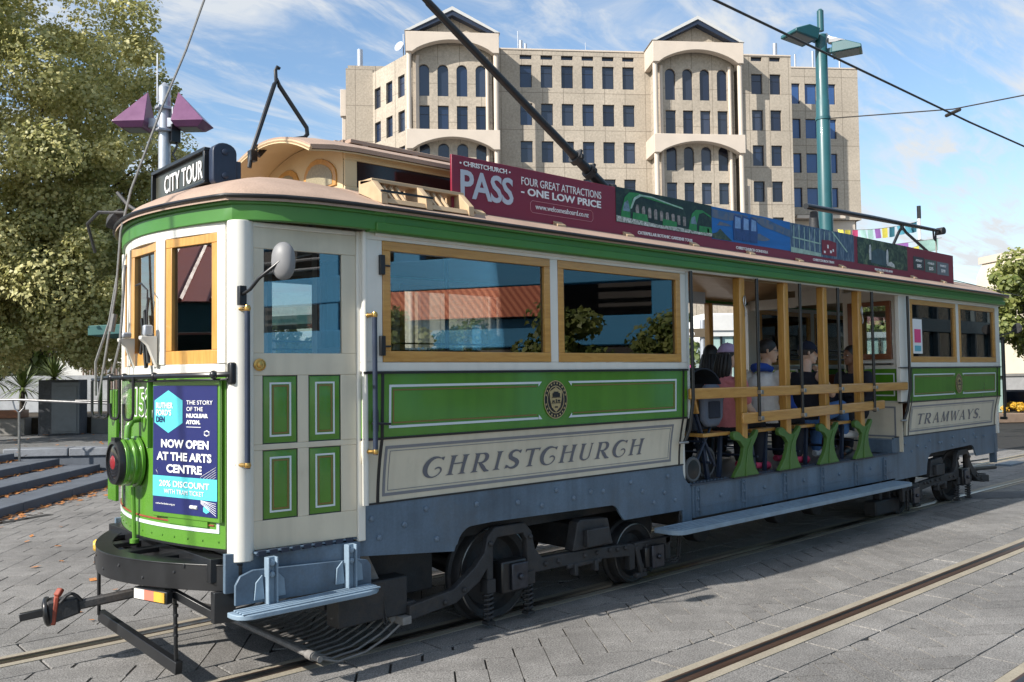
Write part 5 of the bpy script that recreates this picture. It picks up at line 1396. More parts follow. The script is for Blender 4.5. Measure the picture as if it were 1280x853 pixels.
# front pole hook
m = MB(); m.tube([(2.86, 0.1, 3.40), (2.88, 0.1, 3.52), (2.94, 0.1, 3.70), (3.06, 0.1, 4.06), (3.085, 0.1, 4.10), (3.10, 0.1, 4.06), (3.33, 0.1, 3.78), (3.335, 0.1, 3.73), (3.31, 0.1, 3.70), (3.20, 0.1, 3.665), (3.175, 0.1, 3.655), (3.165, 0.1, 3.60)], 0.017, 8)
m.tube([(3.075, 0.1, 4.09), (3.07, 0.1, 4.17), (3.085, 0.1, 4.20), (3.105, 0.1, 4.19)], 0.014, 8); m.box(2.86, 0.07, 3.45, 2.91, 0.13, 3.53); m.tube([(2.93, 0.1, 3.50), (3.0, 0.1, 3.58), (3.1, 0.1, 3.60)], 0.02, 8)
m.build('pole_hook', BLACK, TR)
# ---- front platform: door sides, corner posts, windscreens, dash
for s in (-1, 1):
    pa, pb = (2.355, s * 0.975), (3.05, s * 1.04)
    P0, P1 = (pa, pb) if s < 0 else (pb, pa)
    M, ln = frame(P0, P1)
    fl = (lambda a, b: (a, b)) if s < 0 else (lambda a, b: (ln - b, ln - a))
    m = MB(M)
    a, b = fl(0.0, ln)
    g0, g1 = fl(0.085, 0.595)
    m.box(a, 0, 0.83, b, 0.035, 1.0); m.box(a, 0, 1.42, b, 0.035, 1.455); m.box(a, 0, 1.87, b, 0.035, 2.005); m.box(a, 0, 2.64, b, 0.035, 2.77)
    m.box(a, 0, 1.0, fl(0, 0.07)[0] + 0.07 if s < 0 else ln - fl(0, 0.07)[0] * 0 - 0.0, 0.035, 1.42) if False else None
    for c0, c1 in ((0.0, 0.075), (0.298, 0.370), (0.588, ln)):
        q0, q1 = fl(c0, c1)
        m.box(q0, 0.001, 1.0, q1, 0.034, 1.42); m.box(q0, 0.001, 1.455, q1, 0.034, 1.87)
    for c0, c1 in ((0.0, 0.085), (0.598, ln)):
        q0, q1 = fl(c0, c1); m.box(q0, 0.001, 2.005, q1, 0.034, 2.64)
    door = m.build('door', WHITE if False else CREAM, TR, 0.004)
    m = MB(M); q0, q1 = fl(0.08, 0.603); m.box(q0, 0.014, 2.0, q1, 0.019, 2.645); m.build('door_pane', GLASSD, door)
    for c0, c1 in ((0.075, 0.298), (0.370, 0.588)):
        for z0, z1 in ((1.0, 1.42), (1.455, 1.87)):
            q0, q1 = fl(c0, c1)
            m = MB(M); m.k = 0
            m.box(q0, 0.010, z0, q1, 0.03, z1)
            m.add([(q0 + 0.012, 0.0095, z0 + 0.012), (q1 - 0.012, 0.0095, z0 + 0.012), (q1 - 0.012, 0.0095, z1 - 0.012), (q0 + 0.012, 0.0095, z1 - 0.012), (q0 + 0.04, 0.003, z0 + 0.045), (q1 - 0.04, 0.003, z0 + 0.045), (q1 - 0.04, 0.003, z1 - 0.045), (q0 + 0.04, 0.003, z1 - 0.045)], [(0, 1, 5, 4), (1, 2, 6, 5), (2, 3, 7, 6), (3, 0, 4, 7), (4, 5, 6, 7)])
            def rim(i, wd, yv, k):
                m.k = k
                a0, a1, b0, b1 = q0 + i, q1 - i, z0 + i, z1 - i
                m.box(a0, yv, b0, a1, yv - 0.002, b0 + wd); m.box(a0, yv, b1 - wd, a1, yv - 0.002, b1)
                m.box(a0, yv, b0 + wd, a0 + wd, yv - 0.002, b1 - wd); m.box(a1 - wd, yv, b0 + wd, a1, yv - 0.002, b1 - wd)
            rim(0.043, 0.011, 0.0028, 1); rim(0.060, 0.009, 0.0028, 2)
            rim(0.0, 0.006, 0.0098, 3)
            m.build('door_panel', [GREEN, LINEW, LINEO, BLACK], door)
    m = MB(M); ch0 = fl(0.055, 0.055)[0]; m.lathe([(0.038, 0.0), (0.038, 0.008), (0.030, 0.012), (0.028, 0.008), (0.020, 0.008), (0.018, 0.014), (0.006, 0.016)], (ch0, 0, 1.935), (0, -1, 0), 20); m.build('door_rosette', BRASS, door)
    # jambs
    m = MB(M); q0, q1 = fl(ln, ln + 0.055); m.box(q0, -0.012, 0.80, q1, 0.06, 2.80); q0, q1 = fl(-0.075, 0.0); m.box(q0, -0.012, 0.77, q1, 0.06, 2.80); q0, q1 = fl(0.0, ln); m.box(q0, -0.004, 2.77, q1, 0.05, 2.80); m.build('door_post', WHITE, TR, 0.006)
    # round corner post
    m = MB(); cxp, cyp = 2.315, s * 0.925
    m.lathe([(0.078, 0.775), (0.078, 2.80)], (cxp, cyp, 0), (0, 0, 1), 28); m.build('corner_post', WHITE, TR, 0.004)
    # hand rails beside the door
    for hx, hy, z0, z1 in ((2.30, 1.05, 1.345, 2.265), (3.11, 1.165, 1.375, 2.25)):
        m = MB(); m.tube([(hx, s * hy, z0 - 0.02), (hx, s * hy, z1 + 0.01)], 0.016, 10); hr = m.build('hand_rail', DKBLUE, TR)
        m = MB()
        for z in (z0, z1):
            m.lathe([(0.014, -0.020), (0.021, 0), (0.014, 0.020)], (hx, s * hy, z), (0, 0, 1), 12); m.tube([(hx, s * hy, z), (hx - 0.02, s * (hy - 0.075), z)], [0.014, 0.012], 8); m.lathe([(0.022, 0), (0.022, 0.008), (0.012, 0.012)], (hx - 0.02, s * (hy - 0.075), z), (-0.26, s, 0), 12)
        m.build('rail_end', BRASS, hr)
# black latch handle on the near body corner
m = MB(); m.box(3.14, -1.115, 1.50, 3.17, -1.09, 1.64); m.bar((3.11, -1.13, 1.555), (3.25, -1.13, 1.545), 0.022, 0.016); m.build('latch', BLACK, TR, 0.004)
# white quadrant trim at the body corner
m = MB()
for s in (-1, 1): m.tube([(3.085, s * 1.085, 1.03), (3.085, s * 1.085, 2.79)], 0.02, 10)
m.build('corner_trim', WHITE, TR)

ZS0, ZS1 = 1.945, 2.74
fpts = [(fx(-0.88 + 1.76 * i / 48), -0.88 + 1.76 * i / 48) for i in range(49)]        # near to far
fpath = [(p[0], p[1] * 0.985) for p in fpts][::-1]                                   # far to near: outside is -X
m = MB(); m.wall(fpath, 1.885, ZS0, 0.045); m.wall(fpath, ZS1, 2.81, 0.045)
for y in (-0.29, 0.29):
    M, ln = frame((fx(y + 0.05), y + 0.05), (fx(y - 0.05), y - 0.05)); q = MB(M); q.box(0, -0.008, ZS0, ln, 0.05, ZS1); m.add(q.v, q.f)
    m.add([], [])
for y in (-0.845, 0.845):
    M, ln = frame((fx(y + 0.03), y + 0.03), (fx(y - 0.03), y - 0.03)); q = MB(M); q.box(0, -0.004, ZS0, ln, 0.05, ZS1); m.add(q.v, q.f)
m.build('windscreen_frame', WHITE, TR, 0.004)
for a, b in ((0.24, -0.24), (-0.34, -0.815), (0.815, 0.34)):
    window((fx(a) + 0.004, a), (fx(b) + 0.004, b), ZS0, ZS1, 0.058, 0.085, WOODV, GLASSF, 0.045, 0.003, TR, 'windscreen')
# wiper and instrument boxes with white brackets
m = MB(); m.bar((2.03, -0.06, 2.02), (2.035, -0.19, 2.38), 0.012, 0.02); m.bar((2.025, -0.22, 1.96), (2.03, -0.14, 2.30), 0.018, 0.03); m.bar((2.025, -0.18, 1.93), (2.03, -0.09, 2.25), 0.018, 0.03); m.build('wiper', BLACK, TR)
m = MB()
for y in (-0.24, 0.16): m.part(); m.prism([(2.055, y, 1.93), (2.0, y, 2.07), (1.955, y, 2.11), (1.955, y, 2.13), (2.055, y, 2.13)], (0, -0.045, 0))
br = m.build('bracket', WHITE, TR, 0.004)
m = MB(); m.box(1.975, -0.287, 2.132, 2.03, -0.243, 2.20); m.part(); m.box(1.97, 0.10, 2.132, 2.03, 0.15, 2.17); m.build('marker_lamp', GALV, TR, 0.01)
m = MB(); m.tube([(2.0, -0.265, 2.20), (2.0, -0.265, 2.42), (1.99, -0.18, 2.47), (2.01, -0.02, 2.47)], 0.006, 6); m.build('lamp_cable', BLACK, TR)
# dash panel
dpath = [(p[0] - 0.012, p[1] * 1.02) for p in fpts][::-1]
m = MB(); m.wall(dpath, 0.845, 1.868, 0.03); dash = m.build('dash_panel', GREEN_L, TR)
m = MB(); m.wall([(p[0] - 0.004, p[1] * 1.003) for p in dpath], 1.868, 1.888, 0.05); m.wall([(p[0] - 0.002, p[1] * 1.003) for p in dpath], 0.832, 0.846, 0.05); m.build('dash_bead', BLACK, dash)
def dash_strip(mb, y0, y1, z0, z1, off, n=10):
    pts = [(fx(y0 + (y1 - y0) * i / n) - 0.012 - off, (y0 + (y1 - y0) * i / n) * 1.02) for i in range(n + 1)]
    if y1 > y0: pts = pts[::-1]
    mb.wall(pts, z0, z1, 0.006)
m = MB(); dash_strip(m, 0.84, -0.84, 0.935, 0.956, 0.006, 40); dash_strip(m, -0.822, -0.84, 0.956, 1.84, 0.006, 2); m.build('pale_lining', LINEW, dash)
m = MB(); dash_strip(m, 0.84, -0.80, 0.975, 0.984, 0.006, 40); m.build('bronze_lining', MATS['rust_red'], dash)
m = MB()
for i in range(14):
    y = -0.83 + i * 0.125; m.lathe([(0.008, 0), (0.006, 0.005)], (fx(y) - 0.012, y * 1.02, 0.885), (-1, 0, 0), 8)
m.build('bolt', GREEN_L, dash)
# number on the dash: plates with outlined figures
me = text_mesh('152', 0.25, bold=0.010, xs=0.85, align='CENTER')
Mf, _ = frame((2.026, 0.3), (2.046, -0.3))
num = lettering('152', 0.25, Mf @ Matrix.Translation((0.385, -0.004, 1.625)), WTXT, TR, bold=0.012, xs=0.85, align='CENTER', name='fleet_number')
lettering('152', 0.25, Mf @ Matrix.Translation((0.385, -0.0065, 1.625)), GREEN_L, num, bold=0.002, xs=0.85, align='CENTER')
bpy.data.meshes.remove(me)
m = MB(); m.box(2.0, -0.27, 1.845, 2.05, 0.20, 1.86); m.box(2.01, -0.245, 1.42, 2.045, -0.23, 1.845); m.build('number_holder', GREEN_L, dash, 0.003)
# far-side swing board, conduit and headlight
m = MB(); m.box(2.005, 0.34, 1.03, 2.03, 0.50, 1.79); m.box(2.03, 0.40, 1.5, 2.06, 0.42, 1.56); m.build('swing_board', GREEN, TR, 0.006)
hz, hx = 1.325, 2.03
m = MB(); m.lathe([(0.165, 0.0), (0.165, 0.02), (0.15, 0.024), (0.15, 0.042), (0.158, 0.046), (0.158, 0.062), (0.145, 0.066), (0.145, 0.09), (0.152, 0.094), (0.152, 0.112), (0.14, 0.115)], (hx, 0.0, hz), (-1, 0, 0), 32); hl = m.build('headlight', GREEN_L, TR, 0.002)
m = MB(); m.lathe([(0.145, 0.113), (0.147, 0.122), (0.139, 0.150), (0.12, 0.154), (0.118, 0.142)], (hx, 0.0, hz), (-1, 0, 0), 32); m.box(1.88, -0.035, 1.455, 1.92, 0.035, 1.485); m.build('rim', BLACK, hl)
m = MB(); m.lathe([(0.118, 0.139), (0.10, 0.147), (0.045, 0.151)], (hx, 0, hz), (-1, 0, 0), 28); m.build('cover', mat('black_gloss', (0.01, 0.01, 0.012), 0.12), hl)
m = MB(); m.lathe([(0.045, 0.151), (0.04, 0.155), (0.015, 0.157)], (hx, 0, hz), (-1, 0, 0), 24); m.build('red_badge', mat('badge_red', (0.22, 0.012, 0.018), 0.3), hl)
m = MB(); m.tube([(2.04, -0.03, 1.60), (1.99, -0.03, 1.59), (1.965, -0.03, 1.55), (1.96, -0.03, 1.48)], 0.022, 10); m.part(); m.tube([(2.0, -0.02, 1.16), (2.01, -0.02, 0.83)], 0.014, 8); m.lathe([(0.03, 0), (0.03, 0.025), (0.012, 0.03)], (2.01, -0.02, 0.80), (0, 0, 1), 10); m.build('conduit', GREEN_L, hl)
# pipe rail across the dash with rope hooks
m = MB(); rail = [(2.235, -0.955, 1.88), (2.16, -0.90, 1.878), (2.08, -0.66, 1.876), (2.01, -0.36, 1.874), (1.965, 0.0, 1.872), (1.965, 0.45, 1.87), (2.0, 0.72, 1.868)]
m.tube(rail, 0.016, 8); m.tube([(2.22, -0.95, 1.85), (2.15, -0.88, 1.849), (2.02, -0.36, 1.845), (1.985, 0.0, 1.843)], 0.007, 6)
for q in ((2.16, -0.90, 1.878), (2.01, -0.36, 1.874), (1.966, 0.05, 1.872), (1.966, 0.3, 1.871)): m.ball(q, 0.026, n=10, m=7)
pr = m.build('pipe_rail', BLACK, TR)
m = MB(); m.box(2.225, -0.985, 1.82, 2.265, -0.93, 1.95); m.build('rail_plate', BLACK, pr, 0.012)
m = MB()
for y in (-0.12, 0.14, 0.36, 0.52): m.part(); m.tube([(1.965, y, 1.872), (1.965, y, 1.64), (1.96, y + 0.01, 1.605), (1.945, y + 0.03, 1.595), (1.93, y + 0.05, 1.605), (1.925, y + 0.06, 1.64), (1.925, y + 0.06, 1.70 + (0.15 if y > 0.2 else 0))], 0.010, 8)
m.part(); m.tube([(1.925, 0.40, 1.85), (1.925, 0.58, 1.86)], 0.010, 6)
m.build('rope_hook', BLACK, pr)
# trolley rope coming down from the pole and tied at the rail
ROPE = MATS['rope']
m = MB(); m.tube([tip, V((2.60, 0.22, 4.70)), V((2.43, 0.2, 4.2)), V((2.27, 0.2, 3.78)), V((2.06, 0.22, 3.15)), V((2.0, 0.24, 2.86)), V((1.98, 0.26, 2.47)), V((1.91, 0.30, 1.92)), V((1.89, 0.33, 1.72))], 0.0085, 6)
m.tube([(1.985, 0.26, 2.55), (1.95, 0.30, 2.25), (1.90, 0.42, 1.98), (1.90, 0.42, 1.75)], 0.009, 6); m.tube([(1.99, 0.12, 2.62), (1.98, 0.14, 2.3), (1.96, 0.12, 2.1), (1.94, 0.2, 1.9)], 0.009, 6)
m.tube([(1.972, 0.265, 2.30), (1.955, 0.275, 2.18)], 0.020, 8)
m.build('trolley_rope', mat('pale_rope', (0.20, 0.20, 0.195), 0.85, var=0.3, vscale=50), TR)
# poster on the dash
PA, PB = (2.035, -0.285), (2.195, -0.875)
M, ln = frame(PA, PB); PH0, PH1 = 1.03, 1.815; hp = PH1 - PH0
m = MB(M); m.box(-0.012, 0.0, PH0 - 0.03, ln + 0.02, 0.02, PH1 + 0.03); pb_ = m.build('poster_board', GREEN_L, TR, 0.006)
m = MB(M); m.box(0.14, 0.005, PH0 - 0.065, ln - 0.1, 0.03, PH0 - 0.028); m.build('board_cleat', GREEN_L, pb_)
m = MB(M); m.box(0, -0.004, PH0, ln, 0.0, PH1); po = m.build('poster', NAVY, TR)
def PU(u, v): return (u * ln, -0.005, PH1 - v * hp)
def ptxt(s, u, v, wd, cap, m_=WTXT, bold=0.0, d=0.001):
    x, _, z = PU(u, v); lettering(s, 0.06, M, m_, po, (x, -0.006 - d, z), fit=(wd * ln, cap * hp), bold=bold, extrude=0.0008)
def pline(pts, wd, m_, closed=False, y=-0.0055):
    q = MB(M); q.tube([(PU(u, v)[0], y, PU(u, v)[2]) for u, v in pts], wd, 4, closed); return q
def hexa(cu, cv, ru, rv): return [(cu, cv - rv), (cu + ru, cv - rv * 0.52), (cu + ru, cv + rv * 0.52), (cu, cv + rv), (cu - ru, cv + rv * 0.52), (cu - ru, cv - rv * 0.52)]
m = MB(M)
m.prism([(PU(u, v)[0], -0.004, PU(u, v)[2]) for u, v in hexa(0.25, 0.205, 0.225, 0.168)], (0, -0.0012, 0))
m.box(0.0, -0.0052, PU(0, 0.875)[2], ln, -0.004, PU(0, 0.712)[2])
m.prism([(PU(u, v)[0], -0.004, PU(u, v)[2]) for u, v in hexa(0.84, 0.945, 0.045, 0.03)], (0, -0.0012, 0))
m.build('cyan_shape', CYAN, po)
ptxt('RUTHER', 0.055, 0.178, 0.27, 0.046, WTXT, 0.0012, 0.002); ptxt('FORD’S', 0.055, 0.234, 0.245, 0.046, WTXT, 0.0012, 0.002); ptxt('DEN', 0.055, 0.288, 0.135, 0.046, NAVY, 0.0012, 0.002)
for s_, v, wd, bo in (('THE STORY', 0.147, 0.40, 0.0), ('OF THE', 0.197, 0.25, 0.0), ('NUCLEAR', 0.247, 0.33, 0.003), ('ATOM.', 0.297, 0.22, 0.003)): ptxt(s_, 0.54, v, wd, 0.032, WTXT, bo)
ptxt('NOW OPEN', 0.135, 0.485, 0.74, 0.066, WTXT, 0.002); ptxt('AT THE ARTS', 0.075, 0.585, 0.855, 0.066, WTXT, 0.002); ptxt('CENTRE', 0.225, 0.68, 0.55, 0.066, WTXT, 0.002)
ptxt('20% DISCOUNT', 0.11, 0.792, 0.78, 0.048, WTXT, 0.001, 0.002); ptxt('WITH TRAM TICKET', 0.19, 0.848, 0.62, 0.036, WTXT, 0.0, 0.002)
ptxt('rutherfordsden.org.nz', 0.05, 0.937, 0.31, 0.018)
q = pline([(0.54, 0.322), (0.76, 0.322)], 0.0022, WTXT)
for u in (0.635, 0.68): q.tube([(PU(u - 0.03, 0.935)[0], -0.0055, PU(0, 0.935)[2]), (PU(u + 0.03, 0.935)[0], -0.0055, PU(0, 0.935)[2])], 0.011, 6)
q.tube([(PU(a, b)[0], -0.0055, PU(a, b)[2]) for a, b in hexa(0.85, 0.367, 0.035, 0.02)], 0.004, 4, True)
q.tube([(PU(a, b)[0], -0.0055, PU(a, b)[2]) for a, b in ((0.055, 0.67), (0.09, 0.645), (0.125, 0.67), (0.09, 0.70))], 0.002, 4, True)
for i in range(6):
    d0 = 0.018 * i
    q.tube([(PU(a, b)[0], -0.0055, PU(a, b)[2]) for a, b in ((0.985, 0.62 + d0), (0.76, 0.70 + d0), (0.76, 0.712))], 0.0014, 4) if i < 1 else q.tube([(PU(a, b)[0], -0.0055, PU(a, b)[2]) for a, b in ((0.985, 0.62 + d0), (0.985 - 0.225 * (0.712 - 0.62 - d0) / 0.08 if False else 0.985 - max(0.0, (0.71 - 0.62 - d0)) * 2.6, 0.71))], 0.0014, 4)
    q.tube([(PU(a, b)[0], -0.0055, PU(a, b)[2]) for a, b in ((0.985, 0.985 - d0), (0.76 + 0.0 * i, 0.90 - d0 * 0.4 if 0.90 - d0 * 0.4 > 0.878 else 0.88))], 0.0014, 4)
q.build('white_linework', WTXT, po)

# ---- destination box on the dome
m = MB()
def capsule(y0, y1, x0, x1, z0, z1): 
    r = (x1 - x0) / 2; c = (x0 + x1) / 2
    pts = [(c + r * math.cos(R(a)), z1 - r * 0.75 + r * 0.75 * math.sin(R(a))) for a in range(0, 181, 20)] + [(c + r * math.cos(R(a)), z0 + r * 0.6 + r * 0.6 * math.sin(R(a))) for a in range(180, 361, 20)]
    m.xz(pts, y0, y1)
capsule(-0.53, -0.46, 2.315, 2.475, 3.09, 3.375); capsule(0.50, 0.56, 2.315, 2.475, 3.09, 3.375)
m.box(2.33, -0.46, 3.13, 2.45, 0.50, 3.345)
m.box(2.474, -0.52, 3.15, 2.51, -0.40, 3.27)
ds = m.build('destination_box', DKBLUE, TR, 0.006)
m = MB()
for z in (3.16, 3.315): m.lathe([(0.022, 0), (0.02, 0.01), (0.008, 0.014)], (2.395, -0.53, z), (0, -1, 0), 12)
for y in (-0.4, 0.42): m.part(); m.box(2.36, y - 0.04, 2.98, 2.42, y + 0.04, 3.13)
m.cyl((2.40, -0.47, 3.0), (2.40, -0.47, 3.12), 0.04, n=12)
m.build('bracket', DKBLUE, ds)
m = MB(); m.box(2.29, -0.45, 3.325, 2.335, 0.49, 3.35); m.box(2.29, -0.45, 3.115, 2.335, 0.49, 3.135); m.box(2.29, -0.45, 3.135, 2.335, -0.425, 3.325); m.box(2.29, 0.465, 3.135, 2.335, 0.49, 3.325); m.build('bezel', BLACK, ds, 0.003)
m = MB(); m.box(2.318, -0.425, 3.135, 2.328, 0.465, 3.325); scn = m.build('blind', mat('blind_black', (0.06, 0.062, 0.05), 0.3, var=0.6, vscale=3), ds)
Md, _ = frame((2.315, 0.465), (2.315, -0.425))
lettering('CITY TOUR', 0.2, Md, WTXT, ds, (0.17, -0.001, 3.165), fit=(0.66, 0.125), bold=0.002, spacing=1.05)
m = MB()
for y in (-0.43, 0.15): m.box(2.33, y, 3.04, 2.62, y + 0.12, 3.09)
m.box(2.35, -0.40, 3.0, 2.5, 0.45, 3.06); m.build('base_block', mat('terracotta_paint', (0.33, 0.15, 0.07), 0.6), ds, 0.005)
m = MB(); m.tube([(2.2, 0.35, 3.0), (2.14, 0.52, 3.10), (2.1, 0.62, 3.2)], 0.014, 6); m.tube([(2.1, 0.45, 3.03), (2.0, 0.7, 3.06), (1.98, 0.9, 3.0), (2.05, 0.95, 2.8)], 0.012, 6); m.lathe([(0.07, 0), (0.085, 0.06), (0.04, 0.09)], (2.12, 0.6, 2.98), (-0.6, 0.3, 0.5), 14); m.build('bell', IRON, TR)

# ---- mirror on its arm
m = MB(); m.box(2.255, -1.045, 2.285, 2.30, -1.005, 2.40); m.tube([(2.275, -1.05, 2.35), (2.275, -1.14, 2.37), (2.30, -1.20, 2.43), (2.385, -1.31, 2.53)], 0.011, 8); ma = m.build('mirror_arm', BLACK, TR, 0.004)
c0 = V((2.41, -1.285, 2.53)); nrm = V((0.83, 0.56, -0.05)).normalized()
aU = V((0, 0, 1)); aS = nrm.cross(aU).normalized()
def oval(k, h): return [c0 + nrm * h + aS * (0.072 * k * math.cos(t) * (1 - 0.25 * abs(math.sin(t)) ** 3 * 0)) + aU * (0.112 * k * math.copysign(abs(math.sin(t)) ** 0.8, math.sin(t))) for t in [2 * math.pi * i / 24 for i in range(24)]]
m = MB(); rings = [oval(k, h) for k, h in ((0.30, -0.045), (0.75, -0.035), (0.96, -0.015), (1.0, 0.0), (0.98, 0.012))]
vs = [p for r in rings for p in r]; fs = [(i * 24 + k, i * 24 + (k + 1) % 24, (i + 1) * 24 + (k + 1) % 24, (i + 1) * 24 + k) for i in range(4) for k in range(24)] + [tuple(range(23, -1, -1)), tuple(4 * 24 + k for k in range(24))]
m.add(vs, fs); m.build('mirror', mat('mirror_shell', (0.20, 0.20, 0.205), 0.5, var=0.1), TR)

# ---- near and far entrance steps
for s in (-1, 1):
    m = MB()
    m.prism([(2.20, s * 0.965, 0.60), (3.065, s * 1.05, 0.57), (3.065, s * 1.05, 0.80), (2.20, s * 0.965, 0.83)], (0, -s * 0.03, 0))
    m.box(2.36, s * 1.035, 0.815, 3.05, s * 0.93, 0.828)
    st = m.build('step_riser', BLUE, TR, 0.004)
    m = MB(); x_ = 2.37
    while x_ < 3.0: m.box(x_, s * 1.04, 0.805, x_ + 0.05, s * 1.0, 0.832); x_ += 0.075
    m.build('step_nosing', DKBLUE, st)
    m = MB()
    m.prism([(2.22, s * 1.06, 0.545), (3.14, s * 1.06, 0.515), (3.14, s * 1.06, 0.64), (3.11, s * 1.06, 0.68), (3.04, s * 1.06, 0.695), (2.33, s * 1.06, 0.735), (2.25, s * 1.06, 0.71), (2.22, s * 1.06, 0.66)], (0, -s * 0.02, 0))
    m.build('step_back', BLUE, st, 0.004)
    m = MB()
    xs0, xs1, yo, yi = 2.17, 3.15, 1.215, 1.06
    pl = [(xs0 + 0.0, s * yi), (xs0, s * (yo - 0.09))] + [(xs0 + 0.09 - 0.09 * math.cos(R(a)), s * (yo - 0.09 + 0.09 * math.sin(R(a)))) for a in (30, 60, 90)] + [(xs1 - 0.12 + 0.12 * math.sin(R(a)), s * (yo - 0.12 + 0.12 * math.cos(R(a)))) for a in (0, 30, 60, 90)] + [(xs1, s * yi)]
    m.xy(pl, 0.49, 0.52)
    for k in range(4): m.box(xs0 + 0.03, s * (1.075 + 0.036 * k), 0.52, xs1 - 0.03, s * (1.093 + 0.036 * k), 0.531)
    tr = m.build('step_tread', TREAD, TR, 0.005)
    m = MB()
    for x in (2.43, 2.97):
        m.part()
        for dx in (-0.032, 0.022): m.box(x + dx, s * 1.115, 0.531, x + dx + 0.010, s * 1.06, 0.80)
        m.box(x - 0.022, s * 1.085, 0.531, x + 0.022, s * 1.058, 0.80)
        for z in (0.70, 0.765): m.lathe([(0.02, 0), (0.018, 0.018), (0.008, 0.024)], (x, s * 1.085, z), (0, s, 0), 12)
        m.prism([(x - 0.10, s * 1.075, 0.56), (x - 0.09, s * 1.075, 0.66), (x - 0.05, s * 1.075, 0.70), (x - 0.035, s * 1.075, 0.56)], (0, -s * 0.012, 0))
        m.prism([(x + 0.10, s * 1.075, 0.56), (x + 0.09, s * 1.075, 0.66), (x + 0.05, s * 1.075, 0.70), (x + 0.035, s * 1.075, 0.56)], (0, -s * 0.012, 0))
    m.build('step_bracket', TREAD, tr, 0.002)

# ---- bumper, coupler, lifeguard
def bx_(y): return 1.825 + 0.39 * (abs(y) / 0.95) ** 1.9
bp = [(bx_(-0.95 + 1.9 * i / 36), -0.95 + 1.9 * i / 36) for i in range(37)]
bp = [(2.30, -0.98)] + bp[0:] + [(2.30, 0.98)]
m = MB(); m.wall(bp[::-1], 0.61, 0.765, 0.03)
inner = [(max(p[0] + 0.10, 0), p[1] * 0.90) for p in bp]
m.shell([[(p[0] - 0.004, p[1] * 1.003, 0.765) for p in bp], [(q[0], q[1], 0.767) for q in inner]], [[(p[0], p[1], 0.752) for p in bp], [(q[0], q[1], 0.752) for q in inner]])
for y in (-0.68, -0.38, -0.05, 0.28, 0.6): m.box(bx_(y) + 0.02, y - 0.05, 0.735, 2.16, y + 0.05, 0.764)
m.box(2.14, -0.9, 0.66, 2.24, 0.9, 0.80)
bu = m.build('bumper', BLACK, TR, 0.004)
m = MB()
for i in range(9):
    y = -0.88 + i * 0.22; m.lathe([(0.010, 0), (0.007, 0.006)], (bx_(y), y, 0.66 + 0.05 * (i % 2)), (-1, -0.2, 0), 8)
m.build('bolt', IRON, bu)
m = MB(); m.prism([(2.15, -0.93, 0.61), (2.27, -0.96, 0.61), (2.27, -0.96, 0.43), (2.15, -0.93, 0.43)], (0, 0.05, 0)); m.bar((2.20, -0.92, 0.45), (2.02, -0.54, 0.59), 0.035, 0.05); m.build('bumper_stay', BLACK, bu, 0.004)
m = MB(); m.bar((2.075, -0.60, 0.12), (1.985, 0.56, 0.23), 0.045, 0.075); m.tube([(2.06, -0.565, 0.64), (2.07, -0.57, 0.14)], 0.013, 8); m.tube([(1.96, 0.53, 0.62), (1.965, 0.54, 0.24)], 0.013, 8)
m.box(2.04, -0.60, 0.60, 2.08, -0.52, 0.66); m.ball((2.055, -0.58, 0.63), 0.035, n=10, m=7); m.box(1.94, 0.48, 0.58, 1.98, 0.57, 0.64)
for z in (0.30, 0.36, 0.42, 0.48, 0.54): m.box(2.055, -0.59, z, 2.077, -0.55, z + 0.02)
m.build('lifeguard_gate', BLACK, TR, 0.004)
ca, cb = V((1.585, 0.36, 0.365)), V((2.12, 0.16, 0.44))
dc = (cb - ca).normalized()
m = MB(); m.bar(ca + dc * 0.10, cb + dc * 0.3, 0.055, 0.06); m.bar(ca + dc * 0.02, ca + dc * 0.20, 0.15, 0.15, w1=0.08, h1=0.10); cpl = m.build('coupler', IRON, TR, 0.012)
m = MB(); m.lathe([(0.06, -0.03), (0.095, -0.025), (0.095, 0.0), (0.07, 0.012)], ca, -dc, 20); m.bar(ca - dc * 0.0, ca - dc * 0.15, 0.035, 0.05); m.build('coupler_head', BLACK, cpl, 0.006)
m = MB(); pz = ca + dc * 0.03; m.bar(pz + V((0, -0.05, -0.08)), pz + V((0.02, -0.055, 0.10)), 0.05, 0.03); m.bar(pz + V((0.02, -0.055, 0.10)), pz + V((0.05, -0.04, 0.14)), 0.045, 0.03); m.build('coupler_pin', RUST, cpl, 0.008)
m = MB(); pc0 = ca + V((0.06, -0.085, 0.06))
m.tube([pc0 + V((0.02 * i, -0.006 * (i % 2), 0.05 * math.sin(i * 0.5))) for i in range(14)], 0.012, 6); m.build('chain', IRON, cpl)
m = MB(); ma_, _ = frame((1.90, -0.36), (1.99, -0.66)); q = MB(ma_); q.box(-0.01, -0.005, 0.52, 0.30, 0.04, 0.595); q.build('side_lamp', BLACK, TR, 0.006)
lp = bpy.data.objects['side_lamp']
q = MB(ma_); q.box(0.005, -0.012, 0.53, 0.10, -0.005, 0.588); q.build('white_lens', mat('lens_white', (0.75, 0.72, 0.66), 0.3), lp)
q = MB(ma_); q.box(0.10, -0.012, 0.53, 0.19, -0.005, 0.588); q.build('red_lens', mat('lens_red', (0.62, 0.20, 0.14), 0.3), lp)
q = MB(ma_); q.box(0.19, -0.012, 0.53, 0.285, -0.005, 0.588); q.build('amber_lens', mat('lens_amber', (0.72, 0.42, 0.06), 0.3), lp)
m = MB(); m.lathe([(0.035, 0), (0.045, 0.03), (0.03, 0.05)], (2.0, 0.62, 0.70), (-1, 0.3, 0), 14); m.build('marker_lens', MATS['lens_amber'], TR)
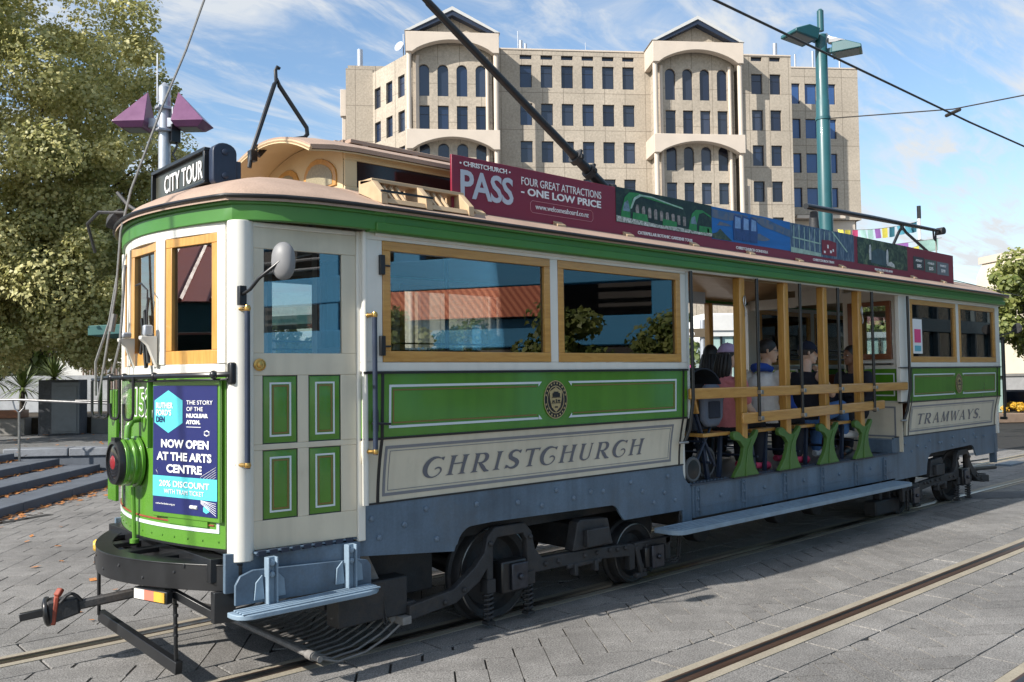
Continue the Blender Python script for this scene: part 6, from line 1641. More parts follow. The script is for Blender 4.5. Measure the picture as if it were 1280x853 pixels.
# slatted lifeguard basket under the platform
m = MB()
for i in range(23):
    y = -0.96 + 0.087 * i
    m.tube([(2.80, y, 0.10), (2.95, y, 0.045), (3.15, y, 0.06), (3.32, y, 0.12), (3.46, y, 0.20)], 0.008, 6)
m.tube([(2.80, -1.0, 0.10), (2.80, 1.0, 0.10)], 0.02, 8); m.cyl((2.80, -0.92, 0.10), (2.80, -0.85, 0.10), 0.03, n=10)
m.bar((3.46, -1.0, 0.21), (3.46, 1.0, 0.21), 0.07, 0.05)
for s in (-1, 1): m.bar((3.42, s * 0.90, 0.2), (3.20, s * 0.86, 0.68), 0.025, 0.05)
m.build('lifeguard_basket', mat('basket_iron', (0.22, 0.21, 0.20), 0.6, var=0.3, vscale=20), TR)
def chain_links(mb, p0, p1, n, sag=0.0, r=0.006, a=0.02):
    p0, p1 = V(p0), V(p1)
    for i in range(n):
        t = (i + 0.5) / n; c = p0.lerp(p1, t) + V((0, 0, -sag * 4 * t * (1 - t)))
        t2 = (i + 0.6) / n; d = (p0.lerp(p1, t2) + V((0, 0, -sag * 4 * t2 * (1 - t2))) - c).normalized()
        e = d.cross(V((1, 0.3, 0))).normalized() if i % 2 else d.cross(V((0.3, -1, 0))).normalized()
        mb.tube([c + d * a * 1.5 * math.cos(q) + e * a * 0.8 * math.sin(q) for q in [2 * math.pi * k / 8 for k in range(8)]], r, 5, True)
m = MB(); chain_links(m, (6.40, -1.05, 0.60), (6.42, -1.0, 0.19), 16, r=0.007); chain_links(m, (6.42, -1.0, 0.19), (6.16, -0.92, 0.36), 10, 0.08, r=0.007); m.part(); chain_links(m, (3.30, -0.93, 0.42), (3.32, -0.95, 0.22), 8); m.part(); chain_links(m, (11.15, -0.98, 0.55), (11.15, -0.98, 0.1), 16, r=0.008)
m.build('chain', IRON, TR)

# ---- rear end
m = MB(); m.box(14.06, -1.06, 0.90, 14.12, 1.06, 1.95); m.box(14.06, -1.06, 2.72, 14.12, 1.06, 2.82)
for a, b in ((-1.06, -0.98), (-0.40, -0.32), (0.32, 0.40), (0.98, 1.06)): m.box(14.06, a, 1.95, 14.12, b, 2.72)
m.build('rear_wall', WHITE, TR, 0.005)
for a, b in ((-0.98, -0.40), (-0.32, 0.32), (0.40, 0.98)): window((14.12, a), (14.12, b), 1.95, 2.72, 0.055, 0.07, WOODV, GLASS, 0.055, 0.003, TR, 'rear_window')
m = MB(); m.tube([(14.18, -1.12, 2.32), (14.18, -1.12, 1.10)], 0.02, 8); m.box(14.16, -1.15, 1.1, 14.2, -1.06, 1.14); m.box(14.16, -1.15, 2.28, 14.2, -1.06, 2.32); m.build('hand_rail', BLACK, TR)
m = MB(); m.prism([(14.13, -1.0, 1.10), (14.22, -0.98, 1.10), (14.22, -0.98, 1.88), (14.13, -1.0, 1.88)], (0, 1.9, 0)); m.build('dash_panel', GREEN, TR, 0.01)
m = MB(); m.box(13.99, -1.04, 0.47, 14.05, -0.95, 0.90); m.prism([(13.9, -1.06, 0.43), (14.5, -1.06, 0.43), (14.56, -1.12, 0.43), (14.5, -1.26, 0.43), (13.95, -1.26, 0.43)], (0, 0, 0.03)); m.build('rear_step', BLUE, TR, 0.006)
m = MB(); m.lathe([(0.07, 0), (0.08, 0.02), (0.03, 0.04)], (14.30, -1.28, 2.45), (0.9, -0.3, 0), 16); m.tube([(14.14, -1.08, 2.35), (14.25, -1.2, 2.38), (14.30, -1.27, 2.45)], 0.01, 6); m.build('mirror', IRON, TR)
m = MB(); m.tube([(13.1, -0.86, 0.42), (14.45, -0.86, 0.36)], 0.035, 8); m.bar((13.28, -0.88, 0.72), (13.28, -0.88, 0.22), 0.05, 0.05); m.tube([(13.2, -0.86, 0.52), (14.2, -0.86, 0.50)], 0.012, 6); m.build('rear_lifeguard', BLACK, TR)
# ---- maximum-traction bogies: big wheel at the origin, small wheel at +x
def bogie(name='bogie'):
    root = MB()
    for s in (-1, 1):
        ya, yb = s * 0.99, s * 0.93
        # side frame: upsweep, arch over the big axle box, straight bar to the small axle
        root.xz([(-0.92, 0.30), (-0.92, 0.20), (-0.52, 0.245), (-0.30, 0.36), (-0.23, 0.44), (-0.23, 0.30), (-0.17, 0.30), (-0.17, 0.60), (-0.13, 0.655), (0.13, 0.655), (0.17, 0.60), (0.17, 0.30), (0.24, 0.30), (0.24, 0.34), (0.6, 0.335), (0.92, 0.335), (1.36, 0.30), (1.36, 0.18), (1.43, 0.18), (1.43, 0.38), (1.40, 0.40), (0.92, 0.43), (0.33, 0.44), (0.255, 0.52), (0.22, 0.66), (0.15, 0.735), (-0.15, 0.735), (-0.22, 0.67), (-0.25, 0.56), (-0.34, 0.47), (-0.54, 0.345)], ya, yb)
        root.xz([(1.43, 0.40), (1.43, 0.33), (1.86, 0.33), (1.95, 0.36), (1.95, 0.40)], ya, yb)
        root.xz([(1.85, 0.40), (1.85, 0.20), (1.92, 0.20), (1.92, 0.40)], ya, yb)
        root.xz([(0.66, 0.44), (0.72, 0.66), (0.76, 0.68), (1.08, 0.66), (1.14, 0.44)], s * 1.0, s * 0.90)
        root.box(0.78, s * 1.05, 0.46, 1.04, s * 1.0, 0.60)
        root.box(0.66, s * 1.02, 0.25, 0.70, s * 0.95, 0.34); root.box(0.90, s * 1.02, 0.25, 0.94, s * 0.95, 0.34); root.box(0.60, s * 1.0, 0.31, 1.0, s * 0.96, 0.345)
        root.bar((1.45, s * 0.985, 0.37), (1.52, s * 0.985, 0.13), 0.03, 0.05); root.bar((1.60, s * 0.985, 0.37), (1.53, s * 0.985, 0.13), 0.03, 0.05); root.box(1.44, s * 1.0, 0.10, 1.58, s * 0.95, 0.14)
        for x, z in ((-0.62, 0.27), (-0.45, 0.33), (0.36, 0.39), (0.5, 0.39), (1.2, 0.38), (1.3, 0.38), (0.80, 0.39), (0.95, 0.39), (1.1, 0.39), (-0.2, 0.62), (0.2, 0.62)):
            root.lathe([(0.022, 0), (0.02, 0.016), (0.01, 0.022)], (x, ya, z), (0, s, 0), 8)
    root.box(0.80, -0.92, 0.42, 1.02, 0.92, 0.62); root.box(-0.92, -0.95, 0.20, -0.84, 0.95, 0.32); 
    root.lathe([(0.25, -0.4), (0.27, -0.2), (0.27, 0.2), (0.25, 0.4)], (0.42, 0, 0.38), (0, 1, 0), 20)
    b = root.build(name, IRON, TR, 0.008)
    for wx, r in ((0, 0.355), (1.63, 0.265)):
        m = MB(); m.cyl((wx, -0.9, r), (wx, 0.9, r), 0.055, n=14); ax = m.build('axle', IRON, b)
        for s in (-1, 1):
            m = MB(); y = s * 0.76
            m.k = 0
            m.lathe([(0.06, -0.05), (0.09, -0.05), (0.10, -0.01), (r - 0.10, 0.012), (r - 0.065, -0.04), (r - 0.012, -0.05), (r + 0.0, -0.035), (r + 0.002, 0.04), (r + 0.028, 0.05), (r + 0.030, 0.075), (r - 0.02, 0.085), (r - 0.06, 0.06), (0.1, 0.05), (0.06, 0.07)], (wx, y, r), (0, -s, 0), 44)
            wh = m.build('wheel', IRON, b)
            m = MB(); ring = [(wx + (r - 0.012) * math.cos(2 * math.pi * i / 44), y + s * 0.052, r + (r - 0.012) * math.sin(2 * math.pi * i / 44)) for i in range(44)]
            m.tube(ring, 0.006, 5, True); m.build('tyre_edge', STEEL, wh)
            # slots between the spokes
            m = MB()
            m.box(wx - 0.12, s * 1.03, r - 0.115, wx + 0.13, s * 0.90, r + 0.12) if wx == 0 else m.box(wx - 0.10, s * 1.03, r - 0.09, wx + 0.12, s * 0.90, r + 0.09)
            bxm = m.build('axle_box', BLACK, b, 0.014)
            m = MB(); m.box(wx - 0.04, s * 1.055, r - 0.095, wx + 0.12, s * 1.03, r + 0.10); m.lathe([(0.026, 0), (0.022, 0.02), (0.01, 0.026)], (wx + 0.04, s * 1.055, r + 0.0), (0, s, 0), 10); m.build('axle_box_lid', MATS.get('lid_metal') or mat('lid_metal', (0.05, 0.055, 0.07), 0.3, metal=0.6, var=0.4, vscale=18), b, 0.012)
            if wx == 0:
                for dx in (-0.20, 0.20):
                    m = MB(); hx_ = [(dx + 0.034 * math.cos(q * 1.05), s * 0.96 + 0.034 * math.sin(q * 1.05), 0.06 + 0.20 * q / 36) for q in range(37)]
                    m.tube(hx_, 0.010, 6); m.cyl((dx, s * 0.96, 0.05), (dx, s * 0.96, 0.34), 0.014, n=8); m.box(dx - 0.04, s * 1.0, 0.265, dx + 0.04, s * 0.92, 0.36); m.box(dx - 0.035, s * 0.995, 0.035, dx + 0.035, s * 0.925, 0.055); m.build('spring', IRON, b)
            m = MB(); m.xz([(wx + r * 1.04 * math.cos(R(a)), r + r * 1.04 * math.sin(R(a))) for a in (-40, -20, 0, 10)] + [(wx + (r + 0.06) * math.cos(R(a)), r + (r + 0.06) * math.sin(R(a))) for a in (10, 0, -20, -40)], s * 0.80, s * 0.72); m.build('brake_block', IRON, b)
    return b
bg1 = bogie()
bg1.location = (4.41, 0, 0)
bg2 = bg1.copy(); col.objects.link(bg2)
for k in kids(bg1):
    c = k.copy(); col.objects.link(c); c.parent = bg2
bg2.location = (12.93, 0, 0); bg2.rotation_euler = (0, 0, math.pi)
m = MB(); m.box(2.96, -0.95, 0.24, 3.5, -0.80, 0.50); m.part(); m.box(3.0, -0.7, 0.3, 3.9, 0.7, 0.62); m.build('brake_box', IRON, TR, 0.01)
# tanks and boxes under the open section, with dark boxes added to block light
m = MB(); m.lathe([(0.02, 0), (0.10, 0.015), (0.17, 0.05), (0.19, 0.10), (0.19, 1.2), (0.17, 1.25), (0.10, 1.285), (0.02, 1.30)], (6.42, -0.62, 0.42), (0, 1, 0), 24); m.build('air_tank', IRON, TR, sharp=60)
m = MB(); m.box(7.2, -0.5, 0.3, 8.6, 0.5, 0.66); m.box(9.1, -0.55, 0.28, 10.3, 0.3, 0.66); m.box(10.55, -0.86, 0.06, 11.2, -0.70, 0.24); m.box(10.7, -0.84, 0.24, 10.78, -0.74, 0.6)
m.build('equipment_light_block', IRON, TR, 0.02)
m = MB()
for x in (7.4, 8.9, 9.7): m.part(); m.cyl((x, -0.55, 0.30), (x, -0.40, 0.30), 0.16, n=18)
m.build('resistor_drum', IRON, TR, 0.01)
# ================================================================= TREES AND PLANTS
rng = np.random.default_rng(11)
LEAF_A = leafmat('leaf_maple', (0.19, 0.215, 0.06), (0.74, 0.68, 0.34), 0.42)
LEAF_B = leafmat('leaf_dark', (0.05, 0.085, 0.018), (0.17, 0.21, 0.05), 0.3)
LEAF_C = leafmat('leaf_street_tree', (0.075, 0.115, 0.022), (0.32, 0.33, 0.10), 0.3)
BARK = mat('bark', (0.055, 0.045, 0.035), 0.9, var=0.3, vscale=6, bump=0.6, bscale=25, stretch=(4, 4, 1))
def leaves(name, centres, radii, counts, size, m, parent, seed=1, up_bias=0.25, flat=0.75, tone_by=None):
    """many pointed leaves gathered in tufts through a crown's volume"""
    r = np.random.default_rng(seed)
    C = np.repeat(np.asarray(centres, float), counts, axis=0); Rr = np.repeat(np.asarray(radii, float), counts)
    tt = np.repeat(r.random(len(centres)), counts)
    n = len(C)
    d = r.normal(size=(n, 3)); d /= np.linalg.norm(d, axis=1)[:, None]
    rad = Rr * (0.35 + 0.65 * r.random(n) ** 0.5)
    p = C + d * rad[:, None] * np.array([1, 1, flat])
    nrm = d * 0.6 + r.normal(size=(n, 3)) * 0.45 + np.array([-0.35, -0.1, up_bias]); nrm /= np.linalg.norm(nrm, axis=1)[:, None]
    t = np.cross(nrm, r.normal(size=(n, 3))); t /= np.linalg.norm(t, axis=1)[:, None]
    b = np.cross(nrm, t)
    s = size * (0.6 + 0.8 * r.random(n))[:, None]
    fold = nrm * s * 0.18
    vs = np.stack([p - t * s * 0.55, p - b * s * 0.42 + fold, p + t * s * 0.55, p + b * s * 0.42 + fold], 1).reshape(-1, 3)
    me = bpy.data.meshes.new(name)
    me.vertices.add(len(vs)); me.vertices.foreach_set('co', vs.ravel())
    me.loops.add(4 * n); me.loops.foreach_set('vertex_index', np.arange(4 * n, dtype=np.int32))
    me.polygons.add(n); me.polygons.foreach_set('loop_start', np.arange(0, 4 * n, 4, dtype=np.int32))
    me.update(calc_edges=True)
    at = me.attributes.new('tone', 'FLOAT', 'FACE'); at.data.foreach_set('value', np.clip(0.55 * r.random(n) + 0.45 * tt + r.normal(size=n) * 0.08, 0, 1))
    me.materials.append(m)
    return link(name, me, parent, world=True)
def limbs(mb, base, tips, r0, seed=0):
    r = random.Random(seed)
    b = V(base)
    for tp_ in tips:
        t = V(tp_); pts = []
        for i in range(7):
            k = i / 6; q = b.lerp(t, k); q.z += 0.5 * math.sin(math.pi * k) * 0.6; q += V((r.gauss(0, 0.09), r.gauss(0, 0.09), r.gauss(0, 0.05))) * (1 if 0 < i else 0)
            pts.append(q)
        mb.tube(pts, [r0 * (1 - 0.85 * i / 6) for i in range(7)], 7)
def blob_crown(c, rx, ry, rz, n, rmin, rmax, seed, hollow=0.5):
    r = np.random.default_rng(seed); out_ = []; rad = []
    while len(out_) < n:
        d = r.normal(size=3); d /= np.linalg.norm(d); k = hollow + (1 - hollow) * r.random() ** 0.6
        q = np.array(c) + d * k * np.array([rx, ry, rz]); out_.append(q); rad.append(rmin + (rmax - rmin) * r.random())
    return out_, rad
# large maple at the left
tr_ = thing('maple_tree', 'large leafy maple turning yellow green, standing above the stone steps', 'tree', (4.8, 16.25, TZ))
TX, TY = 3.95, 16.95
m = MB(); m.tube([(TX - 0.05, TY, TZ - 0.1), (TX - 0.05, TY, TZ + 0.5), (TX, TY + 0.05, 2.6), (TX - 0.1, TY, 4.5), (TX, TY + 0.1, 7)], [0.36, 0.26, 0.22, 0.20, 0.12], 12)
cs, rs_ = blob_crown((TX + 0.3, TY + 0.4, 7.5), 4.5, 4.3, 5.9, 330, 0.45, 1.0, 5, 0.5)
cs2, rs2 = blob_crown((TX + 1.6, TY - 1.1, 3.9), 3.0, 2.3, 1.9, 80, 0.4, 0.8, 6, 0.3)
lowq = [i for i, c in enumerate(cs) if c[2] > 2.6]; cs = [cs[i] for i in lowq]; rs_ = [rs_[i] for i in lowq]
low2 = [i for i, c in enumerate(cs2) if c[2] > 2.45]; cs2 = [cs2[i] for i in low2]; rs2 = [rs2[i] for i in low2]
limbs(m, (TX, TY + 0.05, 2.8), [tuple(c) for c in cs[::11]], 0.08, 3); m.build('trunk', BARK, tr_)
leaves('crown', cs + cs2, rs_ + rs2, 760, 0.085, LEAF_A, tr_, 21, 0.45)
# tree beyond it, seen between the crown and the lamp post
t2 = thing('street_tree', 'smaller olive green tree behind the purple lamp post', 'tree', (11.8, 28.5, TZ), 0, 'street trees')
m = MB(); m.tube([(11.8, 28.5, TZ), (11.8, 28.5, 3.0), (11.9, 28.5, 6.0)], [0.2, 0.15, 0.06], 10); c_, r_ = blob_crown((11.6, 28.5, 5.3), 3.0, 2.6, 3.0, 80, 0.5, 0.9, 8); limbs(m, (11.8, 28.5, 2.6), [tuple(c) for c in c_[::6]], 0.07, 4); m.build('trunk', BARK, t2)
leaves('crown', c_, r_, 150, 0.22, LEAF_A, t2, 22)
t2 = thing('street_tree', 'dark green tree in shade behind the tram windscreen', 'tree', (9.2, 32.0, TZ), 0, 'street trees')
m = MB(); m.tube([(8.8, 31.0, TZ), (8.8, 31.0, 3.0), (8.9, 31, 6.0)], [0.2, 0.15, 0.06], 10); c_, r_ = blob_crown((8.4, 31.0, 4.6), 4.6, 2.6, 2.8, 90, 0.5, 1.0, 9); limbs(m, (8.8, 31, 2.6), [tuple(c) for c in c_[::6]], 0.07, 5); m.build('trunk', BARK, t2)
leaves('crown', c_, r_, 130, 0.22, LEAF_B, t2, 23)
# right-hand tree
t3 = thing('street_tree', 'round topped green tree standing behind the rear end of the tram', 'tree', (35.8, 5.0, 0), 0, 'street trees')
m = MB(); m.tube([(35.8, 4.9, 0), (35.7, 4.9, 1.2), (35.6, 5.0, 2.4), (35.5, 5.0, 4.5)], [0.16, 0.12, 0.10, 0.05], 10); c_, r_ = blob_crown((35.9, 4.6, 4.0), 2.2, 2.2, 2.15, 90, 0.35, 0.65, 12); c_, r_ = zip(*[(a, b) for a, b in zip(c_, r_) if a[2] > 1.9]); limbs(m, (35.65, 5, 1.9), [tuple(c) for c in c_[::5]], 0.06, 6); m.build('trunk', BARK, t3)
leaves('crown', list(c_), list(r_), 260, 0.15, LEAF_C, t3, 24)
t3 = thing('street_tree', 'leafy green tree seen through the rear tram window', 'tree', (33.5, 9.5, 0), 0, 'street trees')
m = MB(); m.tube([(33.5, 9.5, 0), (33.5, 9.5, 2.4), (33.5, 9.5, 4)], [0.16, 0.12, 0.05], 10); c_, r_ = blob_crown((33.5, 9.5, 3.2), 2.4, 2.2, 2.0, 60, 0.4, 0.7, 13); m.build('trunk', BARK, t3)
leaves('crown', c_, r_, 170, 0.18, LEAF_C, t3, 25)
# trees seen through the middle of the tram
for i, (x, y, z, lab) in enumerate(((17.5, 15.5, 2.9, 'green shrubby tree seen through the second saloon window'), (20.0, 10.0, 3.0, 'slim dark green tree seen through the open section beside the white pole'), (13.2, 18.0, 2.6, 'low green tree seen through the first saloon window'))):
    t4 = thing('street_tree', lab, 'tree', (x, y, 0), 0, 'street trees')
    m = MB(); m.tube([(x, y, 0), (x, y, 1.6), (x, y, z)], [0.12, 0.09, 0.04], 8); m.build('trunk', BARK, t4)
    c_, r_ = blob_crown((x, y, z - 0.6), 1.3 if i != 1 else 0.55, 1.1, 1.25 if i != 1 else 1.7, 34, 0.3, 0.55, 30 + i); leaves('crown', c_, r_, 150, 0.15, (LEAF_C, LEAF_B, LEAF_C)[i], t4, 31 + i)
# spiky cabbage plants
def spiky(x, y, z, h, n, L_, lab, seed):
    r = random.Random(seed)
    t = thing('cabbage_tree', lab, 'plant', (x, y, TZ), 0, 'spiky plants in the planter')
    m = MB(); m.tube([(x, y, TZ), (x, y, z)], [0.09, 0.07], 8); m.build('stem', BARK, t)
    m = MB()
    for i in range(n):
        a = r.random() * 6.283; e = R(r.uniform(-25, 85)); d = V((math.cos(a) * math.cos(e), math.sin(a) * math.cos(e), math.sin(e))); s_ = d.cross(V((0, 0, 1))).normalized() * 0.022
        c = V((x, y, z)); p1 = c + d * L_ * 0.55; p2 = c + d * L_ + V((0, 0, -0.16 * L_ * math.cos(e)))
        m.add([c - s_ * 0.6, c + s_ * 0.6, p1 + s_, p1 - s_, p2], [(0, 1, 2, 3), (3, 2, 4)])
    m.build('leaf_rosette', MATS.get('spiky_leaf') or mat('spiky_leaf', (0.13, 0.17, 0.055), 0.45, var=0.35, vscale=3), t)
spiky(7.35, 22.5, 1.95, 1.5, 170, 0.75, 'tall spiky green cabbage tree nearest the tram, in the planter', 1)
spiky(6.65, 23.1, 1.65, 1.0, 170, 0.85, 'broad spiky grey green plant in the middle of the planter', 2)
spiky(6.1, 23.7, 1.85, 1.2, 150, 0.80, 'spiky plant in the planter beside the maple trunk', 3)
# fallen leaves on the steps
lv = []
for k in range(4):
    for i in range(520):
        a = random.uniform(-4.5, ENDS[k] - 0.05) + 0; b = GO * (k) - 0.02 - abs(random.gauss(0, 0.075)); z = RISE * k
        if k == 0 and random.random() < 0.35: b -= abs(random.gauss(0, 0.2))
        x, y = sp_(a, b); lv.append((x, y, z + 0.008))
for i in range(260):
    lv.append((random.uniform(3, 13) , random.uniform(11.5, 19), TZ + 0.006)) if i < 200 else lv.append((random.uniform(0, 4.5), random.uniform(1.2, 6.5), 0.008))
m = MB()
for x, y, z in lv:
    a = random.random() * 6.28; s_ = random.uniform(0.03, 0.06); d = V((math.cos(a), math.sin(a), random.uniform(-0.15, 0.3))) * s_; e = V((-math.sin(a), math.cos(a), random.uniform(-0.1, 0.3))) * s_ * 0.6; c = V((x, y, z + 0.006))
    m.add([c - d, c - e, c + d, c + e], [(0, 1, 2, 3)])
fl_ = m.build('fallen_leaves', mat('dry_leaf', (0.42, 0.17, 0.05), 0.8, var=0.5, vscale=30)); tag(fl_, 'dry orange brown leaves lying along the steps and paving', 'leaves', kind='stuff')

# ================================================================= LAMP POSTS AND WIRES
PURP = mat('purple_enamel', (0.15, 0.05, 0.13), 0.35, var=0.12, vscale=5, coat=0.3)
LENS = mat('lamp_lens', (0.20, 0.21, 0.20), 0.4)
lx, ly = 5.585, 9.08
lp1 = thing('street_lamp', 'silver lamp post with two purple pyramid lamp heads', 'lamp post', (lx, ly, 0), 0, 'street lamps')
m = MB(); m.tube([(lx, ly, -0.05), (lx, ly, 4.6), (lx, ly, 6.55), (lx, ly, 6.62), (lx, ly, 6.86)], [0.12, 0.10, 0.10, 0.10, 0.10], 18); m.lathe([(0.10, 0), (0.02, 0.09)], (lx, ly, 6.86), (0, 0, 1), 18); m.lathe([(0.104, 0), (0.104, 0.03)], (lx, ly, 6.6), (0, 0, 1), 18); m.tube([(lx - 0.1, ly + 0.06, 6.6), (lx - 0.1, ly + 0.06, 7.45)], 0.012, 6); m.build('post', GALV, lp1)
rv = V((rt.x, rt.y, 0)).normalized(); fv = V((-rv.y, rv.x, 0))
for sg in (-1, 1):
    c = V((lx, ly, 6.22)) + rv * sg * (0.44 if sg < 0 else 0.40)
    def pt(a, b, z): return c + rv * sg * a + fv * b + V((0, 0, z))
    m = MB()
    lo, hi = (-0.18, 0.34), 0.52
    vs = [pt(-0.20, -0.26, 0), pt(0.36, -0.26, 0.0), pt(0.36, 0.26, 0.0), pt(-0.20, 0.26, 0), pt(-0.16, -0.02, 0.56), pt(-0.16, 0.02, 0.56)]
    m.add(vs, [(3, 2, 1, 0), (0, 1, 4), (1, 2, 5, 4), (2, 3, 5), (3, 0, 4, 5)])
    base = [pt(-0.20, -0.26, 0.0), pt(0.36, -0.26, 0.0), pt(0.36, 0.26, 0.0), pt(-0.20, 0.26, 0.0)]; low_ = [pt(-0.14, -0.19, -0.09), pt(0.24, -0.19, -0.09), pt(0.24, 0.19, -0.09), pt(-0.14, 0.19, -0.09)]
    m.add(base + low_, [(0, 1, 5, 4), (1, 2, 6, 5), (2, 3, 7, 6), (3, 0, 4, 7), (4, 5, 6, 7)])
    h = m.build('lamp_head', PURP, lp1, 0.008)
    m = MB(); m.prism([pt(-0.10, -0.15, -0.091), pt(0.20, -0.15, -0.091), pt(0.20, 0.15, -0.091), pt(-0.10, 0.15, -0.091)], (0, 0, -0.006)); m.build('lens', LENS, h)
    m = MB(); m.bar(V((lx, ly, 6.24)) + rv * sg * 0.05, c - rv * sg * 0.18 + V((0, 0, 0.02)), 0.14, 0.16); m.build('arm', GALV, lp1, 0.01)
m = MB(); m.box(lx - 0.16, ly - 0.16, 6.46, lx + 0.16, ly + 0.02, 6.51); m.box(lx - 0.16, ly - 0.16, 6.08, lx + 0.16, ly + 0.02, 6.12); m.bar(V((lx, ly, 6.12)) + rv * 0.17, V((lx, ly, 6.5)) + rv * 0.17, 0.13, 0.14); m.build('clamp', GALV, lp1, 0.006)
m = MB(); m.tube([V((lx, ly, 6.0)) + rv * 0.16, V((lx, ly, 5.85)) + rv * 0.22, V((lx, ly, 5.7)) + rv * 0.14, V((lx, ly, 5.6)) + rv * 0.2, V((lx, ly, 5.45)) + rv * 0.11], 0.018, 6); m.box(lx + 0.05, ly - 0.2, 5.9, lx + 0.2, ly - 0.02, 6.2); m.build('cable', BLACK, lp1)
TEAL = mat('teal_enamel', (0.018, 0.092, 0.105), 0.4, var=0.15, vscale=3, coat=0.2, dirt=0.25)
tx, ty = 14.93, 2.03
lp2 = thing('street_lamp', 'tall teal lamp post with two tilted lamp heads and a perched gull', 'lamp post', (tx, ty, 0), 0, 'street lamps')
m = MB(); m.tube([(tx, ty, 0), (tx, ty, 4), (tx, ty, 6.8), (tx, ty, 6.82), (tx, ty, 8.02)], [0.15, 0.13, 0.12, 0.11, 0.105], 20); m.tube([(tx, ty, 8.1), (tx, ty, 8.47)], 0.06, 14); m.lathe([(0.062, 0), (0.03, 0.04)], (tx, ty, 8.47), (0, 0, 1), 14); m.build('post', TEAL, lp2)
def head(c, ang, roll, nm):
    M = Matrix.Translation(c) @ Matrix.Rotation(ang, 4, 'Z') @ Matrix.Rotation(roll, 4, 'Y') @ Matrix.Scale(0.80, 4)
    m = MB(M); m.prism([(-0.02, -0.27, 0.02), (0.62, -0.27, 0.02), (0.62, -0.27, 0.10), (0.30, -0.22, 0.27), (0.0, -0.22, 0.27)], (0, 0.54, 0)); o = m.build('lamp_head', TEAL, lp2, 0.015)
    m = MB(M); m.box(0.06, -0.22, 0.012, 0.56, 0.22, 0.021); m.build('lens', LENS, o)
    m = MB(M); m.bar((-0.2, 0, 0.15), (0.02, 0, 0.15), 0.12, 0.12); m.build('arm', TEAL, lp2, 0.01)
ar = math.atan2(rv.y, rv.x)
head((tx - rv.x * 0.20 - 0.02, ty - rv.y * 0.20, 7.86), ar + math.pi + R(22), R(-10), 'l'); head((tx + rv.x * 0.22, ty + rv.y * 0.22, 7.62), ar + R(-25), R(-2), 'r')
m = MB(); m.lathe([(0.135, 0), (0.135, 0.05)], (tx, ty, 6.445), (0, 0, 1), 18); m.build('band', TEAL, lp2)
gl = thing('gull', 'small grey and white gull perched on the teal lamp head', 'gull', (tx + 0.2, ty - 0.12, 8.05))
gx, gy, gz = tx + rv.x * 0.22, ty + rv.y * 0.22, 7.88
m = MB(Matrix.Translation((gx, gy, gz)) @ Matrix.Rotation(ar + 2.2, 4, 'Z'))
m.tube([(-0.20, 0, -0.02), (-0.12, 0, 0.0), (-0.04, 0, 0.02), (0.05, 0, 0.06), (0.10, 0, 0.12), (0.125, 0, 0.17), (0.14, 0, 0.20), (0.165, 0, 0.20)], [0.012, 0.04, 0.07, 0.07, 0.05, 0.038, 0.032, 0.008], 12); gb = m.build('body', mat('gull_white', (0.72, 0.72, 0.73), 0.7), gl)
m = MB(Matrix.Translation((gx, gy, gz)) @ Matrix.Rotation(ar + 2.2, 4, 'Z'))
for sg in (-1, 1): m.prism([(-0.24, sg * 0.02, -0.01), (-0.10, sg * 0.055, 0.05), (0.05, sg * 0.075, 0.07), (0.03, sg * 0.075, 0.0), (-0.10, sg * 0.06, -0.02)], (0, sg * 0.012, 0))
m.build('wing', mat('gull_grey', (0.30, 0.31, 0.33), 0.7), gl)
m = MB(Matrix.Translation((gx, gy, gz)) @ Matrix.Rotation(ar + 2.2, 4, 'Z'))
for sg in (-1, 1): m.tube([(0, sg * 0.025, -0.05), (0.0, sg * 0.025, -0.12)], 0.006, 5)
m.tube([(0.165, 0, 0.2), (0.21, 0, 0.192)], [0.011, 0.003], 6)
m.build('bill_and_legs', mat('gull_red', (0.5, 0.06, 0.03), 0.5), gl)
# overhead line
WIRE = mat('copper_wire', (0.03, 0.026, 0.022), 0.5)
m = MB(); m.tube([(-60, -0.10, 6.2), (2.4, -0.10, 6.2), (16, -0.10, 6.13), (45, -0.3, 6.25), (120, -0.5, 6.3)], 0.016, 6); o = m.build('contact_wire', WIRE); tag(o, 'overhead contact wire running diagonally across the sky past the teal lamp post', 'wire')
m = MB(); m.tube([(tx, ty, 6.47), (15.3, -0.1, 6.22), (15.6, -1.2, 6.27), (18.5, -6.0, 6.6)], 0.011, 6); m.tube([(15.2, -0.25, 6.16), (15.3, -0.10, 6.16), (15.4, 0.05, 6.16)], 0.03, 6); o = m.build('span_wire', WIRE); tag(o, 'span wire from the teal lamp post to the overhead contact wire', 'wire')
m = MB(); m.tube([(20.1, 4.6, 4.9), (24, 3.8, 4.35), (32, 2.4, 3.6), (40, 0, 3.4)], 0.012, 5); o = m.build('guy_wire', WIRE); tag(o, 'thin pale wire sloping down to the far street behind the bunting', 'wire')
ms = thing('radio_mast', 'slim white mast with a banded top, beyond the tram roof end', 'mast', (60.7, 19.6, 0))
m = MB(); m.tube([(60.7, 19.6, 0), (60.7, 19.6, 9.0), (60.7, 19.6, 13.0)], [0.12, 0.11, 0.10], 8); m.build('pole', mat('mast_white', (0.68, 0.68, 0.66), 0.5), ms)
m = MB()
for z in (10.0, 10.6): m.box(60.4, 19.4, z, 61.0, 19.8, z + 0.1)
m.tube([(60.7, 19.6, 12.2), (60.7, 19.6, 13.05)], 0.14, 8); m.build('band', BLACK, ms)

